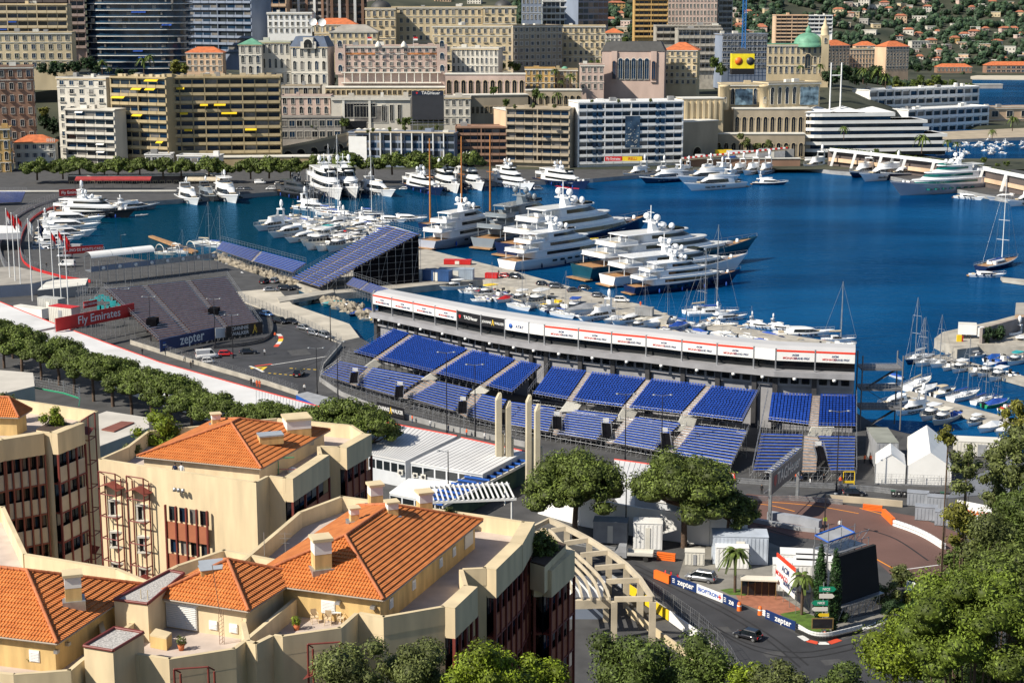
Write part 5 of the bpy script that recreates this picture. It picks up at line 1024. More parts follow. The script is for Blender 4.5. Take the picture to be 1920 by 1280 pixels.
M2,o2=stand('grandstand','middle section of the big blue grandstand, above the two large umbrella pines',[up_((1035,689),(1100,697),(1062,752),(998,741)),up_((1110,699),(1212,711),(1166,765),(1072,754)),up_((1222,712),(1325,723),(1276,778),(1178,767)),up_((1335,725),(1422,734),(1392,793),(1288,780)),lo_((958,754),(1042,766),(1028,812),(950,797),10),lo_((1066,768),(1160,780),(1118,827),(1044,816),11),lo_((1192,783),(1276,795),(1226,846),(1148,832),12),lo_((1304,799),(1402,808),(1370,873),(1262,854))],[al_((1100,697),(1110,699),(1072,754),(1062,752)),al_((1212,711),(1222,712),(1178,767),(1166,765)),al_((1325,723),(1335,725),(1288,780),(1276,778)),((1176,781),(1192,783),(1148,832),(1136,830),ZK,ZL,12),((1288,797),(1304,799),(1262,854),(1244,850),ZK,ZL,12),((1052,767),(1066,768),(1044,816),(1036,814),ZK,ZL,11)],rail=[([(998,742,ZU),(1100,760,ZU),(1392,795,ZU)],1.1,16),([(950,800,ZL),(1118,829,ZL),(1262,856,ZL),(1372,876,ZL)],1.1,14),([(1372,875,ZL),(1404,808,ZK)],1.3,12),([(1392,793,ZU),(1424,734,ZT)],1.4,14),([(990,741,ZU),(1030,688,ZT)],1.4,12),([(1120,826,ZL),(1148,790,6)],1.1,8),([(1228,845,ZL),(1256,806,6)],1.1,8),([(1028,812,ZL),(1046,780,6)],1.1,8)],scf=[((950,798,ZL),(1118,828,ZL),2,ZL,ZL,2,18),((1118,828,ZL),(1370,874,ZL),2,ZL,ZL,2,26),((1000,772,6),(1400,812,7),2,7,8,3,26)])
M3,o3=stand('grandstand','right section of the big blue grandstand beside the white tents',[up_((1447,739),(1523,741),(1516,799),(1440,790)),up_((1538,741),(1604,742),(1604,802),(1534,801)),lo_((1428,813),(1505,815),(1500,885),(1412,885),12),lo_((1534,818),(1604,819),(1602,885),(1558,885),12)],[al_((1523,741),(1538,741),(1534,801),(1516,799)),((1508,815),(1534,818),(1530,885),(1503,885),ZK,ZL,12)],rail=[([(1440,792,ZU),(1516,801,ZU)],1.1,8),([(1534,803,ZU),(1605,804,ZU)],1.1,8),([(1412,887,ZL),(1604,887,ZL)],1.1,20),([(1606,887,ZL),(1606,742,ZT)],1.3,20),([(1410,886,ZL),(1440,738,ZT)],1.3,20)],scf=[((1410,886,ZL),(1604,886,ZL),2,ZL,ZL,2,22),((1430,812,7),(1604,820,7),2,8,8,3,14)])
for(root,oo,lst)in((M1,o1,[((806,700,ZU),(788,712,7.0),3.2),((700,674,ZU),(676,692,6.2),3.2),((900,723,ZU),(880,738,7),3.2)]),(M2,o2,[((1062,753,ZU),(1048,772,7),3.4),((1166,766,ZU),(1152,790,6.2),3.4),((1276,779,ZU),(1264,808,6),3.4)]),(M3,o3,[((1520,800,ZU),(1510,826,6),4.4)])):
 for a,b,w in lst:
  A_,B_=G(*a)-oo,G(*b)-oo;q=MB()
  for k in range(14):p=A_.lerp(B_,k/14);q.box(p.x,p.x+w,p.y-.5,p.y,p.z,p.z+.08)
  q.build('metal_stair',[offw],root)
for(root,oo,us)in((M2,o2,((1044,785),(1136,798),(1246,816))),(M3,o3,((1534,842),)),(M1,o1,((666,702),(750,728),(868,757)))):
 for u,v in us:
  p=G(u,v,6)-oo;q=MB();q.add([(p.x-.9,p.y-4.2,3.0),(p.x+.9,p.y-4.2,3.0),(p.x+.9,p.y,4.5),(p.x-.9,p.y,4.5)],[(0,1,2,3)]);q.build('stair_opening_shade',[net_shade_m],root)  # dark panel over the benches, painted for the shade inside the opening
  for x_ in(-.95,.95):railing(root,Vector((0,0,0)),[Vector((p.x+x_,p.y-4.2,2.8)),Vector((p.x+x_,p.y,4.5))],1.1,8)
  q=MB();q.box(p.x-.6,p.x+.6,p.y+.1,p.y+.2,4.7,5.5);q.build('gate_sign',[white],root)
def stand_sign():
 a,b=G(707,762,3.6),G(758,775,3.6);o=thing('advertising_board','black whisky board with white lettering and gold figure on the front of the blue stand','sign',a,math.atan2((b-a).y,(b-a).x));w=(b-a).length;q=MB();q.box(0,w,-.1,0,-1.2,1.1);q.build('panel',[black],o)
 text('JOHNNIE',1.15,white,o,(w*.26,-.14,0),0,.01,.8);text('WALKER',1.15,white,o,(w*.76,-.14,0),0,.01,.8);walker(o,(w*.52,-.14,0),1.5)
def walker(root,loc,h):
 q=MB();y=0
 for pts in([(-.08,.3),(.12,.3),(.1,-.05),(-.1,-.05)],[(-.1,-.05),(0,-.05),(-.2,-.5),(-.3,-.5)],[(0,-.05),(.1,-.05),(.28,-.45),(.2,-.5)],[(-.05,.32),(.08,.32),(.08,.42),(-.05,.42)],[(-.12,.42),(.14,.42),(.14,.44),(-.12,.44)],[(.1,.25),(.25,.05),(.22,.02),(.08,.15)],[(.24,.05),(.3,-.4),(.27,-.4),(.21,.05)]):
  q.face([(x*h,y,z*h)for x,z in pts][::-1]);y-=.004
 q.build('gold_figure',[mat('gold',(.75,.5,.05),.5,.1,.5)],root,loc)
stand_sign()
zB,zF=17,3.2;A4,B4,C4,D4=(546,522),(724,423),(788,439),(598,539)
def mixp(a,b,t):return(lerp(a[0],b[0],t),lerp(a[1],b[1],t))
cuts=[(0,.29),(.33,.68),(.72,1)]
DS,od=stand('grandstand','steep blue grandstand on dark scaffolding rising over the pier',[('bench',mixp(B4,C4,a),mixp(B4,C4,b),mixp(A4,D4,b),mixp(A4,D4,a),zB,zF,32)for a,b in cuts],[(mixp(B4,C4,a),mixp(B4,C4,b),mixp(A4,D4,b),mixp(A4,D4,a),zB,zF,30)for a,b in((.29,.33),(.68,.72))],rail=[([(724,421,zB),(790,438,zB)],1.4,14),([(598,541,zF),(790,439,zB)],1.2,30),([(546,521,zF),(724,421,zB)],1.2,30)])
P0,P1,P2=G(598,540,zF),G(788,440,zB),G(724,423,zB)
for k,off in enumerate((0,5,10)):
 dv=(P2-P1).normalized()*off;pts=[P0.lerp(P1,i/12)+dv for i in range(1,13)];scaff(DS,od,pts,2,[lerp(zF,zB,(i)/12)for i in range(1,13)],rows=1,m=mesh_m if k==0 else dmetal)
q=MB();a=P0.lerp(P1,.35)-od;b=P1-od;dv=(P2-P1).normalized()*1.2
q.face([a+dv,b+dv,(b+dv)[:2]+(0,)if False else Vector(((b+dv).x,(b+dv).y,0)),Vector(((a+dv).x,(a+dv).y,0))]);e=P2-od;q.face([b+dv,Vector((e.x,e.y,e.z)),Vector((e.x,e.y,0)),Vector(((b+dv).x,(b+dv).y,0))]);q.build('dark_netting_and_shade',[net_shade_m],DS)
stand('grandstand','low blue grandstand on the rocks, left of the steep stand',[('bench',(416,453),(488,471),(470,490),(405,468),6.4,3.4,8),('bench',(492,472),(574,494),(548,512),(474,491),6.4,3.4,8)],[((488,471),(492,472),(474,491),(470,490),6.4,3.4,8)],rail=[([(414,451,6.5),(574,493,6.5)],1.6,30)],scf=[((405,469,3.4),(548,513,3.4),1,3.4,3.4,2,24)])
stand('grandstand','small low blue grandstand on the rocks between the steep stand and the pit building',[('bench',(662,521),(690,530),(674,543),(648,534),6,3.4,7),('bench',(693,531),(742,547),(722,560),(676,544),6,3.4,7)],[((690,530),(693,531),(676,544),(674,543),6,3.4,7)],rail=[([(660,519,6.1),(744,546,6.1)],1.5,18)],scf=[((648,535,3.4),(722,561,3.4),1,3.4,3.4,2,14)])
A4,B4,C4,D4=(300,642),(197,543),(424,519),(490,612)
BS,ob=stand('grandstand','dark brown empty grandstand at the left, above the blue kitchenware sign',[('bench',mixp(B4,C4,a),mixp(B4,C4,b),mixp(A4,D4,b),mixp(A4,D4,a),12,4,27)for a,b in((0,.3),(.35,.66),(.71,1))],[(mixp(B4,C4,a),mixp(B4,C4,b),mixp(A4,D4,b),mixp(A4,D4,a),12,4,26)for a,b in((.3,.35),(.66,.71))],kindmm=bench_br,rail=[([(426,518,12),(492,612,4)],1.5,24),([(195,542,12),(298,643,4)],1.5,24),([(300,644,4),(490,614,4)],1.1,16),([(196,541,12),(425,517,12)],1.1,26)],scf=[((300,643,4),(490,613,4),2,4,4,2,18),((492,613,4),(426,519,12),2,4,12,1,10)])
for u,v in((402,577),(287,596)):
 p=G(u,v,8)-ob;q=MB();q.box(p.x-1.3,p.x+1.3,p.y-2.5,p.y+1,2.6,6.1);q.build('stair_opening_shade',[net_shade_m],BS)  # black block coloured as the shade inside the stair opening
# PIT BUILDING
ZR=19.0
def pit():
 B=[(699,551),(735,558),(775,566),(816,574),(857,582),(902,591),(947,598),(992,605),(1021,609),(1085,616),(1147,623),(1212,629),(1279,637),(1345,644),(1414,650),(1455,654),(1529,657),(1604,660)]
 P=[G(u,v,ZR)for u,v in B];o=P[0].copy();o.z=2;root=thing('pit_building','long curved white roofed pit building with sponsor banners over open galleries','building',o);P=[p-o for p in P]
 for p in P:p.z=0
 N=[]
 for i in range(len(P)):d=P[min(i+1,len(P)-1)]-P[max(i-1,0)];n=Vector((-d.y,d.x,0)).normalized();N.append(n)
 gd=mat('pit_grey',(.28,.28,.3),.6,.12,.4);pr=mat('roof_membrane',(.47,.47,.48),.6,.07,.15);st=mat('fascia_red',(.75,.04,.01),.5,.05,.3);navt=mat('print_navy',(.03,.05,.15),.6,.05,.3);prm=mat('print_red',(.6,.04,.03),.6,.05,.3)
 def strip(i,ya,za,yb,zb):a,b=P[i]+N[i]*ya,P[i+1]+N[i+1]*ya;c,d=P[i+1]+N[i+1]*yb,P[i]+N[i]*yb;return[Vector((a.x,a.y,za)),Vector((b.x,b.y,za)),Vector((c.x,c.y,zb)),Vector((d.x,d.y,zb))]
 zr=ZR-2
 for i in range(len(P)-1):
  mb=MB()
  for s in(strip(i,0,zr,1.5,zr+.5),strip(i,1.5,zr+.5,5,zr+.6),strip(i,5,zr+.6,8,zr-.2),strip(i,8,zr-.2,8,zr-3)):mb.face(s)
  mb.build('roof_panel',[pr],root)
  plain=i in(7,14);sp={4:'TAG',5:'JW',6:'ATT'}.get(i);w=(P[i+1]-P[i]).length;ang=math.atan2((P[i+1]-P[i]).y,(P[i+1]-P[i]).x)
  mb=MB();mb.box(.05,w-.05,-.1,.05,-2.35,-.02);bn=mb.build('banner',[black if sp in('TAG','JW')else white],root,(P[i].x,P[i].y,zr),ang)
  if not sp and not plain:
   q=MB();q.box(.05,w-.05,-.13,-.02,-.5,-.1);q.build('red_stripe',[st],bn)
   text('MONACO',.62,prm,bn,(w*.36,-.14,-1.75),0,.005);text('GRAND PRIX',.62,navt,bn,(w*.66,-.14,-1.75),0,.005,.85);text('ACM',.5,navt,bn,(w*.5,-.14,-1.1),0,.02,1.2)
  if sp=='TAG':text('TAGHeuer',1.05,white,bn,(w*.58,-.14,-1.2),0,.02,.95);q=MB();q.add([(-.35,0,.4),(.35,0,.4),(.35,0,-.1),(0,0,-.45),(-.35,0,-.1)],[(0,4,3,2,1)]);q.build('emblem',[red],bn,(w*.13,-.14,-1.2))
  if sp=='JW':text('JOHNNIE',.8,white,bn,(w*.25,-.14,-1.3),0,.01,.85);text('WALKER',.8,white,bn,(w*.77,-.14,-1.3),0,.01,.85);walker(bn,(w*.5,-.14,-1.2),1.4)
  if sp=='ATT':text('AT&T',.9,navt,bn,(w*.62,-.14,-1.3),0,.01);q=MB();q.lathe((0,0,0),[(.55,-.02),(.55,.02),(.02,.03)],14);e=q.build('emblem',[bpaint],bn,(w*.25,-.14,-1.3));e.rotation_euler=(R(90),0,0)
  mb=MB();mb.add(strip(i,1.6,zr-4.6,1.6,zr-.1),[(0,1,2,3)]);mb.build('gallery_glass',[gmar],root)
  mb=MB()
  for s in(strip(i,-1.2,zr-4.4,1.6,zr-4.4),strip(i,-1.2,zr-5.5,-1.2,zr-4.4),strip(i,1.2,zr-5.6,-1.2,zr-5.5)):mb.face(s)
  mb.build('ledge',[gd],root)
  mb=MB();mb.face(strip(i,.9,zr-7.8,.9,zr-5.5));mb.face(strip(i,1.6,0,1.6,zr-7.8));mb.build('lower_wall',[gd,net_shade_m],root)
  q=MB();q.box(-.14,.14,-.15,.2,zr-4.5,zr+.1);q.box(-.5,.5,.6,2,0,zr-5.5,1);q.build('column',[metal,dmetal],root,(P[i].x,P[i].y,0),ang)
  for k in range(3):q=MB();x=w*(.12+k*.28);q.box(x,x+w*.2,.7,.9,zr-7.2,zr-6.1);q.build('window',[gmar],root,(P[i].x,P[i].y,0),ang)
  q=MB();q.lathe((w*.5,-1.1,zr-6.1),[(.05,0),(.35,.1),(.4,.5),(.05,.6)],8);q.build('floodlight',[white],root,(P[i].x,P[i].y,0),ang)
 e=P[-1];mb=MB();mb.add([(e.x+.05,e.y,zr-2.3),(e.x+.05,e.y+8,zr-2.3),(e.x+.05,e.y+8,zr-.2),(e.x+.05,e.y+1.5,zr+.5),(e.x+.05,e.y,zr)],[(0,1,2,3,4)]);mb.build('end_panel',[pr],root)
 mb=MB();mb.box(P[0].x-.3,P[0].x+.1,P[0].y,P[0].y+6,zr-7,zr-.1);mb.build('end_wall',[gd],root)
pit()
def stairtower():
 a=G(1612,806,2);o=thing('stair_tower','open grey steel stair tower at the right end of the pit building','stairs',a);q=MB();W_=8.2;Dp=5
 for x in(0,W_):
  for y in(0,Dp):q.tube((x,y,0),(x,y,15.5),.16,n=5)
 for z in(4.2,8.2,12.4):q.box(-.1,W_+.1,0,Dp,z,z+.35)
 for z,s in((0,1),(4.4,-1),(8.5,1)):x0,x1=(1,W_-1)if s>0 else(W_-1,1);q.add([(x0,.4,z),(x1,.4,z+4),(x1,1.8,z+4),(x0,1.8,z)],[(0,1,2,3),(3,2,1,0)])
 q.build('frame',[mat('steel_dark',(.16,.16,.17),.6,.2,.5)],o)
 for z in(4.5,8.5,12.7):railing(o,Vector((0,0,0)),[Vector((0,0,z)),Vector((W_,0,z)),Vector((W_,Dp,z))],1.3,12)
stairtower()
# LEFT: CANOPY, FLAGS, BANNERS
def canopy():
 a,b=G(172,536,2),G(408,508,2);d=b-a;L=d.length;o=thing('viewing_canopy','gallery with white barrel canopy and bare ribs on steel posts behind the brown stand','canopy',a,math.atan2(d.y,d.x));n=16
 q=MB()
 for i in range(n+1):q.tube((L*i/n,0,0),(L*i/n,0,8.6),.09,n=5);q.tube((L*i/n,4,0),(L*i/n,4,8.6),.09,n=5)
 q.box(0,L,0,4,4.2,4.5);q.box(0,L,-.05,.05,8.5,8.8);q.box(0,L,3.95,4.05,8.5,8.8);q.build('frame',[metal],o)
 for s in range(3):
  q=MB();x0,x1=L*s*.165,L*(s+1)*.165-.1;rings=[[(x,2-2.6*math.cos(math.pi*j/8),8.6+1.7*math.sin(math.pi*j/8))for j in range(9)]for x in(x0,x1)];q.loft(rings,0,True,False,False);q.build('canopy_cover',[white],o)
 for i in range(9,n+1,2):
  q=MB();x=L*i/n
  for j in range(8):t0,t1=math.pi*j/8,math.pi*(j+1)/8;q.tube((x,2-2.6*math.cos(t0),8.6+1.7*math.sin(t0)),(x,2-2.6*math.cos(t1),8.6+1.7*math.sin(t1)),.12,n=5)
  q.build('rib',[offw],o)
 for i in range(n):q=MB();q.box(L*i/n+.1,L*(i+1)/n-.1,-.12,-.05,4.4,6);q.build('panel',[WM['bl']if i<8 else mesh_m],o)
 for i in range(1,n,2):q=MB();q.lathe((0,0,0),[(.62,-.02),(.62,.02),(.02,.03)],14);e=q.build('round_emblem',[white],o,(L*(i+.5)/n,-.2,5.1));e.rotation_euler=(R(90),0,0)
canopy()
fl=[((20,542),24.5,red,white),((30,549),24,red,red),((40,555),24,red,white),((61,564),24,white,white),((80,560),23,navy,navy),((103,586),23,red,greyc),((116,578),22.5,red,white),((129,591),22.8,red,red)]
fn=['leftmost white flagpole with red and white flag','white flagpole with plain red flag, second from the left','white flagpole with red and white flag, third from the left','white flagpole with pale flag','white flagpole with dark blue flag','white flagpole with red and grey flag','white flagpole with red and white flag, second from the right','rightmost white flagpole with narrow red flag']
for((u,v),h,c1,c2),nm in zip(fl,fn):
 o=thing('flagpole',nm+' above the pines','flagpole',G(u,v,2),0,'tall flagpoles at the left');q=MB();q.tube((0,0,0),(0,0,h),.17,.1,8);q.ball((0,0,h),.2,6);q.build('pole',[white],o)
 q=MB();n=6
 for k,(z0,z1)in enumerate(((h-1.9,h-.2),(h-3.6,h-1.9))):
  for j in range(n):
   f=lambda j:(.15+j*.2*(1 if k==0 else.8),.25*math.sin(j*1.6),-j*.3)
   a,b=f(j),f(j+1);q.face([(a[0],a[1],z0+a[2]),(b[0],b[1],z0+b[2]),(b[0],b[1],z1+b[2]),(a[0],a[1],z1+a[2])],k)
 q.build('flag',[c1,c2],o)
def board(name,label,a,b,z,h,m,words,cat='banner',frame=True,sup=0,dep=.15,ext=None):
 A_,B_=G(*a,z),G(*b,z);d=B_-A_;w=d.length;o=thing(name,label,cat,A_,math.atan2(d.y,d.x));q=MB();q.box(0,w,-dep,0,0,h);q.build('panel',[m],o)
 if sup:
  q=MB()
  for i in range(max(2,int(w/3))+1):x=w*i/max(2,int(w/3));q.tube((x,.15,-(z-2)),(x,.15,h),.08,n=5);q.tube((x,.15,h*.6),(x,2.2,-(z-2)),.05,n=4)
  q.build('support',[metal],o)
 for t in words:s,sz,mm,fx,fz=t[:5];text(s,sz,mm,o,(w*fx,-dep-.02,h*fz),0,.02 if len(t)<6 else t[5],1 if len(t)<7 else t[6])
 if ext:ext(o,w,h,dep)
 return o
board('banner','large red airline banner with white lettering on a bridge at the left',(105,622),(252,592),7.2,3.4,red,[('Fly Emirates',2.9,white,.54,.5)],sup=1)
q=MB();board('footbridge','grey footbridge parapet carrying the red airline banner',(42,634),(275,586),6.2,1.2,greyc,[],cat='bridge',sup=1)
def zl(o,w,h,dep):
 for k in range(3):q=MB();q.box(w*.05,w*.05+1.3-k*.2,-dep-.03,-dep,h*(.3+k*.18),h*(.3+k*.18)+.25);q.build('emblem',[white if k%2 else bpaint],o)
board('advertising_board','dark blue kitchenware sign with big white letters below the brown stand',(300,660),(402,636),3.0,3.1,mat('sign_blue',(.01,.03,.12),.4,.1,.4),[('zepter',3.6,white,.58,.55,.04,.9)],cat='sign',ext=zl)
board('advertising_board','blank white board between the blue sign and the black whisky sign',(404,634),(422,632),3.2,2.6,white,[],cat='sign')
board('advertising_board','black whisky sign with white letters at the right foot of the brown stand',(424,634),(492,624),3.2,3.0,black,[('OHNNIE',1.3,white,.38,.72,.01),('WALKER',1.3,white,.38,.28,.01)],cat='sign',ext=lambda o,w,h,d:walker(o,(w*.78,-d-.02,h*.5),2.4))
board('banner','red casino banner on posts beside the left row of yachts',(120,477),(194,472),5.2,2.4,red,[('CASINO DE MONTE-CARLO',1.35,white,.52,.5,.02,.8)],sup=1)
board('banner','small dark red airline banner on the far quay behind the left yachts',(111,368),(158,366),3.6,2.9,mat('deep_red',(.35,.015,.015),.6,.1,.3),[('Fly Emirates',1.8,white,.5,.5)],sup=1)
board('advertising_board','small red vodka sign on the scaffolding at the left',(157,578),(182,573),8,1.7,red,[('BELVEDERE',.95,white,.5,.5)],cat='sign',sup=1)
a=G(145,600,2);o=thing('scaffold_tower','scaffold tower with torn teal netting left of the brown stand','scaffolding',a);q=MB()
for i in range(8):
 for j in range(4):q.tube((i*2,j*2.4,0),(i*2,j*2.4,7+(i*7+j*3)%4),.06,n=4)
for z in(2,4,6,8):
 for j in range(4):q.tube((0,j*2.4,z),(14,j*2.4,z),.05,n=3)
 for i in range(8):q.tube((i*2,0,z),(i*2,7.2,z),.05,n=3)
for i in range(7):q.tube((i*2,0,(i%3)*2),(i*2+2,0,(i%3)*2+4),.05,n=3)
q.build('poles',[metal],o);rr=random.Random(1)
for i in range(26):q=MB();x,z,y=rr.uniform(2,13),rr.uniform(.2,5),rr.choice((-.1,2.3,4.7));q.face([(x,y,z),(x+rr.uniform(.8,2),y,z+.1),(x+rr.uniform(.8,2),y,z+1.6),(x,y,z+rr.uniform(1,1.8))]);q.build('netting',[mat('teal_net',(.02,.35,.38),.7,.2,.5)],o)
container('container','grey two storey container cabin behind the flagpoles',72,598,7.5,3,6,-28,mat('cabin_grey',(.42,.42,.4),.6,.1,.4));container('site_cabin','cabin with dark windows and red sunshade roof right of the grey container',93,612,8,3.4,5.6,-28,offw,roofm=red)
def truck(label,u,v,rz,L=10,m=white,z=2.0):
 o=thing('box_truck',label,'truck',G(u,v,z),R(rz));q=MB();q.box(0,L,-1.25,1.25,1,3.7);q.build('cargo_box',[m],o);q=MB();q.box(-.03,L+.03,-1.28,1.28,3.7,3.78);q.build('box_roof',[offw],o)
 q=MB();q.loft([[(L+.3,-1.15,.6),(L+2.3,-1.15,.6),(L+2.3,1.15,.6),(L+.3,1.15,.6)],[(L+.3,-1.15,1.7),(L+2.3,-1.15,1.7),(L+2.3,1.15,1.7),(L+.3,1.15,1.7)],[(L+.3,-1.05,2.9),(L+1.9,-1.05,2.9),(L+1.9,1.05,2.9),(L+.3,1.05,2.9)]],0,False);c=q.build('cab',[white],o)
 q=MB();q.add([(L+2.32,-1,1.75),(L+2.32,1,1.75),(L+1.95,.95,2.75),(L+1.95,-.95,2.75)],[(0,1,2,3)]);q.box(L+.8,L+1.8,-1.18,1.18,1.8,2.6);q.build('cab_window',[gmar],c)
 for x in(1.5,2.8,L+1.4):
  for s in(-1,1):q=MB();q.tube((x,s*1.0,.5),(x,s*1.28,.5),.5,n=14);w_=q.build('wheel',[rubber],o)
 return o
truck('long white box truck parked behind the pines below the flagpoles',86,604,148,11)
# VEHICLES
tailm=mat('tail_lamp',(.5,.01,.01),.2,.1,1);headm=mat('head_lamp',(.7,.72,.75),.1,.05,1);rim=mat('alloy_rim',(.45,.46,.48),.3,.1,2,metal=.8)
_cars={}
def car(u,v,rz,m=black,kind='hatch',label='',z=2.0,cat=None,group=None):
 key=(m.name,kind)
 if key not in _cars:
  L,W_,H_=dict(hatch=(3.9,1.75,1.47),sedan=(4.6,1.82,1.45),suv=(4.6,1.95,1.75),mpv=(4.7,1.9,1.75),van=(5.4,2.0,2.4),mini=(3.0,1.65,1.55))[kind];o=thing('parked_car' if kind!='van' else 'van','','car' if kind!='van' else 'van')
  h1=H_*.56;q=MB();w=W_/2;rings=[]
  for x,wf,z0,z1 in((-L/2,.86,.4,h1*.86),(-L/2+.12,.97,.26,h1*.98),(-L*.2,1,.22,h1),(L*.15,1,.22,h1),(L*.36,.97,.25,h1*.9 if kind!='van' else h1),(L/2-.08,.86,.3,h1*.76),(L/2,.74,.4,h1*.62)):
   ww=w*wf;rings.append([(x,-ww,z0+.1),(x,-ww*1.0,(z0+z1)/2),(x,-ww*.93,z1),(x,0,z1+.04),(x,ww*.93,z1),(x,ww,(z0+z1)/2),(x,ww,z0+.1),(x,0,z0)])
  q.loft(rings,0,True);q.build('body',[m],o)
  xa,xb,xc,xd=dict(hatch=(-.46,-.38,.1,.3),sedan=(-.4,-.25,.05,.25),suv=(-.47,-.4,.08,.28),mpv=(-.47,-.4,.12,.36),van=(-.49,-.47,.22,.36),mini=(-.46,-.36,.2,.4))[kind];xa,xb,xc,xd=xa*L,xb*L,xc*L,xd*L
  q=MB();q.loft([[(xa,-w*.9,h1-.02),(xd,-w*.88,h1-.02),(xd,w*.88,h1-.02),(xa,w*.9,h1-.02)],[(xb,-w*.72,H_-.08),(xc,-w*.7,H_-.08),(xc,w*.7,H_-.08),(xb,w*.72,H_-.08)]],0,False);q.build('windows',[gmar],o)
  q=MB();q.loft([[(xb-.05,-w*.75,H_-.12),(xc+.08,-w*.73,H_-.12),(xc+.08,w*.73,H_-.12),(xb-.05,w*.75,H_-.12)],[(xb+.1,-w*.66,H_),(xc-.12,-w*.64,H_),(xc-.12,w*.64,H_),(xb+.1,w*.66,H_)]],0,False)
  for s in(-1,1):
   for x0,x1 in((xa,xb),(xd,xc),((xa+xd)*.5,(xb+xc)*.5)):q.tube((x0,s*w*.9,h1),(x1,s*w*.73,H_-.08),.05,n=4)
  if kind=='van':q.box(-L*.48,L*.12,-w*.93,w*.93,h1,H_-.05)
  q.build('roof',[m],o)
  for x in(-L*.32,L*.32):
   for s in(-1,1):q=MB();q.tube((x,s*(w-.2),.32),(x,s*(w+.02),.32),.33,n=14);wh=q.build('wheel',[rubber],o);q=MB();q.tube((x,s*(w+.0),.32),(x,s*(w+.04),.32),.19,n=10);q.build('rim',[rim],wh)
  for s in(-1,1):
   q=MB();q.box(-L/2+.0,-L/2+.14,s*w*.72-.16,s*w*.72+.16,h1*.66,h1*.95);q.build('tail_light',[tailm],o);q=MB();q.box(L/2-.22,L/2-.02,s*w*.6-.18,s*w*.6+.18,h1*.56,h1*.74);q.build('headlight',[headm],o)
   q=MB();q.box(xd-.4,xd-.2,s*w*1.12-.1,s*w*1.12+.1,h1+.02,h1+.2);q.build('mirror',[m],o)
  q=MB();q.box(-L/2-.02,-L/2+.05,-.26,.26,h1*.5,h1*.62);q.build('number_plate',[white],o)
  _cars[key]=o
 else:o=dup(_cars[key])
 o.location=G(u,v,z);o.rotation_euler=(0,0,R(rz));o['label']=label
 if group:o['group']=group
 return o
cb=mat('car_black',(.012,.012,.015),.12,.1,1,coat=.8);cs=mat('car_silver',(.34,.35,.37),.25,.05,1,metal=.6,coat=.6);cg=mat('car_grey',(.1,.11,.13),.2,.1,1,metal=.4,coat=.6);cw=mat('car_white',(.72,.72,.72),.2,.05,1,coat=.6);cr=mat('car_red',(.5,.02,.02),.2,.05,1,coat=.6);cbl=mat('car_blue',(.06,.15,.35),.2,.05,1,coat=.6)
g_='cars parked on the pier'
for a in[(968,522,-28,cb,'suv','black off road car at the left of the pier, beside the big yachts'),(1017,535,-20,cb,'hatch','black hatchback left of two dark cars in the middle of the pier'),(1043,540,-18,cg,'mpv','dark grey people carrier right of the black hatchback on the pier'),(1076,547,12,cg,'sedan','grey estate car standing across the pier, in front'),(1097,543,-28,cb,'hatch','small black car behind the grey estate car on the pier'),(1122,557,-24,cg,'hatch','dark grey coupe near the end of the pier'),(1166,566,-10,cw,'suv','white off road car at the end of the pier')]:car(*a[:6],group=g_)
car(948,520,-28,cr,'hatch','red car at the left end of the pier')
g_='cars on the curved quay road'
for a in[(497,531,70,cb,'suv','black car front on beside a silver one near the steep stand'),(515,530,80,cs,'suv','silver car front on beside the black one near the steep stand'),(508,546,5,cs,'sedan','silver saloon parked in front of the two front on cars'),(535,544,-15,cb,'suv','black off road car at the foot of the steep stand'),(552,543,-20,cb,'sedan','black saloon right of the off road car at the foot of the steep stand'),(500,592,-40,cbl,'sedan','blue car first of the curved line beside the promenade fence'),(526,606,-40,cb,'suv','large black car second of the curved line beside the promenade fence'),(547,606,-40,cb,'sedan','black saloon third of the curved line beside the promenade fence'),(571,618,-38,cs,'sedan','silver car fourth of the curved line beside the promenade fence'),(590,628,-42,cs,'hatch','silver hatchback fifth of the curved line beside the promenade fence'),(610,633,-55,cs,'mpv','silver people carrier last of the curved line beside the promenade fence'),(388,672,20,cw,'van','white van parked left of the red car below the blue sign'),(424,667,8,cr,'hatch','red hatchback parked below the blue sign'),(466,663,8,cb,'sedan','black saloon parked right of the red hatchback'),(390,681,15,cw,'mini','tiny white and black car in front of the white van'),(561,704,82,cb,'mpv','black car seen from the front beside the yellow road marks')]:car(*a[:6],group=g_)
for a in[(122,484,175,cs,'van','silver van parked on the quay under the casino banner'),(140,470,170,greyc,'van','grey van behind the silver one under the casino banner'),(100,468,5,cs,'hatch','silver car beside the vans under the casino banner'),(126,500,175,cw,'van','white van lowest of the three under the casino banner')]:car(*a[:6])
car(488,345,5,cw,'van','white van on the far quay left of the dark grey superyacht');car(522,347,5,cw,'hatch','white car on the far quay right of the white van');car(1518,303,5,cw,'van','white van parked on the right quay');car(1467,305,5,cw,'van','white lorry like van beside the grey containers on the right quay')
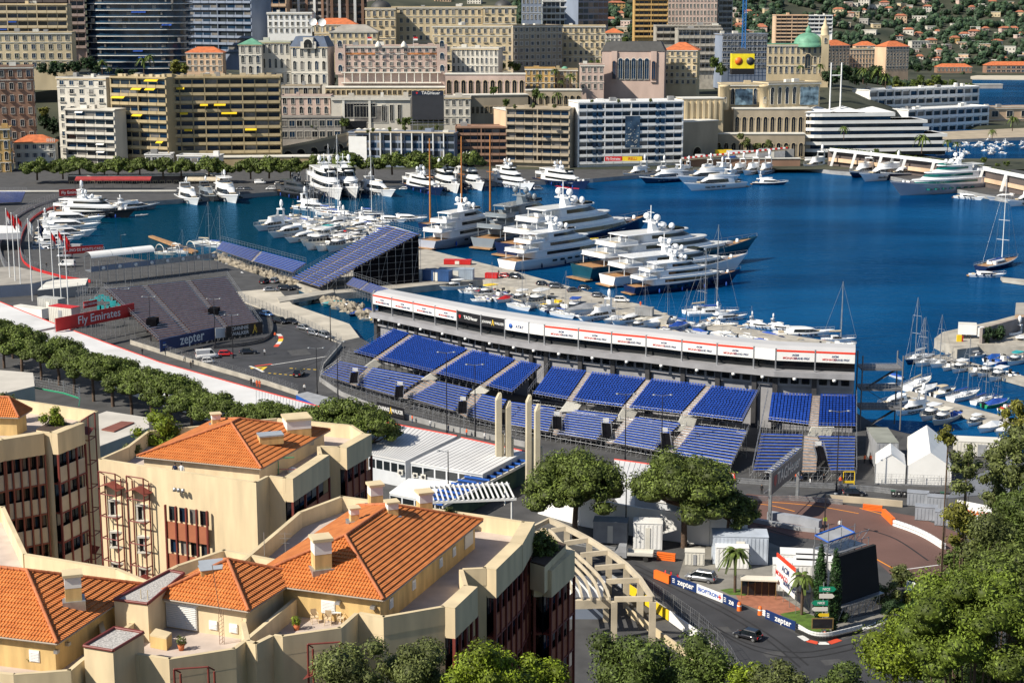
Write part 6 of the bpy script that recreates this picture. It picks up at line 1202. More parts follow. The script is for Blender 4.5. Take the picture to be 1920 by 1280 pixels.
# TRACK, GARAGES, THE CORNER AT THE RIGHT
def sheet(name,pts,z,m,kind='structure',label=None,cat=None):
 mb=MB();P=[G(u,v,z)for u,v in pts];a=sum(p.x*q.y-q.x*p.y for p,q in zip(P,P[1:]+P[:1]));mb.face(P if a>0 else P[::-1]);return tag(mb.build(name,[m]),label,cat,None,kind)
def ribbon(name,pts,z,w,m,label=None,cat=None,h=0,kind='structure'):
 P=[G(u,v,z)for u,v in pts];mb=MB();L_,R_=[],[]
 for i,p in enumerate(P):d=P[min(i+1,len(P)-1)]-P[max(i-1,0)];n=Vector((-d.y,d.x,0)).normalized()*w/2;L_.append(p+n);R_.append(p-n)
 for i in range(len(P)-1):mb.face([L_[i],R_[i],R_[i+1],L_[i+1]])
 return tag(mb.build(name,[m]),label,cat,None,kind)
def smooth(pts,n=5):
 out=[]
 for i in range(len(pts)-1):
  p0,p1,p2,p3=pts[max(i-1,0)],pts[i],pts[i+1],pts[min(i+2,len(pts)-1)]
  for k in range(n):
   t=k/n;out.append(tuple(.5*(2*b+(c-a)*t+(2*a-5*b+4*c-d)*t*t+(3*b-a-3*c+d)*t**3)for a,b,c,d in zip(p0,p1,p2,p3)))
 return out+[pts[-1]]
dasph=mat('track_asphalt',(.04,.041,.046),.8,.25,.2,bump=.1);redtar=mat('red_tarmac',(.13,.07,.058),.85,.18,.1,bump=.1);redpave=mat('red_paving',(.3,.12,.07),.85,.2,1);grassm=mat('grass',(.07,.13,.015),.9,.35,1.2,bump=.4,bscale=20)
pave=mat('grey_paving',(.2,.19,.17),.9,.2,.4);linew=mat('road_white',(.62,.62,.6),.8,.15,1);lineo=mat('road_orange',(.7,.25,.02),.8,.1,1);liney=mat('road_yellow',(.75,.5,.03),.8,.1,1);kred=mat('kerb_red',(.6,.07,.03),.7,.1,1)
sheet('road',[(1070,1030),(1180,1045),(1262,1088),(1390,1133),(1500,1192),(1550,1207),(1640,1183),(1730,1166),(1960,1150),(1960,1420),(1400,1420),(1330,1230),(1190,1110),(1140,1085),(1060,1060)],2.02,dasph)
sheet('track',[(330,655),(500,625),(560,600),(640,650),(600,700),(590,735),(560,752),(480,725),(400,690)],2.02,dasph)
sheet('red_surface',[(1380,945),(1400,925),(1560,942),(1645,955),(1720,968),(1800,1000),(1840,1080),(1740,1110),(1680,1085),(1630,1040),(1560,1015),(1480,1005),(1390,985)],2.024,redtar)
sheet('pavement',[(1290,1025),(1440,1015),(1500,1040),(1560,1100),(1560,1190),(1520,1190),(1380,1125),(1270,1085)],2.03,pave)
sheet('red_pavement',[(1378,1112),(1450,1108),(1500,1140),(1500,1160),(1440,1148),(1388,1130)],2.05,redpave)
sheet('lawn',[(1462,1150),(1500,1143),(1552,1165),(1556,1184),(1530,1189),(1500,1178)],2.06,grassm);sheet('lawn',[(1350,1105),(1370,1102),(1405,1106),(1398,1116),(1368,1114)],2.06,grassm);sheet('lawn',[(1655,1135),(1720,1118),(1760,1130),(1700,1146),(1650,1150)],2.06,grassm)
sheet('pavement',[(1556,1190),(1556,1165),(1640,1150),(1730,1136),(1735,1158),(1650,1172),(1580,1196)],2.04,pave)
for i,pts in enumerate(([(1612,952),(1660,966),(1710,990),(1765,1025)],[(1630,1040),(1680,1068),(1740,1100)],[(1400,944),(1440,946),(1490,958)],[(1440,940),(1530,948),(1610,962)])):ribbon('painted_line',smooth(pts),2.03,.28,lineo)
ribbon('painted_line',[(1688,1068),(1785,1055)],2.034,.25,linew)
for i in range(5):ribbon('painted_line',[(543+i*11,690+i*.6),(549+i*11,690.4+i*.6)],2.03,.45,liney);ribbon('painted_line',[(503+i*10,699+i*.9),(508+i*10,699.5+i*.9)],2.03,.45,liney)
ribbon('painted_line',[(508,684),(612,668)],2.03,.4,linew);ribbon('painted_line',[(478,686),(510,682)],2.03,.8,kred);ribbon('painted_line',[(470,690),(498,688),(488,694)],2.034,1.2,liney);ribbon('painted_line',[(468,686),(480,690),(494,697)],2.038,.7,linew)
for i in range(3):sheet('crossing_stripe',[(1610+i*14,1178-i*6),(1640+i*14,1170-i*6),(1646+i*14,1173-i*6),(1616+i*14,1181-i*6)],2.07,linew)
for i in range(4):a=[(1500,1191),(1514,1200),(1534,1205),(1554,1205),(1574,1198)][i:i+2];ribbon('kerb',a,2.07,1.0,kred if i%2==1 else linew)
for i in range(5):a=[(517,650),(521,645),(525,640),(527,635),(526,630),(522,626)][i:i+2];ribbon('kerb',a,2.03,1.2,(kred,linew,liney)[i%3])
groof=mat('white_roof',(.6,.6,.6),.65,.12,.12,bump=.05);gwall=mat('garage_wall',(.5,.52,.55),.7,.15,.2);rededge=mat('red_edge',(.62,.04,.02),.5,.05,.4)
def shed(name,label,poly,z,zb=2.0,m=groof,wm=gwall,edge=None,over=.0,wins=None,seams=0,zfun=None):
 P=[G(u,v,zfun(i)if zfun else z)for i,(u,v)in enumerate(poly)];o=P[0].copy();o.z=zb;root=thing(name,label,'building',o);Q=[(p.x-o.x,p.y-o.y)for p in P]
 c=(sum(x for x,y in Q)/len(Q),sum(y for x,y in Q)/len(Q));W_=[(lerp(x,c[0],.006+over),lerp(y,c[1],.02+over))for x,y in Q]
 mb=MB();mb.prism(W_,0,z-zb-.25);mb.build('wall',[wm],root);mb=MB();mb.prism(Q,z-zb-.24,z-zb);mb.build('roof',[m],root)
 if edge:
  mb=MB()
  for a,b in edge:a,b=Vector((*Q[a],z-zb)),Vector((*Q[b],z-zb));mb.tube(a,b,.17,n=5)
  mb.build('red_edge',[rededge],root)
 if seams:
  mb=MB();(a0,a1),(b0,b1)=seams
  A0,A1,B0,B1=[Vector((*Q[i],z-zb+.03))for i in(a0,a1,b0,b1)]
  n=int((A1-A0).length/1.0)
  for i in range(n):p,q=A0.lerp(A1,i/n),B0.lerp(B1,i/n);mb.tube(p,q,.035,n=3)
  mb.build('roof_seams',[mat('seam_grey',(.42,.42,.43),.7,.1,.3)],root)
 for(i,j,n,z0,z1,mm)in wins or[]:
  a,b=Vector((*W_[i],0)),Vector((*W_[j],0));d=(b-a);L=d.length;ang=math.atan2(d.y,d.x)
  for k in range(n):q=MB();q.box(.2,L/n-.2,-.08,.05,z0,z1);q.build('window',[mm],root,a+d*(k/n),ang)
 return root
shed('garage_row','long narrow white garage roof with red edge behind the line of umbrella pines',[(480,772),(372,742),(250,702),(150,660),(60,625),(-60,592),(-60,545),(0,566),(90,602),(192,640),(300,679),(480,730),(595,761),(717,790),(700,838),(590,802)],7,edge=[(7,8),(8,9),(9,10),(10,11),(11,12),(12,13)],seams=((11,13),(0,14)))
shed('garage_building','wide white roofed garage block with a tree shadow on it, right of the pines',[(690,850),(760,864),(857,817),(719,791)],7.05,edge=[(2,3)],seams=((3,2),(0,1)),wins=[(0,1,5,2.6,4.2,gmar)])
shed('garage_building','white roofed garage block with strip windows and air conditioners, left of the beige pillars',[(770,866),(905,888),(985,846),(865,820)],7.1,edge=[(2,3)],seams=((3,2),(0,1)),wins=[(0,1,6,2.9,4.4,gmar)])
shed('annex','low white flat roofed annex in front of the garage block',[(730,922),(825,942),(880,906),(766,896)],4.6,m=white,wins=[(0,1,4,.6,2,gmar)])
shed('garage_building','white roofed garage end with red edge between the two large umbrella pines',[(1150,880),(1190,930),(1345,960),(1378,900),(1377,888),(1225,871),(1152,861)],7,edge=[(3,4),(4,5),(5,6)],seams=((4,6),(2,0)))
for(u,v,lab)in((752,889,'leftmost'),(780,894,'middle'),(795,897,'rightmost')):
 o=thing('air_conditioner',lab+' of three white air conditioner units on the garage wall','air conditioner',G(u,v,4.4),R(-25),'air conditioners');q=MB();q.box(-.5,.5,-.35,.1,0,.85);q.build('case',[offw],o);q=MB();q.lathe((0,0,0),[(.32,0),(.3,.05),(.02,.06)],12);e=q.build('fan',[dmetal],o,(0,-.36,.42));e.rotation_euler=(R(90),0,0)
tag(sheet('blue_box',[(0,0),(1,0),(1,1)],2,blue),kind='structure')if False else None
def prismthing(name,label,cat,poly,z0,z1,m,m2=None,nm='body',nm2='roof'):
 P=[G(u,v,z1)for u,v in poly];o=P[0].copy();o.z=z0;root=thing(name,label,cat,o);mb=MB();mb.prism([(p.x-o.x,p.y-o.y)for p in P],0,z1-z0);mb.build(nm,[m],root)
 if m2:mb=MB();mb.prism([(p.x-o.x,p.y-o.y)for p in P],z1-z0+.004,z1-z0+.12);mb.build(nm2,[m2],root)
 return root
prismthing('transporter','long blue transporter with grey roof parked beside the blue grandstand','truck',[(598,762),(555,740),(576,735),(678,762),(640,770)],2.4,6.2,bpaint,greyc)
def wallrun(name,label,pts,z,h,w,m,cat='barrier',fence=0,rails=0,panel=None):
 P=[G(u,v,z)for u,v in pts];o=P[0].copy();root=thing(name,label,cat,o);mb=MB()
 for a,b in zip(P,P[1:]):
  a,b=a-o,b-o;d=(b-a);n=Vector((-d.y,d.x,0)).normalized()*w/2;e=d.normalized()*.02
  if rails:
   for k in range(rails):z0=h*(k+.12)/rails;mb.prism([tuple((p)[:2])for p in(a+n,a-n,b-n,b+n)],z0,z0+h/rails*.7)
  else:mb.prism([tuple((p)[:2])for p in(a+n,a-n,b-n,b+n)],0,h)
 mb.build('rail' if rails else 'wall',[m],root);pb=MB();L=0
 for a,b in zip(P,P[1:]):
  a,b=a-o,b-o;n=max(1,int((b-a).length/2.5))
  for i in range(n):p=a.lerp(b,i/n);pb.tube(p,p+Vector((0,0,h+fence)),.05,n=4)
 pb.build('posts',[metal],root)
 if fence:
  fb=MB()
  for a,b in zip(P,P[1:]):
   a,b=a-o,b-o;n=max(1,int((b-a).length/.6));Z=lambda z:Vector((0,0,z))
   for i in range(n):p,q=a.lerp(b,i/n),a.lerp(b,min(1,(i+1)/n));fb.tube(p+Z(h),p+Z(h+fence),.012,n=3,caps=False);fb.tube(p+Z(h),q+Z(h+fence),.01,n=3,caps=False)
   for k in range(5):fb.tube(a+Z(h+fence*k/4),b+Z(h+fence*k/4),.016,n=3,caps=False)
  fb.build('fence_mesh',[metal],root)
 return root
wallrun('pit_wall','grey concrete track wall with catch fence below the left blue stand',[(688,762),(740,780),(830,804),(930,826),(985,838)],2,1.1,.3,conc2,'wall',2.4)
wallrun('track_wall','grey wall along the curving track left of the blue stand',[(640,650),(606,690),(600,715),(640,742),(690,762)],2,1,.3,conc2,'wall',1.6)
wallrun('track_wall','concrete wall and railings along the white garage roof at the left',[(245,645),(330,672),(400,693),(500,722),(560,742)],2,1.1,.3,conc,'wall',1.4)
wallrun('promenade_fence','tall thin post fence along the pale promenade',[(446,562),(500,583),(560,608),(612,634),(640,645)],2,.3,.2,conc,'fence',2.2)
wallrun('guard_rail','curved dark guard rail round the foot of the brown stand',smooth([(400,654),(450,650),(490,642),(508,630),(512,615),(506,595)]),2,1,.15,dmetal,'barrier',.0,3)
wallrun('guard_rail','grey guard rail behind the overhead watch sign, nearest the stand',[(1378,905),(1470,912),(1560,916),(1640,922),(1700,930),(1800,940)],2,1.1,.12,metal,'barrier',0,3)
wallrun('guard_rail','long grey guard rail along the orange line of the red tarmac',[(1400,940),(1480,938),(1530,941),(1580,946)],2,1,.12,metal,'barrier',0,3)
wallrun('low_wall','beige concrete wall in front of the black car and the bins',[(1548,938),(1600,942),(1650,946),(1692,950)],2,1.1,.4,mat('beige_wall',(.45,.38,.28),.9,.15,.3),'wall')
wallrun('guard_rail','grey guard rail beside the flatbed truck',[(1060,1018),(1120,1030),(1180,1040),(1232,1046)],2,1,.12,metal,'barrier',0,3)
wallrun('barrier','orange plastic barrier right of the guard rail by the white container',[(1232,1048),(1266,1052)],2,1.3,.5,orange,'barrier',0,4)
wallrun('catch_fence','catch fence with clear mesh along the left side of the near road',[(1182,1108),(1225,1135),(1262,1160),(1310,1195),(1345,1228),(1370,1262),(1390,1300)],2,1,.2,conc,'fence',2.6)
wallrun('balustrade','pale stone balustrade on the terrace left of the near road',[(1175,1150),(1225,1188),(1280,1228),(1330,1280)],2,1.1,.3,WM['cream'],'balustrade')
wallrun('fence','thin fence in front of the white tents',[(1640,908),(1700,910),(1790,913)],2,.3,.1,metal,'fence',1.8)
board('advertising_board','yellow panel on the left side of the near road',(1180,1112),(1255,1163),2.1,1.5,yellow,[],cat='panel');board('advertising_board','long white panel after the yellow one on the left side of the near road',(1256,1164),(1309,1202),2.1,1.6,white,[],cat='panel');board('advertising_board','pale blue panel before the yellow one on the left side of the near road',(1148,1092),(1179,1111),2.1,1.3,greyc,[],cat='panel')
snav=MATS['sign_blue'];prn=mat('print_navy',(.03,.05,.15),.6,.05,.3)
board('advertising_board','orange plastic barrier at the left end of the blue and white panels',(1230,1082),(1258,1093),2.05,1.3,orange,[],cat='barrier',dep=.5)
def zk(o,w,h,dep):
 for k in range(3):q=MB();q.box(w*.06,w*.06+.5,-dep-.03,-dep,h*(.25+k*.2),h*(.25+k*.2)+.1);q.build('emblem',[white],o)
board('advertising_board','dark blue kitchenware panel with white letters beside the orange barrier',(1259,1093),(1307,1110),2.05,1.35,snav,[('zepter',1.25,white,.58,.5,.02)],cat='panel',ext=zk)
def cross(o,w,h,dep):
 q=MB();x=w*.9;q.box(x-.1,x+.1,-dep-.03,-dep,h*.2,h*.8);q.box(x-.3,x+.3,-dep-.034,-dep,h*.42,h*.58);q.build('red_cross_mark',[red],o)
board('advertising_board','white panel with blue lettering and small red cross in the middle of the panels',(1307.5,1110),(1356,1129),2.05,1.35,white,[('BIOPTRON',.85,bpaint,.45,.5,.02)],cat='panel',ext=cross)
board('advertising_board','dark blue panel with cut off white letters at the right end of the panels',(1356.5,1129),(1386,1142),2.05,1.35,snav,[('ze',1.2,white,.55,.5,.02)],cat='panel',ext=zk)
board('advertising_board','dark blue kitchenware panel on the white rail of the grass corner',(1436,1158),(1492,1181),2.05,1.3,snav,[('zepter',1.2,white,.6,.5,.02)],cat='panel',ext=zk)
wallrun('guard_rail','black and white guard rail curving round the grass corner',smooth([(1422,1150),(1460,1164),(1496,1180),(1520,1193),(1548,1196),(1580,1190),(1616,1181)]),2,.9,.14,white,'barrier',0,3);wallrun('tyre_band','black rubber band in front of the curved corner rail',smooth([(1492,1184),(1522,1197),(1548,1200),(1580,1194),(1616,1185)]),2,.55,.3,rubber,'barrier',0,2)
wallrun('guard_rail','short black and white guard rail at the right of the crossing',[(1666,1174),(1724,1162),(1800,1150)],2,1,.2,black,'barrier',0,3);wallrun('guard_rail','white top rail above the short black guard rail right of the crossing',[(1667,1172),(1724,1160),(1800,1148)],2,1.2,.08,white,'barrier',0,2)
for u,v,lab in((1386,1144,'orange bollard at the right end of the blue and white panels'),(1425,1152,'orange bollard at the start of the corner rail')):o=thing('bollard',lab,'bollard',G(u,v));q=MB();q.lathe((0,0,0),[(.35,0),(.3,.9),(.22,1.3),(.05,1.35)],10);q.build('post',[orange],o);q=MB();q.lathe((0,0,.7),[(.34,0),(.33,.2)],10);q.build('band',[white],o)
o=thing('traffic_cone','orange and white traffic cone beside the direction signs','cone',G(1546,1187));q=MB();q.box(-.35,.35,-.35,.35,0,.06);q.lathe((0,0,.06),[(.27,0),(.06,1.3)],10);q.build('cone',[orange],o);q=MB();q.lathe((0,0,.4),[(.22,0),(.17,.3)],10);q.build('band',[white],o)
wallrun('barrier','orange plastic barrier in front of the beige wall',[(1618,954),(1654,958)],2,1,.5,orange,'barrier',0,4);wallrun('barrier','orange end of the long white barrier on the red tarmac',[(1656,966),(1675,984)],2,1.2,.6,orange,'barrier');wallrun('barrier','long white plastic barrier curving along the orange line',smooth([(1676,985),(1710,997),(1740,1011),(1770,1030)]),2,1.1,.6,white,'barrier',0,2)
wallrun('barrier','row of low grey foam blocks left of the light mast',[(1398,975),(1450,985),(1500,994),(1537,998)],2,.7,.8,greyc,'barrier');wallrun('barrier','thick grey block wall behind the low foam blocks',[(1440,973),(1500,982),(1538,990)],2,1.4,1.2,mat('block_grey',(.28,.3,.34),.7,.15,.5),'barrier')
for i,(u,v)in enumerate(((1700,948),(1738,956),(1715,975),(1752,985))):o=container('block_stack','%s stack of grey plastic barrier blocks right of the beige wall'%('back left','back right','front left','front right')[i],u,v,3.6,1.8,2.4,-15,MATS['block_grey'],doors=False,cat='block stack')
for(u,v,L,H_,rz,m_,lab,L2)in((1187,1030,4.6,4.4,-6,white,'white container standing left of the large umbrella pine trunks',3),(1112,1018,5.5,3.6,-8,greyc,'grey covered crate stack in the shade beside the flatbed truck',3),(1336,1058,8.5,4.6,-4,mat('container_blue',(.45,.5,.58),.6,.15,.4),'big blue white container with shipping letters under the pine shade',4),(1342,1066,5,3.4,-4,white,'white cabin in front of the big container behind the palm',2),(1284,1060,3,2.2,-6,offw,'white trailer box behind the silver people carrier',1.8)):container('container',lab,u,v,L,L2,H_,rz,m_)
wallrun('garage_wall','tall white wall in dappled shade behind the two large umbrella pines',[(1010,962),(1090,985),(1200,1006),(1330,1022),(1400,1015)],2,5,.4,white,'wall')
def flatbed():
 o=thing('flatbed_truck','white flatbed truck with grey cab parked by the guard rail','truck',G(1186,1048),R(172));q=MB();q.box(-3.2,.8,-1.05,1.05,.9,1.05);q.box(-3.2,.8,-1.1,-1.02,1,1.45);q.box(-3.2,.8,1.02,1.1,1,1.45);q.box(-3.25,-3.15,-1.1,1.1,1,1.45);q.build('bed',[offw],o)
 q=MB();q.loft([[(.9,-1,.5),(2.7,-1,.5),(2.7,1,.5),(.9,1,.5)],[(.9,-1,1.4),(2.8,-1,1.3),(2.8,1,1.3),(.9,1,1.4)],[(.95,-.85,2.3),(2.1,-.85,2.3),(2.1,.85,2.3),(.95,.85,2.3)]],0,False);c=q.build('cab',[greyc],o);q=MB();q.add([(2.78,-.85,1.4),(2.78,.85,1.4),(2.15,.75,2.22),(2.15,-.75,2.22)],[(0,1,2,3)]);q.build('windscreen',[gmar],c)
 for x in(-2.1,1.9):
  for s in(-1,1):q=MB();q.tube((x,s*.8,.42),(x,s*1.05,.42),.42,n=12);q.build('wheel',[rubber],o)
flatbed()
car(1314,1088,155,cs,'mpv','silver people carrier parked beside the blue and white panels');car(1402,1196,143,cb,'hatch','black hatchback driving down the near road');car(1601,928,-4,cb,'hatch','black car parked below the right blue stand between bins and a red marker');car(1388,1012,165,cbl,'suv','blue off road car in the shade of the right large pine')
sheet('manhole',[(1322+9*math.cos(t)-0,1109+3.2*math.sin(t))for t in[i*.5236 for i in range(12)]],2.03,rubber)
for i,(u,v)in enumerate(((1246,1082),(1258,1085),(1272,1090))):
 o=thing('motor_scooter',('left','middle','right')[i]+' of three red motor scooters behind the orange barrier','scooter',G(u,v),R(70+i*15),'parked motor scooters');q=MB()
 for x in(-.6,.6):q.tube((x,-.06,.28),(x,.06,.28),.28,n=12)
 q.build('wheels',[rubber],o);q=MB();q.loft([[(-.75,-.14,.5),(-.75,.14,.5),(-.75,.1,.75),(-.75,-.1,.75)],[(-.1,-.17,.35),(-.1,.17,.35),(-.1,.14,.8),(-.1,-.14,.8)],[(.1,-.15,.25),(.1,.15,.25),(.1,.12,.35),(.1,-.12,.35)],[(.55,-.12,.5),(.55,.12,.5),(.5,.1,1),(.5,-.1,1)]],0,False);q.build('body',[cr],o);q=MB();q.tube((.5,-.3,1.05),(.5,.3,1.05),.03);q.build('handlebar',[black],o)
def gantry():
 A_,B_=G(1447,980),G(1500,932);d=B_-A_;w=d.length;o=thing('overhead_sign','overhead truss sign with grey watch maker lettering across the track','sign',A_,math.atan2(d.y,d.x));q=MB()
 for x in(.2,w-.2):q.box(x-.25,x+.25,.2,.7,0,9)
 q.build('posts',[mesh_m],o);q=MB();q.box(-1,w+.5,-.1,.1,5.2,8.9);q.build('panel',[mat('board_grey',(.1,.1,.11),.5,.1,.3)],o);q=MB()
 for y in(.2,1.2):
  for z in(5.3,9):q.tube((-1,y,z),(w+.5,y,z),.08,n=5)
 n=int(w/1.2)
 for i in range(n):x=-1+i*(w+1.5)/n;q.tube((x,.2,9),(x+.6,1.2,9),.05,n=4);q.tube((x+.6,1.2,9),(x+1.2,.2,9),.05,n=4);q.tube((x,.2,9),(x,1.2,9),.05,n=4)
 q.build('truss',[metal],o);tt=text('TAGHeuer',3.0,offw,o,(w*.52,-.13,7.1),0,.03,.95);q=MB();q.add([(-.8,0,1),(.8,0,1),(.8,0,-.3),(0,0,-1),(-.8,0,-.3)],[(0,4,3,2,1)]);q.build('emblem',[mat('dull_red',(.3,.03,.04),.5,.1,.3)],o,(w*.06,-.13,7.1))
gantry()
def tent(label,p4,zw,zr,m=white,name='marquee'):
 fl,fr,br,bl=[G(u,v,2)for u,v in p4];o=fl.copy();root=thing(name,label,'tent',o);P=[p-o for p in(fl,fr,br,bl)];q=MB();q.prism([tuple(p[:2])for p in P],0,zw);q.build('side_walls',[m],root)
 mf,mbk=(P[0]+P[1])/2,(P[2]+P[3])/2;Z=lambda p,z:Vector((p.x,p.y,z));q=MB();a,b,c,d=[Z(p,zw)for p in P];e,f=Z(mf,zr),Z(mbk,zr)
 q.face([a,e,f,d]);q.face([e,b,c,f]);q.face([a,b,e]);q.face([d,f,c]);q.build('roof',[m],root);q=MB()
 for p in P:q.tube(p,Z(p,zw),.07,n=4)
 q.build('poles',[metal],root);return root
tent('large white gabled marquee right of the blue stands',[(1700,908),(1783,912),(1770,858),(1700,852)],3.6,6.2);tent('small white peaked tent left of the large marquee',[(1640,905),(1697,908),(1694,886),(1640,884)],3.6,5.6)
container('container','long grey roofed container stack behind the small peaked tent',1642,880,4,11,5.2,-2,greyc,roofm=mat('roof_green_grey',(.24,.25,.22),.8,.15,.3));container('container','white low container behind the willow like branches at the right',1790,855,10,4,3,-10,offw)
prismthing('shelter_roof','grey ribbed roof sloping behind the branches at the right edge','building',[(1775,935),(1800,905),(1925,850),(1925,920)],2,6,WM['grey'],mat('slate_roof',(.16,.17,.19),.7,.2,.3))
o=thing('goal_frame','yellow steel frame beside the right foot of the blue stands','frame',G(1581,908));q=MB();q.tube((0,0,0),(0,0,2.4),.08);q.tube((2,0,0),(2,0,2.4),.08);q.tube((0,0,2.4),(2,0,2.4),.08);q.box(0,2,-.05,.05,.3,.7);q.build('bars',[yellow],o)
bins=[]
for i in range(11):
 u=1674+i*10.3;m_=(gpaint if i%3==1 else dmetal);o=thing('wheeled_bin','','bin',G(u,931+i*.35),R(-4+i%3*3),'row of dark wheeled bins');q=MB();q.loft([[(-.28,-.3,.1),(.28,-.3,.1),(.28,.3,.1),(-.28,.3,.1)],[(-.36,-.4,1.1),(.36,-.4,1.1),(.36,.4,1.1),(-.36,.4,1.1)]],0,False);q.build('body',[dmetal],o);q=MB();q.box(-.4,.4,-.45,.45,1.1,1.2);q.build('lid',[MATS['dark_metal']if i%3 else mat('bin_green',(.03,.1,.06),.6,.1,1)],o);q=MB();q.box(-.12,.12,-.43,-.38,.6,.85);q.build('sticker',[white],o);bins.append(o)
rank(bins,'%s of the dark wheeled bins in the row below the white tents')
board('billboard','white billboard with red racing lettering among the branches at the right edge',(1793,982),(1860,996),3.5,4.2,white,[('MONACO',1.15,orange,.5,.6,.02)],cat='billboard',sup=1)
def corner():
 A_,B_=G(1570,1168),G(1648,1140);d=B_-A_;w=d.length;o=thing('video_screen','big black back of a leaning video screen behind the two cypresses','screen',A_,math.atan2(d.y,d.x));q=MB();q.loft([[(0,0,2.6),(w,0,2.6),(w,.5,2.6),(0,.5,2.6)],[(-.2,.6,9.6),(w-.6,.6,9.6),(w-.6,1.1,9.6),(-.2,1.1,9.6)]],0,False);q.build('panel',[mat('matte_black',(.008,.008,.01),.9,.2,.4)],o)
 q=MB()
 for i in range(7):
  x=w*i/6
  for y in(0,2.4,4.8):q.tube((x,y,0),(x,y,10.2 if y else 2.6),.07,n=4)
  if i<6:q.tube((x,0,0),(w*(i+1)/6,0,2.6),.05,n=4);q.tube((x,2.4,10.2),(w*(i+1)/6,2.4,11.4),.05,n=4)
 for z in(2.6,10.2,11.3):
  for y in(2.4,4.8):q.tube((0,y,z),(w,y,z),.06,n=4)
 q.build('scaffold',[metal],o);q=MB();q.box(0,w,-.8,.1,2.5,2.62);q.box(0,w*.8,1.2,5,9.7,9.8);q.build('walk_boards',[metal],o)
 q=MB();q.add([(0,2.2,11.4),(w*.62,2.2,11.6),(w*.62,4.6,12),(0,4.6,11.8)],[(0,1,2,3)]);q.build('platform_top',[greyc],o);q=MB();
 for a,b in(((0,2.2,11.4),(w*.62,2.2,11.6)),((w*.62,2.2,11.6),(w*.62,4.6,12)),((w*.62,4.6,12),(0,4.6,11.8)),((0,4.6,11.8),(0,2.2,11.4))):q.tube(a,b,.16,n=4)
 q.build('blue_edge',[bpaint],o);q=MB();[q.tube((x,y,0),(x,y,13),.06,n=4)for x in(0,w*.3,w*.62)for y in(2.2,4.6)];q.build('platform_posts',[metal],o)
 A_,B_=G(1455,1118),G(1490,1150);d=B_-A_;w=d.length;o=thing('advertising_board','white racing banner with red top stripe on scaffolding left of the cypresses','banner',A_,math.atan2(d.y,d.x));q=MB();q.box(0,w,-.1,0,2.2,6.8);q.build('panel',[white],o);q=MB();q.box(0,w,-.12,.02,6.2,6.82);q.build('red_stripe',[mat('fascia_red',(.75,.04,.01))],o)
 text('ACM',1.3,prn,o,(w*.5,-.14,5.2),0,.02);text('MONACO',1.1,red,o,(w*.3,-.14,3.9),0,.01,.9);text('GRAND PRIX',1.1,prn,o,(w*.7,-.14,3.3),0,.01,.7);q=MB()
 for i in range(4):
  x=w*i/3;q.tube((x,.15,0),(x,.15,6.8),.06,n=4);q.tube((x,2.4,0),(x,2.4,5),.06,n=4);q.tube((x,2.4,0),(x,.15,6.4),.05,n=4)
 q.build('scaffold',[metal],o)
 for k,(u,v,L)in enumerate(((1448,1108,7),(1462,1088,7.5),(1492,1100,6))):
  t=container('white_truck_body',('front left','back','right')[k]+' white rounded trailer body behind the racing banner',u,v,L,3,4.2,-8,white,cat='trailer',doors=False)
 o=thing('direction_signs','post with green, white and yellow arrow signs above a dark board on the corner','sign',G(1541,1188));q=MB();q.tube((0,0,0),(0,0,7.6),.09,n=8);q.build('post',[metal],o)
 def arrow(z,w_,h_,m,s,txt_,x0=0,tm=white):
  q=MB();x=x0;pts=[(x-w_/2,-h_/2),(x+w_/2,-h_/2),(x+w_/2+h_*.5,0),(x+w_/2,h_/2),(x-w_/2,h_/2)];pts=[(p*s,z_)for p,z_ in pts];pts=pts if s>0 else pts[::-1]
  q.face([(a,-.16,z+b)for a,b in pts]);q.face([(a,-.1,z+b)for a,b in pts][::-1])
  for(a,b),(c,e)in zip(pts,pts[1:]+pts[:1]):q.face([(a,-.1,z+b),(c,-.1,z+e),(c,-.16,z+e),(a,-.16,z+b)])
  f=q.build('arrow_sign',[m],o);text(txt_,h_*.62,tm,f,(x*s,-.19,z),0,.01)
 sg=mat('sign_green',(.01,.25,.14),.4,.05,1);arrow(6.6,2.0,.75,sg,1,'NICE',.35);arrow(5.6,1.8,.65,offw,1,'',.3);arrow(4.6,1.9,.72,sg,-1,'NICE',.3);arrow(3.7,1.9,.6,offw,-1,'',.3);arrow(2.85,1.3,.45,yellow,-1,'',-.2)
 q=MB();q.box(-1.4,1.4,-.2,0,.9,2.3);q.build('display_board',[black],o);q=MB();q.box(-1.5,1.5,-.22,.02,.82,.92);q.box(-1.5,1.5,-.22,.02,2.28,2.38);q.box(-1.5,-1.38,-.22,.02,.92,2.28);q.box(1.38,1.5,-.22,.02,.92,2.28);q.build('board_frame',[mat('brass',(.35,.25,.1),.4,.2,1,metal=.5)],o)
 board('road_sign','small parking and direction sign half hidden by shrubs at the right',(1700,1105),(1722,1110),3.4,1.4,white,[('P',.9,bpaint,.25,.65,.03)],cat='sign',sup=1)
corner()
tree('cypress','tall narrow cypress, left one of the pair on the corner',G(1535,1172),cyp_meshes(1,12.2,1.0,2600),1,'cypress pair');tree('cypress','tall narrow cypress, right one of the pair against the black screen',G(1562,1182),cyp_meshes(2,12,1.0,2600),1,'cypress pair')
tree('palm_tree','small palm on the grass strip behind the silver people carrier',G(1378,1110),palm_meshes(0,6.5,2.6),1,None,'palm tree','fronds');tree('palm_tree','short palm between the racing banner and the cypresses',G(1503,1152),palm_meshes(1,5.8,2.2),1,None,'palm tree','fronds')
o=thing('bus_shelter','open shelter with cream roof and brass coloured frame beside the palm','shelter',G(1390,1122),R(-6));q=MB();q.box(-.2,5.2,-.3,1.6,2.9,3.1);q.build('roof',[cream],o);q=MB()
for i in range(6):q.tube((i,1.4,0),(i,1.4,2.9),.05,n=4)
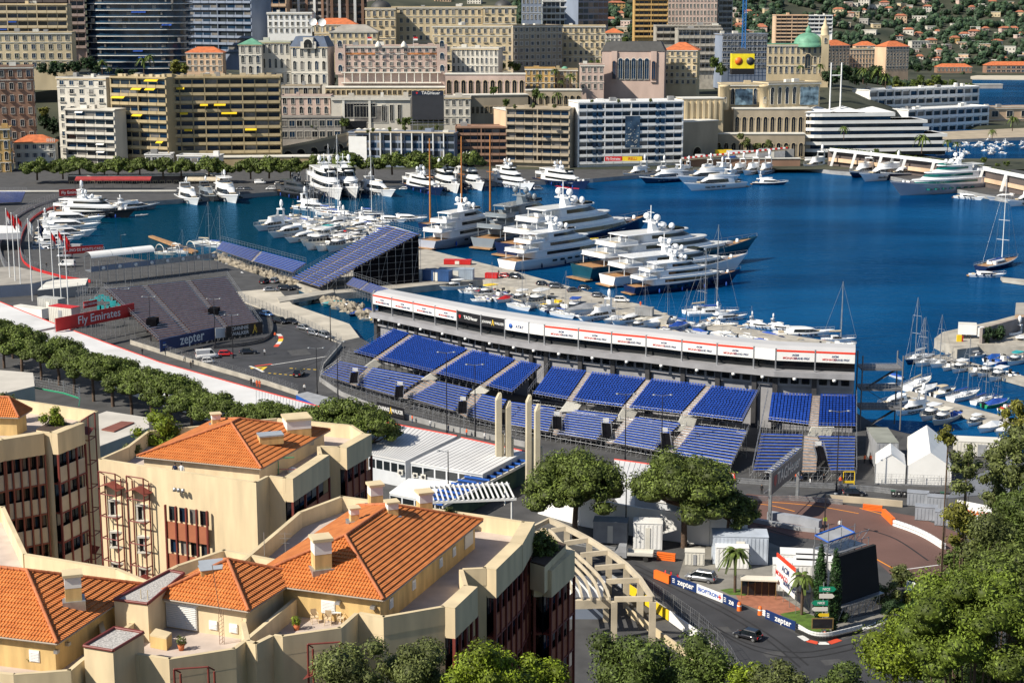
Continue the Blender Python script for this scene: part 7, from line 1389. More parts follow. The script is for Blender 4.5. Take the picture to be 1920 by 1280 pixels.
q.tube((0,0,0),(0,0,2.9),.05,n=4);q.tube((5,0,0),(5,0,2.9),.05,n=4);q.build('frame',[MATS['brass']],o);q=MB();q.box(0,5,1.38,1.42,.3,2.6);q.build('glass',[gmar],o)
for i,(u,v,k,s)in enumerate(((1662,1130,'olive',1),(1690,1095,'olive',1),(1672,1150,'dark',.6),(1700,1128,'yel',.5),(1582,1165,'dark',.45))):tree('shrub',('grey green olive like bush right of the black screen','pale leafy bush by the parking sign','low dark shrub at the foot of the olive like bush','yellow flowering shrub right of the black screen','small dark shrub under the screen scaffold')[i],G(u,v),round_meshes(20+i,2.6,4.2,1500,.2,k),s,None,'shrub')
pil=mat('pillar_stone',(.5,.44,.32),.85,.12,.3)
for i,(u,vb,vt,w,nm)in enumerate(((935,905,737,1.0,'tallest beige pillar, left of the left pair'),(953,905,752,.9,'second beige pillar of the left pair'),(991,925,741,.85,'tall beige pillar, left of the right pair'),(1007,935,758,.85,'tall beige pillar, right of the right pair'))):
 p=G(u,vb,2);h=ztop(p,vt)-2;o=thing('pillar',nm+' rising before the blue stands','pillar',p,R(10));q=MB();q.loft([[(-w/2,-.6,0),(w/2,-.6,0),(w/2,.9,0),(-w/2,.9,0)],[(-w/2,-.6,h-1.2),(w/2,-.6,h-.6),(w/2,.9,h-.6),(-w/2,.9,h-1.2)],[(w*.1,-.5,h),(w/2,-.5,h),(w/2,.8,h),(w*.1,.8,h)]],0,False);q.build('shaft',[pil],o);q=MB();q.box(w/2,w/2+.5,-.4,.9,0,h*.55);q.build('side_fin',[pil],o)
def bluebridge():
 A_,B_=G(828,948,6),G(985,866,6);d=B_-A_;L=d.length;o=thing('covered_footbridge','blue beamed canopy over a dark walkway climbing towards the pillars','footbridge',(A_.x,A_.y,2),math.atan2(d.y,d.x));q=MB();q.box(0,L,0,4.6,1,1.3);q.build('walkway',[dmetal],o)
 q=MB();q.box(0,L,.3,4.4,4.0,4.06);q.build('dark_roof',[gmar],o);q=MB();n=13
 for i in range(n+1):x=L*i/n;q.box(x-.12,x+.12,-.2,4.8,4.1,4.4)
 q.build('blue_beams',[bpaint],o);q=MB();q.box(0,L,-.3,-.05,3.6,4.08);q.box(0,L,4.65,4.9,3.6,4.08);q.build('edge_beams',[offw],o);q=MB();q.box(0,L,-.04,.02,.2,3.5);q.build('green_side_screen',[mat('green_netting',(.015,.05,.04),.9,.3,.4,col2=(.05,.09,.05))],o)
bluebridge()
def pergola():
 z=8.8;pc=mat('pergola_concrete',(.5,.43,.32),.85,.15,.5,bump=.15);out=[(1030,970),(1063,985),(1105,1007),(1142,1030),(1175,1055),(1201,1082),(1224,1117)];inn=[(1000,985),(1033,990),(1058,1014),(1088,1036),(1115,1060),(1137,1085),(1152,1118)]
 o=G(1120,1100,2);root=thing('pergola','large curved concrete pergola with rows of arched beams beside the near road','pergola',o)
 def beam(a,b,w,h,nm):
  a,b=a-o,b-o;d=b-a;n=Vector((-d.y,d.x,0)).normalized()*w/2;q=MB();q.loft([[a+n,a-n,a-n-Vector((0,0,h)),a+n-Vector((0,0,h))],[b+n,b-n,b-n-Vector((0,0,h)),b+n-Vector((0,0,h))]],0,False);q.build(nm,[pc],root)
 O=[G(u,v,z)for u,v in out];I=[G(u,v,z-.5)for u,v in inn]
 for a,b in zip(O,O[1:]):beam(a,b,.5,.8,'arc_beam')
 for a,b in zip(O,I):beam(a,b,.4,.7,'cross_beam')
 for k in range(6):
  pts=[I[i].lerp(O[i],-.12-k*.24)for i in range(len(I))];pts=[Vector(t)for t in smooth([tuple(p)for p in pts],3)]
  for a,b in zip(pts[3:],pts[4:]):beam(a,b,.22,.55,'slat')
 for i,p in enumerate(O[1:]):q=MB();x,y=p.x-o.x,p.y-o.y;q.box(x-.45,x+.45,y-.3,y+.3,0,z-2.8);q.build('post',[pc],root)
 for i,p in enumerate(I[2:]):q=MB();x,y=p.x-o.x,p.y-o.y;q.box(x-.4,x+.4,y-.3,y+.3,0,z-3.2);q.build('post',[pc],root)
 a,b=G(1078,1124,7.4),G(1150,1122,7.4);beam(a,b,.8,1.2,'end_beam')
pergola()
prismthing('kiosk','white roofed kiosk under the pergola','kiosk',[(1065,1120),(1140,1120),(1135,1080),(1068,1080)],2,5.2,WM['bl'],white)
lampm=mat('lamp_pole',(.02,.02,.025),.5,.1,1)
def lamp(u,vb,vt,label,arm=1,grp='street lamps',m=lampm,z=2):
 p=G(u,vb,z);h=ztop(p,vt)-z;o=thing('street_lamp',label,'lamp',p,0,grp);q=MB();q.tube((0,0,0),(0,0,h),.14,.07,7);q.tube((0,0,0),(0,0,1),.22,.2,7);q.build('pole',[m],o)
 for s in((-1,1)if arm==2 else(arm,)):q=MB();q.tube((0,0,h-.2),(s*1.3,0,h),.05,n=4);q.ball((s*1.6,0,h),.36,8,0,.45);q.build('lamp_head',[mesh_m],o)
for a in[(595,742,652,'dark street lamp at the left end of the blue stand',2),(634,753,640,'dark street lamp second from the left before the blue stand'),(838,815,660,'dark street lamp before the left section of the blue stand, left of its pair',2),(891,818,683,'dark street lamp before the left section of the blue stand, right of its pair',2),(1172,866,738,'dark street lamp above the left large pine',2),(1240,868,740,'dark street lamp above the right large pine',2),(1568,922,770,'dark street lamp before the right section of the blue stand',2),(404,652,560,'dark street lamp before the brown stand, second from the right',2),(437,672,590,'dark street lamp at the right foot of the brown stand',2),(283,640,556,'dark street lamp before the brown stand at the left',2),(234,610,541,'dark street lamp left of the brown stand',2),(841,960,845,'grey lamp with short arm in front of the white garage block',-1),(1173,1010,890,'thin brown pole between the two large pines',1),(1545,1010,925,'grey light mast on the red tarmac',1),(228,480,440,'black lamp post on the left quay',1),(620,640,575,'thin lamp at the end of the promenade',1)]:lamp(a[0],a[1],a[2],a[3],a[4]if len(a)>4 else 1)
skin=mat('skin',(.45,.26,.17),.6,.1,3);_pm={}
def person(u,v,rz,top,leg,label,z=2.0,head=True):
 key=(top.name,leg.name);
 if key not in _pm:
  o=thing('person','','person');q=MB();el=lambda x,y,z,rx,ry:[(x+rx*math.cos(t),y+ry*math.sin(t),z)for t in[i*math.pi/4 for i in range(8)]]
  for s in(-1,1):
   q.loft([el(s*.09+.0,.06,0,.05,.1),el(s*.1,0,.1,.05,.055),el(s*.1,0,.48,.065,.065),el(s*.095,0,.88,.09,.1)],1)
   q.loft([el(s*.21,0,1.4,.05,.05),el(s*.26,.02,1.12,.045,.045),el(s*.25,-.1,.86,.035,.035)],0);q.ball((s*.25,-.12,.82),.045,6,2)
  q.loft([el(0,0,.84,.17,.11),el(0,0,1.05,.15,.1),el(0,0,1.3,.2,.12),el(0,0,1.45,.16,.09),el(0,0,1.5,.06,.06)],0);q.loft([el(0,0,1.48,.055,.055),el(0,-.01,1.56,.07,.08),el(0,-.01,1.66,.08,.1),el(0,0,1.74,.06,.075),el(0,0,1.77,.01,.01)],2);q.build('body',[top,leg,skin],o)
  q=MB();q.lathe((0,.015,1.63),[(.09,0),(.095,.07),(.07,.13),(.01,.16)],8,0,True,1,1.15);q.build('hair',[mat('dark_hair',(.03,.02,.015),.7,.2,3)],o);_pm[key]=o
 else:o=dup(_pm[key])
 o.location=G(u,v,z)if z is not None else u;o.rotation_euler=(0,0,R(rz));o['label']=label;o['group']='people';return o
jeans=mat('jeans',(.03,.05,.1),.9,.2,2);wsh=mat('white_shirt',(.7,.7,.7),.9,.1,2);osh=mat('orange_shirt',(.75,.12,.03),.9,.1,2);nsh=mat('navy_shirt',(.01,.02,.06),.9,.1,2);bsh=mat('black_clothes',(.015,.015,.018),.9,.1,2)
for a in[(1621,868,20,osh,bsh,'person in orange shirt and dark shorts beside the right stand, left one of two'),(1632,868,-20,osh,bsh,'person in orange shirt beside the right stand, right one of two'),(1428,925,0,bsh,bsh,'person in black walking below the middle blue stand'),(1574,992,0,wsh,bsh,'person in white shirt near the grey light mast'),(1547,985,0,mat('hi_vis',(.5,.7,.02),.8,.1,2),jeans,'person in yellow safety vest at the grey light mast'),(990,860-22,0,wsh,bsh,'person at the foot of the pillars in white shirt'),(496,666,0,wsh,bsh,'person in white shirt right of the black saloon'),(571,733,0,wsh,bsh,'person in white standing left of the blue stand'),(948,725+100,0,wsh,jeans,'person in white shirt by the track wall left of the pillars'),(471,722,0,bsh,bsh,'person in black by the fence beside the white garage roof'),(476,723,0,wsh,bsh,'person in white by the fence beside the white garage roof'),(482,725,0,osh,osh,'person in orange overalls by the white garage roof, left one'),(487,726,0,osh,osh,'person in orange overalls by the white garage roof, right one'),(267,665,0,bsh,bsh,'person in black walking behind the concrete wall at the left'),(516,634,0,osh,jeans,'person in red shirt on the curved track'),(935,516,0,bsh,bsh,'person in black on the pier left of the red car'),(1201,575,0,osh,osh,'person in orange overalls at the end of the pier'),(1315,890,0,wsh,bsh,'person in white between the large pines')]:person(*a)
cr_=[person(u,v,i*40,(bsh,nsh,wsh)[i%3],bsh,'')for i,(u,v)in enumerate(((358,690),(362,686),(345,678),(352,672),(335,672),(372,668),(380,664),(366,667)))]
rank(cr_,'%s person of the small crowd by the fence below the blue sign')
for k,a in enumerate([(792,526,9,3,3.4,-22,mat('dark_blue_steel',(.02,.07,.2),.5,.15,.4),'long dark blue container on the pier beside the steep stand'),(822,524,11,3,3.4,-8,mat('container_grey',(.32,.38,.45),.6,.15,.3),'grey blue container block with four bays on the pier'),(832,496,9,2.6,1.5,-8,red,'red container behind the grey blue one on the pier')]):container('container',a[7],a[0],a[1],a[2],a[3],a[4],a[5],a[6])
container('crate','red and yellow crate pile on the pier',909,522,4,2,1.6,-15,red,doors=False,cat='crate');container('concrete_block','grey concrete block at the end of the pier',1190,592,5,2,2.4,-20,conc2,doors=False,cat='block')
slab('fuel_dock',[(1752,634),(1768,622),(1870,600),(1925,585),(1925,650),(1832,645),(1835,650),(1795,655)],2.6,conc)
t=truck('white fuel tanker truck on the fuel dock at the right',1796,632,-12,4.5,white,2.6)
wallrun('dock_wall','sloping brown grey wall behind the fuel dock',[(1838,648),(1925,622)],2,4.5,.8,mat('dock_grey',(.27,.23,.21),.9,.2,.3),'wall');tree('shrub','dark green hedge bush on top of the fuel dock wall, left',G(1850,632,4),round_meshes(31,2.4,3,500,.35,'dark'),1,None,'shrub');tree('shrub','dark green hedge bush on top of the fuel dock wall, right',G(1872,628,4),round_meshes(32,2.4,3,500,.35,'dark'),1,None,'shrub')
o=thing('fuel_pump','yellow and red fuel pump on the fuel dock','pump',G(1798,640,2.6));q=MB();q.box(-.6,.6,-.3,.3,0,1.7);q.build('body',[yellow],o);q=MB();q.box(.65,1.0,-.2,.2,0,1.5);q.build('hose_box',[red],o)
prismthing('dock_house','small peach house with flat roof at the right edge behind the fuel dock','building',[(1903,590),(1960,590),(1960,568),(1905,568)],2,7,WM['peach'],flat)
pl=[(8,690,.95),(42,705,1),(78,712,.95),(112,722,1),(140,738,1.02),(176,752,1),(212,762,.98),(248,780,1.05),(285,790,1.02),(322,803,1.1),(360,818,.95),(410,830,.85),(458,838,.85),(505,846,.9),(552,852,.9),(600,858,.95),(650,866,1.05),(690,880,1.12),(-8,668,.9),(24,672,.8)]
ps=[tree('umbrella_pine','',G(u,v),pine_meshes(i%4,6.2,11.4,9000,.27,'pine',.34,26),s*(1,1.1,.92,1.04,.97)[i%5],'umbrella pines behind the garages')for i,(u,v,s)in enumerate(pl)]
rank(ps,'%s of the umbrella pines lined up behind the white garage wall')
tree('umbrella_pine','large round umbrella pine right of the beige pillars, left of the two big ones',G(1078,1014),pine_meshes(11,8.4,15.2,20000,.26,'pine',.5,60),1,rz=.3);tree('umbrella_pine','large domed umbrella pine in the centre right, right of the two big ones',G(1282,1026),pine_meshes(12,9,16,22000,.26,'pine',.5,64),1,rz=1.2);tree('umbrella_pine','smaller umbrella pine joined to the right side of the big domed one',G(1362,1030),pine_meshes(13,5.2,11.5,8000,.26,'pine',.6,34),1)
wallrun('guard_rail','red and white track barrier curving along the left yachts',smooth([(175,372),(110,388),(70,405),(46,432),(38,470),(52,500),(110,520),(170,530)]),2,1,.25,red,'barrier',2.0,2)
wallrun('guard_rail','grey outer track barrier at the far left quay',smooth([(140,366),(60,392),(15,425),(0,470),(14,510),(60,540)]),2,1.1,.25,metal,'barrier',2.2,2)
stand('grandstand','small blue grandstand at the far left edge above the flagpoles',[('bench',(-60,360),(48,360),(40,380),(-70,384),7,3,10)],[],rail=[([(-60,358,7.2),(50,358,7.2)],1.4,14)])
board('canopy_roof','white canopy with red front at the left edge behind the flagpoles',(-40,446),(34,440),6,1.6,red,[],cat='canopy',sup=1);prismthing('canopy','white curved tent roof at the far left edge beside the flags','tent',[(-60,440),(38,436),(34,424),(-60,420)],6,8.2,white)
prismthing('paddock_building','low dark paddock building with flat roof behind the flagpoles','building',[(-60,540),(60,532),(110,520),(30,500),(-60,505)],2,5.5,WM['bl'],flat)
prismthing('paddock_roof','flat pale roof of the paddock beside the scaffold with teal netting','building',[(70,545),(160,535),(165,522),(90,526)],2,5,WM['grey'],offw)
prismthing('red_terrace','brownish terrace in front of the truck at the left edge','terrace',[(-60,600),(28,632),(70,622),(-10,560),(-60,560)],2,3,stone,redtar)
kk=random.Random(9);ppl=[person(kk.uniform(60,175),kk.uniform(392,398)if i%2 else kk.uniform(500,520),i*50,(bsh,wsh,nsh,osh)[i%4],jeans,'')for i in range(14)];rank(ppl,'%s of the people scattered along the left quay')
cc=[car(u,356+(u-480)*.0,kk.choice((0,180)),(cs,cg,cw,cb)[i%4],('hatch','sedan','mpv')[i%3],'')for i,u in enumerate((450,465,508,556,572,640,756,880,1010))];rank(cc,'%s of the cars parked along the far quay behind the yachts')
[o_.__setitem__('group','cars on the far quay')for o_ in cc]
tm_=mat('tyre_rubber_mark',(.017,.017,.019),.8,.3,.5)
for i,pts in enumerate(([(1180,1062),(1260,1100),(1360,1150),(1440,1200),(1500,1250)],[(1190,1058),(1270,1096),(1370,1146),(1452,1196),(1515,1246)],[(1300,1150),(1400,1205),(1500,1222),(1600,1205),(1700,1180)],[(1310,1162),(1410,1216),(1505,1232),(1610,1214)],[(1420,985),(1500,1010)],[(620,668),(560,690),(500,705)],[(600,640),(560,620),(520,610)],[(1620,990),(1680,1010),(1740,1050)])):ribbon('tyre_mark',smooth(pts),2.045 if i>3 else 2.04+i*.0007,.32,tm_)
for i,(u,v)in enumerate(((1350,1180),(1450,1225),(1250,1120),(1560,1240),(560,660))):sheet('asphalt_patch',[(u-22,v-3),(u+14,v-6),(u+24,v+4),(u-12,v+7)],2.034,conc2 if i==9 else mat('asphalt_patch',(.06,.06,.062),.9,.2,.6))
ks=random.Random(19);wk=[person(ks.uniform(1440,1640),ks.uniform(898,912),i*47,(osh,bsh,wsh,nsh)[i%4],(jeans,bsh)[i%2],'')for i in range(9)];rank(wk,'%s of the workers standing below the right blue stand')
wk=[person(ks.uniform(700,940),790,i*61,(wsh,nsh,osh)[i%3],jeans,'')for i in range(7)]
for i,o_ in enumerate(wk):u=705+i*34;o_.location=G(u,pw(u,[(700,772),(830,808),(940,832)]),2)
rank(wk,'%s of the workers along the pit wall under the left blue stand')
# NEAR APARTMENT BUILDINGS WITH TILED ROOFS
def tilemat():
 m=mat('orange_roof_tiles',(.56,.165,.035),.75,.15,1.2,col2=(.64,.21,.05));t=m.node_tree;b=t.nodes["Principled BSDF"];uv=t.nodes.new("ShaderNodeUVMap")
 w=t.nodes.new("ShaderNodeTexWave");w.bands_direction='X';w.inputs["Scale"].default_value=1.35;w.inputs["Distortion"].default_value=.15;t.links.new(uv.outputs[0],w.inputs["Vector"])
 bp=t.nodes.new("ShaderNodeBump");bp.inputs["Strength"].default_value=.8;bp.inputs["Distance"].default_value=.09;t.links.new(w.outputs["Fac"],bp.inputs["Height"]);t.links.new(bp.outputs[0],b.inputs["Normal"]);return m
otile=tilemat();ncr=mat('cream_render',(.67,.54,.35),.88,.12,1.1,zs=.18,bump=.06,bscale=30);nyel=mat('ochre_render',(.58,.4,.17),.88,.2,1.6,zs=.2,bump=.06,bscale=30);brn=mat('brown_steel',(.17,.035,.028),.5,.15,1);pan=mat('brown_panel',(.36,.12,.06),.7,.1,.8);wpan=mat('grey_panel',(.42,.37,.32),.7,.1,.8);terr=mat('terrace_tiles',(.5,.42,.37),.85,.12,.7);gravel=mat('gravel_roof',(.42,.4,.38),.95,.45,9,bump=.6,bscale=14);cop=mat('coping',(.6,.49,.31),.85,.14,.5)
def courses(root,a,b,c,d,n,nm='roof_face'):
 """a-b eave, d-c top; overlapping tile courses"""
 mb=MB();uvs=[];e=(b-a).normalized();nn=e.cross(d-a if(d-a).length>.1 else c-a).normalized();nn=nn if nn.z>0 else-nn
 for k in range(n):
  t,t2=k/n,(k+1)/n;p,q,r_,s=a.lerp(d,t),b.lerp(c,t),b.lerp(c,t2),a.lerp(d,t2);p2,q2=p+nn*.075,q+nn*.075
  for f in((p2,q2,r_,s),(p-nn*.02,q-nn*.02,q2,p2)):mb.face(f);uvs+=[((x-a).dot(e),k*.4+j)for j,x in enumerate(f)]
 me=mb.mesh(nm,[otile]);ul=me.uv_layers.new(name='UVMap')
 for i,l in enumerate(me.loops):ul.data[i].uv=uvs[l.vertex_index]
 return put(nm,me,root)
def ridge_caps(root,pts):
 for a,b in pts:
  mb=MB();n=max(2,int((b-a).length/.42))
  for i in range(n):p,q=a.lerp(b,i/n),a.lerp(b,(i+.96)/n);mb.tube(p+Vector((0,0,.06)),q+Vector((0,0,.1)),.14,.11,6)
  mb.build('ridge_tiles',[mat('ridge_tile',(.46,.15,.06),.8,.25,1)],root)
def hiproof(root,o,E0,E1,E3,z,rise,zf,n=11,wm=None):
 A_,B_,C_=G(*E0,z)-o,G(*E1,z)-o,G(*E3,z)-o;e1,e3=B_-A_,C_-A_;e3=e3-e1*(e3.dot(e1)/e1.dot(e1));Dv=A_+e1+e3;C_=A_+e3;l1,l3=e1.length,e3.length;k=min(l1,l3)/2;u1,u3=e1/l1,e3/l3;up=Vector((0,0,rise))
 if l1>l3:R1,R2=A_+u1*k+u3*k+up,B_-u1*k+u3*k+up
 else:R1,R2=A_+u1*k+u3*k+up,C_+u1*k-u3*k+up
 if l1>l3:fs=[(A_,B_,R2,R1),(C_,A_,R1,R1),(Dv,C_,R1,R2),(B_,Dv,R2,R2)];hp=[(A_,R1),(C_,R1),(B_,R2),(Dv,R2),(R1,R2)]
 else:fs=[(A_,B_,R1,R1),(C_,A_,R1,R2),(Dv,C_,R2,R2),(B_,Dv,R2,R1)];hp=[(A_,R1),(B_,R1),(C_,R2),(Dv,R2),(R1,R2)]
 for f in fs:courses(root,*f,n)
 ridge_caps(root,hp);ins=.45;W_=[A_+u1*ins+u3*ins,B_-u1*ins+u3*ins,Dv-u1*ins-u3*ins,C_+u1*ins-u3*ins]
 mb=MB();mb.prism([tuple(p[:2])for p in W_],zf-o.z-.05,z-o.z+.05);mb.build('attic_wall',[wm or nyel],root);mb=MB()
 for p,q in zip((A_,B_,Dv,C_),(B_,Dv,C_,A_)):mb.tube(p-Vector((0,0,.05)),q-Vector((0,0,.05)),.07,n=5)
 mb.build('gutter',[mat('gutter_grey',(.3,.25,.2),.5,.1,1)],root);return A_,B_,Dv,C_,u1,u3,R1,R2
def vent(root,p,ang,w=.55,h=.7):q=MB();q.box(-w/2,w/2,-.06,.02,0,h);[q.box(-w/2+.05,w/2-.05,-.1,-.06,.06+i*.1,.1+i*.1)for i in range(int(h/.1)-1)];q.build('vent_louvre',[white],root,p,ang)
def chim(root,o,u,v,z,w=.95,h=1.5,ang=0):p=G(u,v,z)-o;q=MB();q.box(-w/2,w/2,-w/2,w/2,-.6,h*.55);c=q.build('chimney',[nyel],root,p,ang);q=MB();q.box(-w/2-.01,w/2+.01,-w/2-.01,w/2+.01,h*.5,h*.92);q.build('louvre_box',[white],c);q=MB();q.box(-w/2-.12,w/2+.12,-w/2-.12,w/2+.12,h*.92,h*1.02);q.build('cap',[cop],c);q=MB();q.box(-w/2-.2,w/2+.2,-w/2-.2,w/2+.2,-.6,.03);q.build('flashing',[metal],c)
def redframe(root,a,out,w,z0,z1,e,bars=4):
 """tall brown steel frame standing off the wall; a = base point, e = along wall, out = outward"""
 q=MB()
 for s in(0,w):
  for k in(.15,.9):p=a+e*s+out*k;q.tube((p.x,p.y,z0),(p.x,p.y,z1-(.6 if k<.5 else 0)),.07,n=4)
 for i in range(bars+1):z=z0+(z1-z0)*i/bars;p,r_=a+out*.9,a+e*w+out*.9;q.tube((p.x,p.y,z),(r_.x,r_.y,z),.07,n=4);[q.tube(((a+e*s+out*.15)[0],(a+e*s+out*.15)[1],z-.5*(i==bars)),((a+e*s+out*.9)[0],(a+e*s+out*.9)[1],z),.06,n=4)for s in(0,w)]
 q.build('steel_frame',[brn],root)
 for i in(1,bars-1):
  z=z0+(z1-z0)*(i+.3)/bars;m_=a+e*(w/2)+out*.1;q=MB();l,r_=a-e*.3,a+e*(w+.3);q.face([(l+out*1.1)+Vector((0,0,z-.1))-Vector((0,0,(l).z)),m_+out*1.0+Vector((0,0,z+.35-m_.z)),m_+Vector((0,0,z+.5-m_.z)),l+Vector((0,0,z-l.z))]);q.face([m_+out*1.0+Vector((0,0,z+.35-m_.z)),(r_+out*1.1)+Vector((0,0,z-.1-r_.z)),r_+Vector((0,0,z-r_.z)),m_+Vector((0,0,z+.5-m_.z))]);q.build('steel_hood',[brn],root)
def nbuild(name,label,outline,zp,zf,facs,z0=8,band=2.1,wm=None,ter=None):
 P=[G(u,v,zp)for u,v in outline];ar=sum(p.x*q.y-q.x*p.y for p,q in zip(P,P[1:]+P[:1]));o=P[0].copy();o.z=z0;root=thing(name,label,'building',o);Q=[Vector((p.x-o.x,p.y-o.y,0))for p in P];n=len(Q);wm=wm or ncr
 mb=MB();mb.prism([tuple(q[:2])for q in Q],0,zf-z0,0,1);mb.build('wall',[wm,ter or terr],root);cen=sum(Q,Vector())/n
 for i in range(n):
  a,b=Q[i],Q[(i+1)%n];d=b-a;L=d.length;e=d/L;out=Vector((e.y,-e.x,0))*(1 if ar>0 else-1);f=facs.get(i);ang=math.atan2(e.y,e.x)if ar>0 else math.atan2(-e.y,-e.x);s0=a if ar>0 else b
  mb=MB();th=.28;off=.0 if not f else.7;zb=zf-z0-.0 if not f else zf-z0-band+(zp-zf)
  q4=[a+out*(off+.003*(i+1)),b+out*(off+.003*(i+1)),b-out*th,a-out*th];q4=q4 if ar>0 else q4[::-1];mb.prism([tuple(q[:2])for q in q4],zb,zp-z0);mb.prism([tuple((q+out*.0)[:2])for q in q4],zp-z0+.002,zp-z0+.05,1);mb.build('parapet',[wm,cop],root)
  if f:
   q=MB();q.box(0,L,-.045,.04,-f[1]*f[2]+zb,zb+.1);q.build('painted_recess_shade',[net_shade_m],root,s0,ang)  # black panel painted on the wall for the shade of deep balcony voids
   nb_,nf,fh,pm=f;sgn=1 if ar>0 else-1;e_=e*sgn;zt=zb
   for k in range(nb_+1):
    q=MB();x=L*k/nb_;q.box(x-.08,x+.08,-.75,-.55,-nf*fh+zt,zt+.02);q.build('steel_fin',[brn],root,s0,ang)
   for r_ in range(nf):
    z=zt-r_*fh
    for k in range(nb_):
     x0,x1=L*k/nb_+.1,L*(k+1)/nb_-.1;q=MB();q.box(x0,x1,-.06,.06,z-1.3,z-.05);w_=q.build('window',[glass[(k+r_)%4]],root,s0,ang);q=MB();q.box((x0+x1)/2-.04,(x0+x1)/2+.04,-.1,-.06,z-1.3,z-.05);q.build('mullion',[brn],w_,(0,0,0))
     q=MB();q.box(x0,x1,-.62,-.52,z-fh+.1,z-1.35);q.build('balcony_panel',[pm],root,s0,ang)
    q=MB();q.box(0,L,-.7,0,z-fh-.05,z-fh+.1);q.build('balcony_slab',[brn],root,s0,ang)
 return root,o,Q
ZE,ZF,ZP=50.0,47.9,49.1
r2,o2,q2=nbuild('apartment_house','large cream apartment house with orange hipped roof and chimneys in the lower middle',[(512,1192),(530,1194),(640,1178),(672,1150),(719,1158),(834,1138),(877,1098),(868,1068),(912,1066),(962,1018),(985,978),(905,966),(640,930),(560,960),(430,1070),(461,1202),(480,1208)],ZP,ZF,{5:(4,5,3,pan),8:(5,5,3,pan),9:(3,5,3,pan)})
A_,B_,D_,C_,u1,u3,R1,R2_=hiproof(r2,o2,(719,1125),(905,975),(454,1090),ZE,2.15,ZF,15)
chim(r2,o2,603,1062,50.9,1.15,2.1,.35);chim(r2,o2,735,966,51.7,.75,1.1,.35);chim(r2,o2,664,975,51.5,.6,1.0,.35);chim(r2,o2,704,946,50.5,.95,1.7,.35);chim(r2,o2,796,958,50,1.0,1.6,.35)
ang1=math.atan2(u1.y,u1.x);l1=(B_-A_).length
for t in(.12,.33,.6,.74):p=A_+u1*(l1*t)+u3*.45;p.z=ZF-o2.z+.75;vent(r2,p,ang1)
p=A_+u1*(l1*.86)+u3*.45;p.z=ZF-o2.z+.6;q=MB();q.box(-.1,1.5,-.08,.02,0,1.3);q.build('shutter',[offw],r2,p,ang1)
ang3=math.atan2(-u3.y,-u3.x)
p=A_+u3*4.2+u1*.45;p.z=ZF-o2.z+.5;vent(r2,p,ang3,1.0,.9)
for t in(.9,3.4):p=A_+u3*t+u1*.45;p.z=ZF-o2.z+1.3;q=MB();q.box(-.16,.16,-.3,0,0,.2);q.build('wall_lamp',[metal],r2,p,ang3)
for i,(u,v,a_)in enumerate(((590,1167,20),(615,1170,0),(640,1168,-10))):
 o=thing('plastic_chair',('leftmost','middle','rightmost')[i]+' cream plastic armchair on the roof terrace','chair',G(u,v,ZF),R(a_),'plastic chairs on the terrace');pm_=mat('cream_plastic',(.7,.55,.36),.5,.05,1)
 q=MB();q.box(-.22,.22,-.22,.22,.4,.44);q.build('seat',[pm_],o);q=MB();q.add([(-.22,.2,.44),(.22,.2,.44),(.2,.3,.88),(-.2,.3,.88)],[(0,1,2,3),(3,2,1,0)]);q.build('backrest',[pm_],o)
 for x in(-.2,.2):
  for y in(-.2,.2):q=MB();q.tube((x,y,.4),(x*1.15,y*1.15,0),.025,n=5);q.build('leg',[pm_],o)
  q=MB();q.tube((x*1.1,-.2,.64),(x*1.1,.25,.66),.025,n=5);q.tube((x*1.1,-.2,.42),(x*1.1,-.2,.64),.02,n=5);q.build('armrest',[pm_],o)
o=thing('white_table','small white table between the plastic chairs on the roof terrace','table',G(628,1164,ZF));q=MB();q.box(-.45,.45,-.3,.3,.66,.7);q.build('table_top',[white],o);q=MB();[q.tube((x,y,0),(x,y,.66),.025,n=4)for x in(-.4,.4)for y in(-.25,.25)];q.build('legs',[white],o)
r3,o3,q3=nbuild('apartment_house','cream house part with the small orange hipped roof and white louvre wall, bottom centre left',[(261,1228),(317,1237),(442,1217),(461,1203),(560,1120),(575,1060),(420,1030),(330,1060),(215,1120),(180,1150),(200,1220)],ZP-.02,ZF-.01,{})
A_,B_,D_,C_,u1,u3,R1,R2_=hiproof(r3,o3,(466,1146),(571,1077),(286,1116),ZE+.02,1.75,ZF,10,ncr);a3=math.atan2(-u3.y,-u3.x)
p=A_+u3*6.4+u1*.42;p.z=ZF-o3.z;q=MB();q.box(0,2.3,-.08,.0,.1,1.75);[q.box(.05,2.25,-.14,-.08,.15+i*.13,.2+i*.13)for i in range(12)];q.build('louvre_wall',[white],r3,p,a3);q=MB();q.box(-.2,2.5,-.2,.0,1.8,1.95);q.build('canopy_rail',[white],r3,p,a3)
for t in(2.9,1.4):p=A_+u3*t+u1*.42;p.z=ZF-o3.z+.35;vent(r3,p,a3,.6,.6)
p=G(398,1072,51.1)-o3;q=MB();q.box(-.8,.8,-.5,.5,-.5,.35);q.build('skylight_base',[nyel],r3,p,.35);q=MB();q.add([(-.9,-.6,.38),(.9,-.6,.38),(.8,.6,.7),(-.8,.6,.7)],[(0,1,2,3)]);q.box(-.85,.85,-.6,.6,.34,.38);q.build('skylight',[mat('skylight_grey',(.35,.38,.42),.2,.1,1)],r3,p,.35)
o=thing('antenna_mast','thin lattice antenna mast standing before the small orange roof','antenna',G(412,1207,ZF));q=MB();[q.tube((x,y,0),(x,y,2.2),.02,n=3)for x,y in((0,0),(.3,0),(.15,.25))];[q.tube((0,0,.25*i),(.3,0,.25*i+.25),.015,n=3)for i in range(8)];q.tube((.1,.1,1.8),(-.35,.3,5.2),.022,n=4);q.build('mast',[mat('rusty_metal',(.2,.12,.08),.8,.3,2)],o)
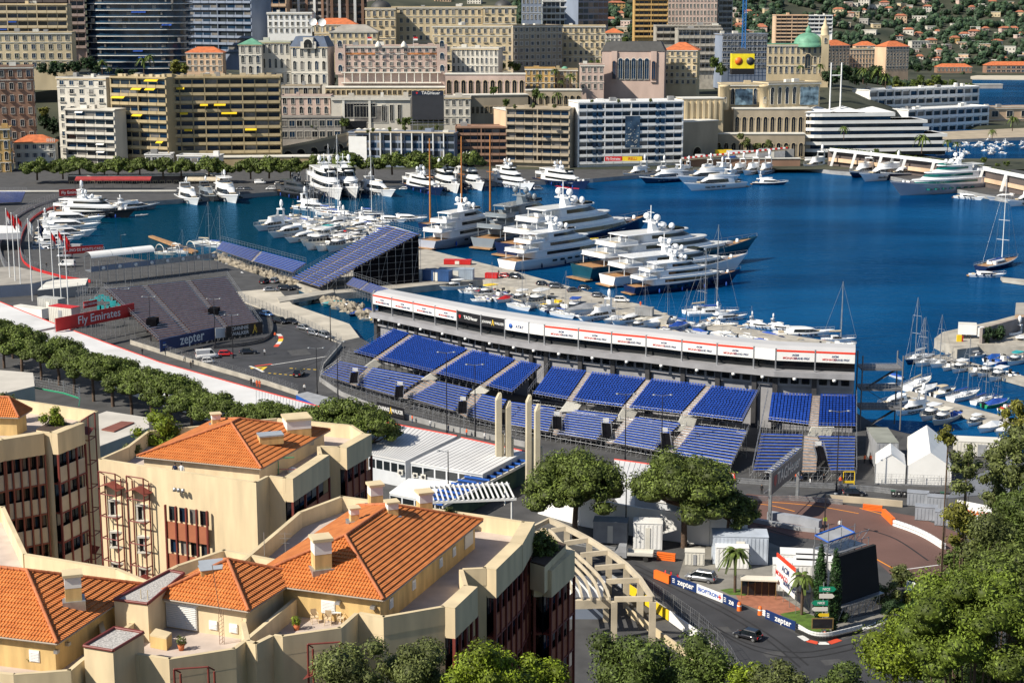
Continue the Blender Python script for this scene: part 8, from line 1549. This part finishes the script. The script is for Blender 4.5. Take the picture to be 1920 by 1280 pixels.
prismthing('utility_box','ochre metal box with lid on the terrace beside the white louvre wall','box',[(281,1192),(312,1198),(322,1188),(292,1180)],ZF,ZF+.75,nyel,cop)
def gravelbox(label,pts,z,zb=20):
 P=[G(u,v,z)for u,v in pts];o=P[0].copy();o.z=zb;root=thing('roof_block',label,'roof block',o);Q=[(p.x-o.x,p.y-o.y)for p in P];mb=MB();mb.prism(Q,0,z-zb);mb.build('wall',[ncr],root);c=Vector((sum(x for x,y in Q)/len(Q),sum(y for x,y in Q)/len(Q),0));mb=MB()
 for a,b in zip(Q,Q[1:]+Q[:1]):a,b=Vector((*a,z-zb)),Vector((*b,z-zb));mb.loft([[a,b],[a+Vector((0,0,.14)),b+Vector((0,0,.14))],[a.lerp(c,.1)+Vector((0,0,.14+(z-zb)*0)),b.lerp(c,.1)+Vector((0,0,.14))]]if False else[[a,b],[a+Vector((0,0,.16)),b+Vector((0,0,.16))]],0,False,False,False);mb.tube(a+Vector((0,0,.1)),b+Vector((0,0,.1)),.12,n=4)
 mb.build('brown_trim',[brn],root);mb=MB();mb.prism(Q,z-zb+.004,z-zb+.05);mb.build('gravel',[gravel],root)
gravelbox('cream stair block with gravel top and brown trim at the bottom left',[(157,1213),(212,1222),(269,1188),(215,1179)],50.1);gravelbox('flat gravel roof with brown trim between the two orange roofs at the left',[(214,1126),(277,1134),(345,1077),(318,1072)],50.4,47)
o=thing('ladder','cream metal ladder at the gravel roof behind the terrace','ladder',G(268,1192,ZF),R(-20));q=MB();[q.tube((x,0,0),(x,0,3.2),.03,n=4)for x in(0,.5)];[q.tube((0,0,.3*i),(.5,0,.3*i),.02,n=4)for i in range(1,9)];q.build('rungs',[cop],o)
r1,o1b,q1=nbuild('apartment_house','cream apartment house with a long orange hipped roof at the bottom left corner',[(-260,1235),(25,1266),(133,1258),(157,1238),(250,1170),(285,1092),(222,1066),(50,1038),(8,950),(-260,930)],ZP-.04,ZF-.02,{})
A_,B_,D_,C_,u1,u3,R1,R2_=hiproof(r1,o1b,(107,1206),(270,1096),(-260,1155),ZE,2.25,ZF,14,nyel);a1=math.atan2(-u3.y,-u3.x)
p=A_+u3*1.9+u1*.45;p.z=ZF-o1b.z+.55;vent(r1,p,a1,.7,.75);chim(r1,o1b,138,1122,51,1.0,1.75,.3)
for t in(.4,1.7):p=A_+u1*t+u3*.45;p.z=ZF-o1b.z+1.3;q=MB();q.box(-.15,.15,-.25,0,0,.2);q.build('wall_lamp',[metal],r1,p,math.atan2(u1.y,u1.x))
r4,o4,q4_=nbuild('apartment_house','cream apartment house with orange roof and brown steel frames on its sunny wall, centre left',[(185,861),(312,881),(480,905),(504,893),(535,897),(604,852),(600,837),(637,839),(684,813),(660,797),(520,784),(277,808),(237,838)],46.9,45.6,{4:(3,4,3,pan),7:(4,5,3,pan)},10)
A_,B_,D_,C_,u1,u3,R1,R2_=hiproof(r4,o4,(490,879),(619,806),(266,851),47.2,2.1,45.6,13,ncr)
chim(r4,o4,405,795,48,.8,1.1,.33);chim(r4,o4,557,818,47.2,2.3,2.0,.33);p=G(507,822,48.3)-o4;q=MB();q.box(-1.1,1.1,-.7,.7,-.4,.35);q.build('skylight_base',[nyel],r4,p,.33);q=MB();q.box(-1.15,1.15,-.75,.75,.36,.5);q.build('skylight',[mat('skylight_grey',(.35,.38,.42))],r4,p,.33)
a,b=q4_[0],q4_[1];e=(b-a).normalized();out=Vector((e.y,-e.x,0));ang=math.atan2(e.y,e.x)
for s in(.7,3.9):redframe(r4,a+e*s,out,1.9,46.0-10-12.5,46.0-10+.1,e,6);[put('window',win_mesh(.8,1.1,'std',0,offw),r4,a+e*(s+.95)+Vector((0,0,z)))for z in(26,29,32)]
a,b=q4_[1],q4_[2];e=(b-a).normalized();out=Vector((e.y,-e.x,0));ang=math.atan2(e.y,e.x)
for k in range(5):q=MB();x=k*1.12;q.box(x-.07,x+.07,-.5,-.3,22,46-12.2);q.build('steel_fin',[brn],r4,a,ang)
for r_i in range(4):
 z=33.6-r_i*3
 for k in range(4):x=k*1.12;q=MB();q.box(x+.1,x+1.02,-.02,.1,z-1.3,z);q.build('window',[glass[(k+r_i)%4]],r4,a,ang);q=MB();q.box(x+.08,x+1.04,-.36,-.28,z-2.95,z-1.35);q.build('balcony_panel',[pan],r4,a,ang)
q=MB();[q.lathe((1.2+i*.45,-.5,45.2-10),[(.01,0),(.2,.05),(.16,.35),(.01,.4)],8)for i in range(3)];q.build('spot_lamp',[metal],r4,a,ang)
for u,v,t_,lab in((328,884,nsh,'person in navy shirt leaning on the roof terrace parapet'),(340,887,wsh,'person in white shirt beside the one in navy on the roof terrace')):pp_=person(u,v,160,t_,jeans,lab,45.0);pp_.location=G(u,869,47.25);pp_.location.z=45.6
tree('shrub','round green bush on the roof terrace left of the orange roof, centre left',G(292,832,45.6),round_meshes(41,2.6,3.6,2600,.14,'lime'),1,None,'shrub');tree('shrub','white flowering climber heaped on the terrace beside the green bush',G(246,852,45.6),round_meshes(42,1.3,1.5,900,.1,'olive'),1,None,'shrub')
r5,o5,q5=nbuild('apartment_house','shaded cream apartment house with pale balcony panels and brown fins at the left edge',[(-120,850),(0,822),(77,810),(96,812),(147,792),(184,771),(27,748),(-120,740)],46.8,45.6,{0:(6,5,3,wpan),1:(5,5,3,wpan),3:(3,5,3,wpan)},10)
hiproof(r5,o5,(35,783),(60,768),(-120,762),47.6,1.6,45.6,9,nyel);a,b=q5[4],q5[5];e=(b-a).normalized();redframe(r5,a+e*.3,Vector((e.y,-e.x,0)),1.6,20,37.4,e,7)
prismthing('planter','cream roof planter with green bush at the left','planter',[(68,806),(105,812),(136,796),(100,788)],45.6,46.7,ncr,mat('soil',(.06,.04,.03),.95,.2,1));tree('shrub','dense green bush growing in the cream roof planter at the left',G(103,800,46.6),round_meshes(43,1.5,2.2,2200,.12,'lime'),1,None,'shrub');tree('shrub','dry green shrub on the roof at the left edge',G(12,775,46.6),round_meshes(44,1.7,2.4,1500,.12,'olive'),1,None,'shrub')
for lab,pts,z in(('grey green flat roofed building with red brown roof panel behind the left house',[(186,838),(280,803),(278,784),(200,772),(150,790)],34),('grey flat roofed building with green railings at the left edge behind the left house',[(-60,755),(65,725),(62,700),(-60,690)],34)):
 rr_=prismthing('flat_building',lab,'building',pts,8,z,mat('grey_green',(.27,.3,.29),.8,.12,.3),mat('pale_roof',(.5,.47,.42),.9,.1,.3))
prismthing('sunken_roof','red brown panelled sunken roof on the grey green building','roof',[(190,804),(228,789),(252,791),(214,808)],34.15,34.3,mat('red_brown_roof',(.2,.07,.05),.8,.15,.5))
wallrun('railing','green railings on the terrace behind the far left house',[(66,728),(120,738),(150,748),(148,762)],33,.2,.1,gpaint,'railing',1.6)
prismthing('balcony_planter','deep cream balcony planter with tree at the right end of the large house','planter',[(994,1054),(1021,1062),(1061,1022),(1035,1012)],44.5,46.6,ncr,MATS['soil']);tree('shrub','dark green tree on the right end balcony of the large house',G(1014,1040,46.4),round_meshes(45,1.6,2.4,2600,.13,'oak'),1,None,'shrub')
nbuild('apartment_house','dark shaded brown panelled wing at the right end of the large cream house',[(975,1010),(1018,1068),(1062,1030),(1020,990)],46.0,44.8,{0:(3,7,3,pan),1:(4,7,3,pan)},2)
wl=thing('garden_pergola','white slatted pergola behind the orange roof above the blue canopy','pergola',G(812,968,46),R(8));q=MB();[q.box(i*.42,i*.42+.12,0,4.5,1.3+0,1.42)for i in range(17)];q.box(0,7,0,.15,1.1,1.3);q.box(0,7,4.3,4.45,1.1,1.3);[q.tube((x,y,-.6),(x,y,1.2),.07,n=4)for x in(.2,6.6)for y in(.1,4.3)];q.build('slats',[white],wl)
tree('shrub','pink flowering bush beside the white slatted pergola',G(842,968,49),round_meshes(46,.8,1,500,.09,'olive'),1,None,'shrub')
for k,(pa,w,lab)in enumerate((((340,1246),2.0,'left'),((588,1200),2.0,'right'))):
 p=G(*pa,ZP-.1);o=thing('steel_arbour',lab+' brown steel arbour standing before the lower terrace wall','frame',p);redframe(o,Vector((0,0,0)),Vector((-.3,-1,0)).normalized(),w,-9,.1,Vector((.98,.18,0)),1+2)
for i,(u,v,z,h,lab)in enumerate(((536,1062,ZF,2.6,'tall thin television antenna on the terrace left of the large orange roof'),(497,1072,ZF,3,'thin vertical aerial between the two right hand orange roofs'),(430,880,45,2.4,'small television antenna on the upper orange roofed house terrace'))):
 o=thing('antenna',lab,'antenna',G(u,v,z));q=MB();q.tube((0,0,0),(0,0,h),.025,n=4)
 if i!=1:[q.tube((-.5+.1*k,0,h-.1-.35*k),(.5-.1*k,0,h-.1-.35*k),.015,n=3)for k in range(3)]
 q.build('mast',[metal],o)
o=thing('hoist','small green and pink builders hoist with white sack on the upper roof terrace','hoist',G(498,897,45.2));q=MB();[q.tube((x,y,0),(x,y,1.9),.04,n=4)for x in(0,1.2)for y in(0,.8)];q.tube((0,0,1.9),(2.6,.4,1.9),.05,n=4);q.build('frame',[gpaint],o);q=MB();q.tube((-.6,0,.9),(3.2,.3,.8),.05,n=4);q.build('bar',[mat('pink_steel',(.6,.25,.22),.5,.1,1)],o);q=MB();q.ball((2.4,.6,.5),.5,8,0,.9);q.build('sack',[white],o);q=MB();q.box(.3,1.1,.1,.7,.2,.9);q.build('barrow',[navy],o)
for i,(u,v,m_)in enumerate(((556,1180,'lime'),(760,1118,'oak'),(340,1218,'olive'),(60,1250,'oak'),(860,1020,'lime'),(620,800,'oak'))):
 z=ZF if i<5 else 45;o=thing('flower_pot',('terracotta pot with bright plant on the lower terrace near the chairs','terracotta pot beside the long ochre wall of the large house','terracotta pot on the terrace below the white louvre wall','terracotta pot on the bottom left terrace','terracotta pot at the far end of the long terrace','terracotta pot on the back terrace of the upper house')[i],'plant pot',G(u,v,z));q=MB();q.lathe((0,0,0),[(.02,0),(.16,0),(.24,.38),(.2,.38),(.02,.34)],10);q.build('pot',[tile],o);q=MB();fol(q,[(0,0,.65,.35,.35,.35)],160,.09,rnd);q.build('leaves',leaf[m_],o)
# FOREGROUND SLOPE AND TREES
mb=MB();xs_=[-150+10*i for i in range(31)];ys_=[-20+8*i for i in range(24)]
sz=lambda x,y:max(-3,2+(168-y)*.40+1.2*math.sin(x*.13)+(1.0*math.cos(y*.2))-max(0,(x-0)*.1)-max(0,y-128)*.5)
mb.add([(x,y,sz(x,y))for y in ys_ for x in xs_],[(j*31+i,j*31+i+1,(j+1)*31+i+1,(j+1)*31+i)for j in range(23)for i in range(30)],0,True);struct('slope',mb,[mat('dark_slope',(.05,.06,.025),.95,.4,.3)])
def ftree(nm,label,u,v,Y,R0,kind,n,ls,i,tall=1.0,mk='round',cat='tree'):
 c=D(u,v,Y,1);g=sz(c.x,Y);H=c.z+R0*tall-g
 ms=round_meshes(60+i,R0,H,n,ls,kind,tall)if mk=='round' else pine_meshes(60+i,R0,H,n,ls,kind,.8,50)
 return tree(nm,label,(c.x,Y,g),ms,1,None,cat)
for i,a in enumerate([('oak_tree','olive brown leafed tree at the bottom, left of the others before the lower terrace',655,1255,92,2.9,'olive',9000,.1),('oak_tree','olive green leafed tree before the corner of the large house',775,1255,93,2.7,'olive',9000,.1),('lime_tree','bright yellow green tree at the bottom right of the large house',915,1262,90,2.9,'lime',9000,.11),('lime_tree','bright yellow green tree at the bottom right beside the dark gap',1025,1270,92,2.2,'lime',5000,.11),('broadleaf_tree','big dark green leafy tree at the bottom centre below the pergola',1175,1252,88,3.2,'oak',11000,.1),('broadleaf_tree','dark green leafy tree right of the big one below the stone balustrade',1310,1262,88,3.0,'oak',9000,.1),('lime_tree','small bright green tree at the bottom beside the road fence',1400,1280,86,1.8,'lime',4000,.1),('broadleaf_tree','grey green tree tops at the bottom edge before the road',1470,1285,84,2.0,'olive',5000,.1),('broadleaf_tree','low green tree at the bottom edge before the road, right',1575,1286,82,2.0,'oak',4500,.1),('broadleaf_tree','bright green leafy tree left of the right hand pine',1680,1215,74,3.0,'lime',9000,.09),('broadleaf_tree','dark leafy tree at the bottom right edge',1880,1265,66,2.4,'oak',9000,.09),('broadleaf_tree','green leafy tree under the right hand pine',1780,1270,68,1.9,'oak',8000,.09)]):ftree(*a,i)
ftree('pine_tree','big bushy pine at the lower right edge of the photo',1830,1165,62,3.2,'rpine',26000,.075,20,mk='pine');ftree('pine_tree','pine crown behind the big bushy pine at the right edge',1915,1100,64,2.8,'pine',18000,.075,21,mk='pine')
for i,a in enumerate([(1865,1010,1.8,'olive',6000),(1915,975,1.8,'oak',7000),(1805,985,1.1,'yel',1900),(1812,880,1.1,'olive',1300),(1778,820,.7,'yel',500),(1910,860,1.5,'olive',3000),(1905,770,1.0,'yel',900),(1865,895,1.1,'olive',1600),(1800,1050,1.3,'oak',3600)]):
 ftree('eucalyptus_tree',('loose olive green tree top in front of the white billboard','dense green tree top at the right edge beside the billboard','yellow green hanging twigs left of the billboard','thin olive branches in front of the white marquee','sparse yellow twigs over the marquee roof','olive foliage at the right edge below the stone pontoon','thin yellow branch tips at the right edge beside the marina','olive foliage over the grey ribbed roof','dark green foliage just above the bushy pine')[i],a[0],a[1],66+i*.7,a[2]*(.85 if i in(3,4,6)else 1),a[3],a[4],.075,30+i,1.7 if i in(2,3,4,6,7)else 1.15)
q=G(1712,1180,2);lamp(1712,1300,1192,'dark street lamp reaching over the trees at the lower right',-1,z=2)
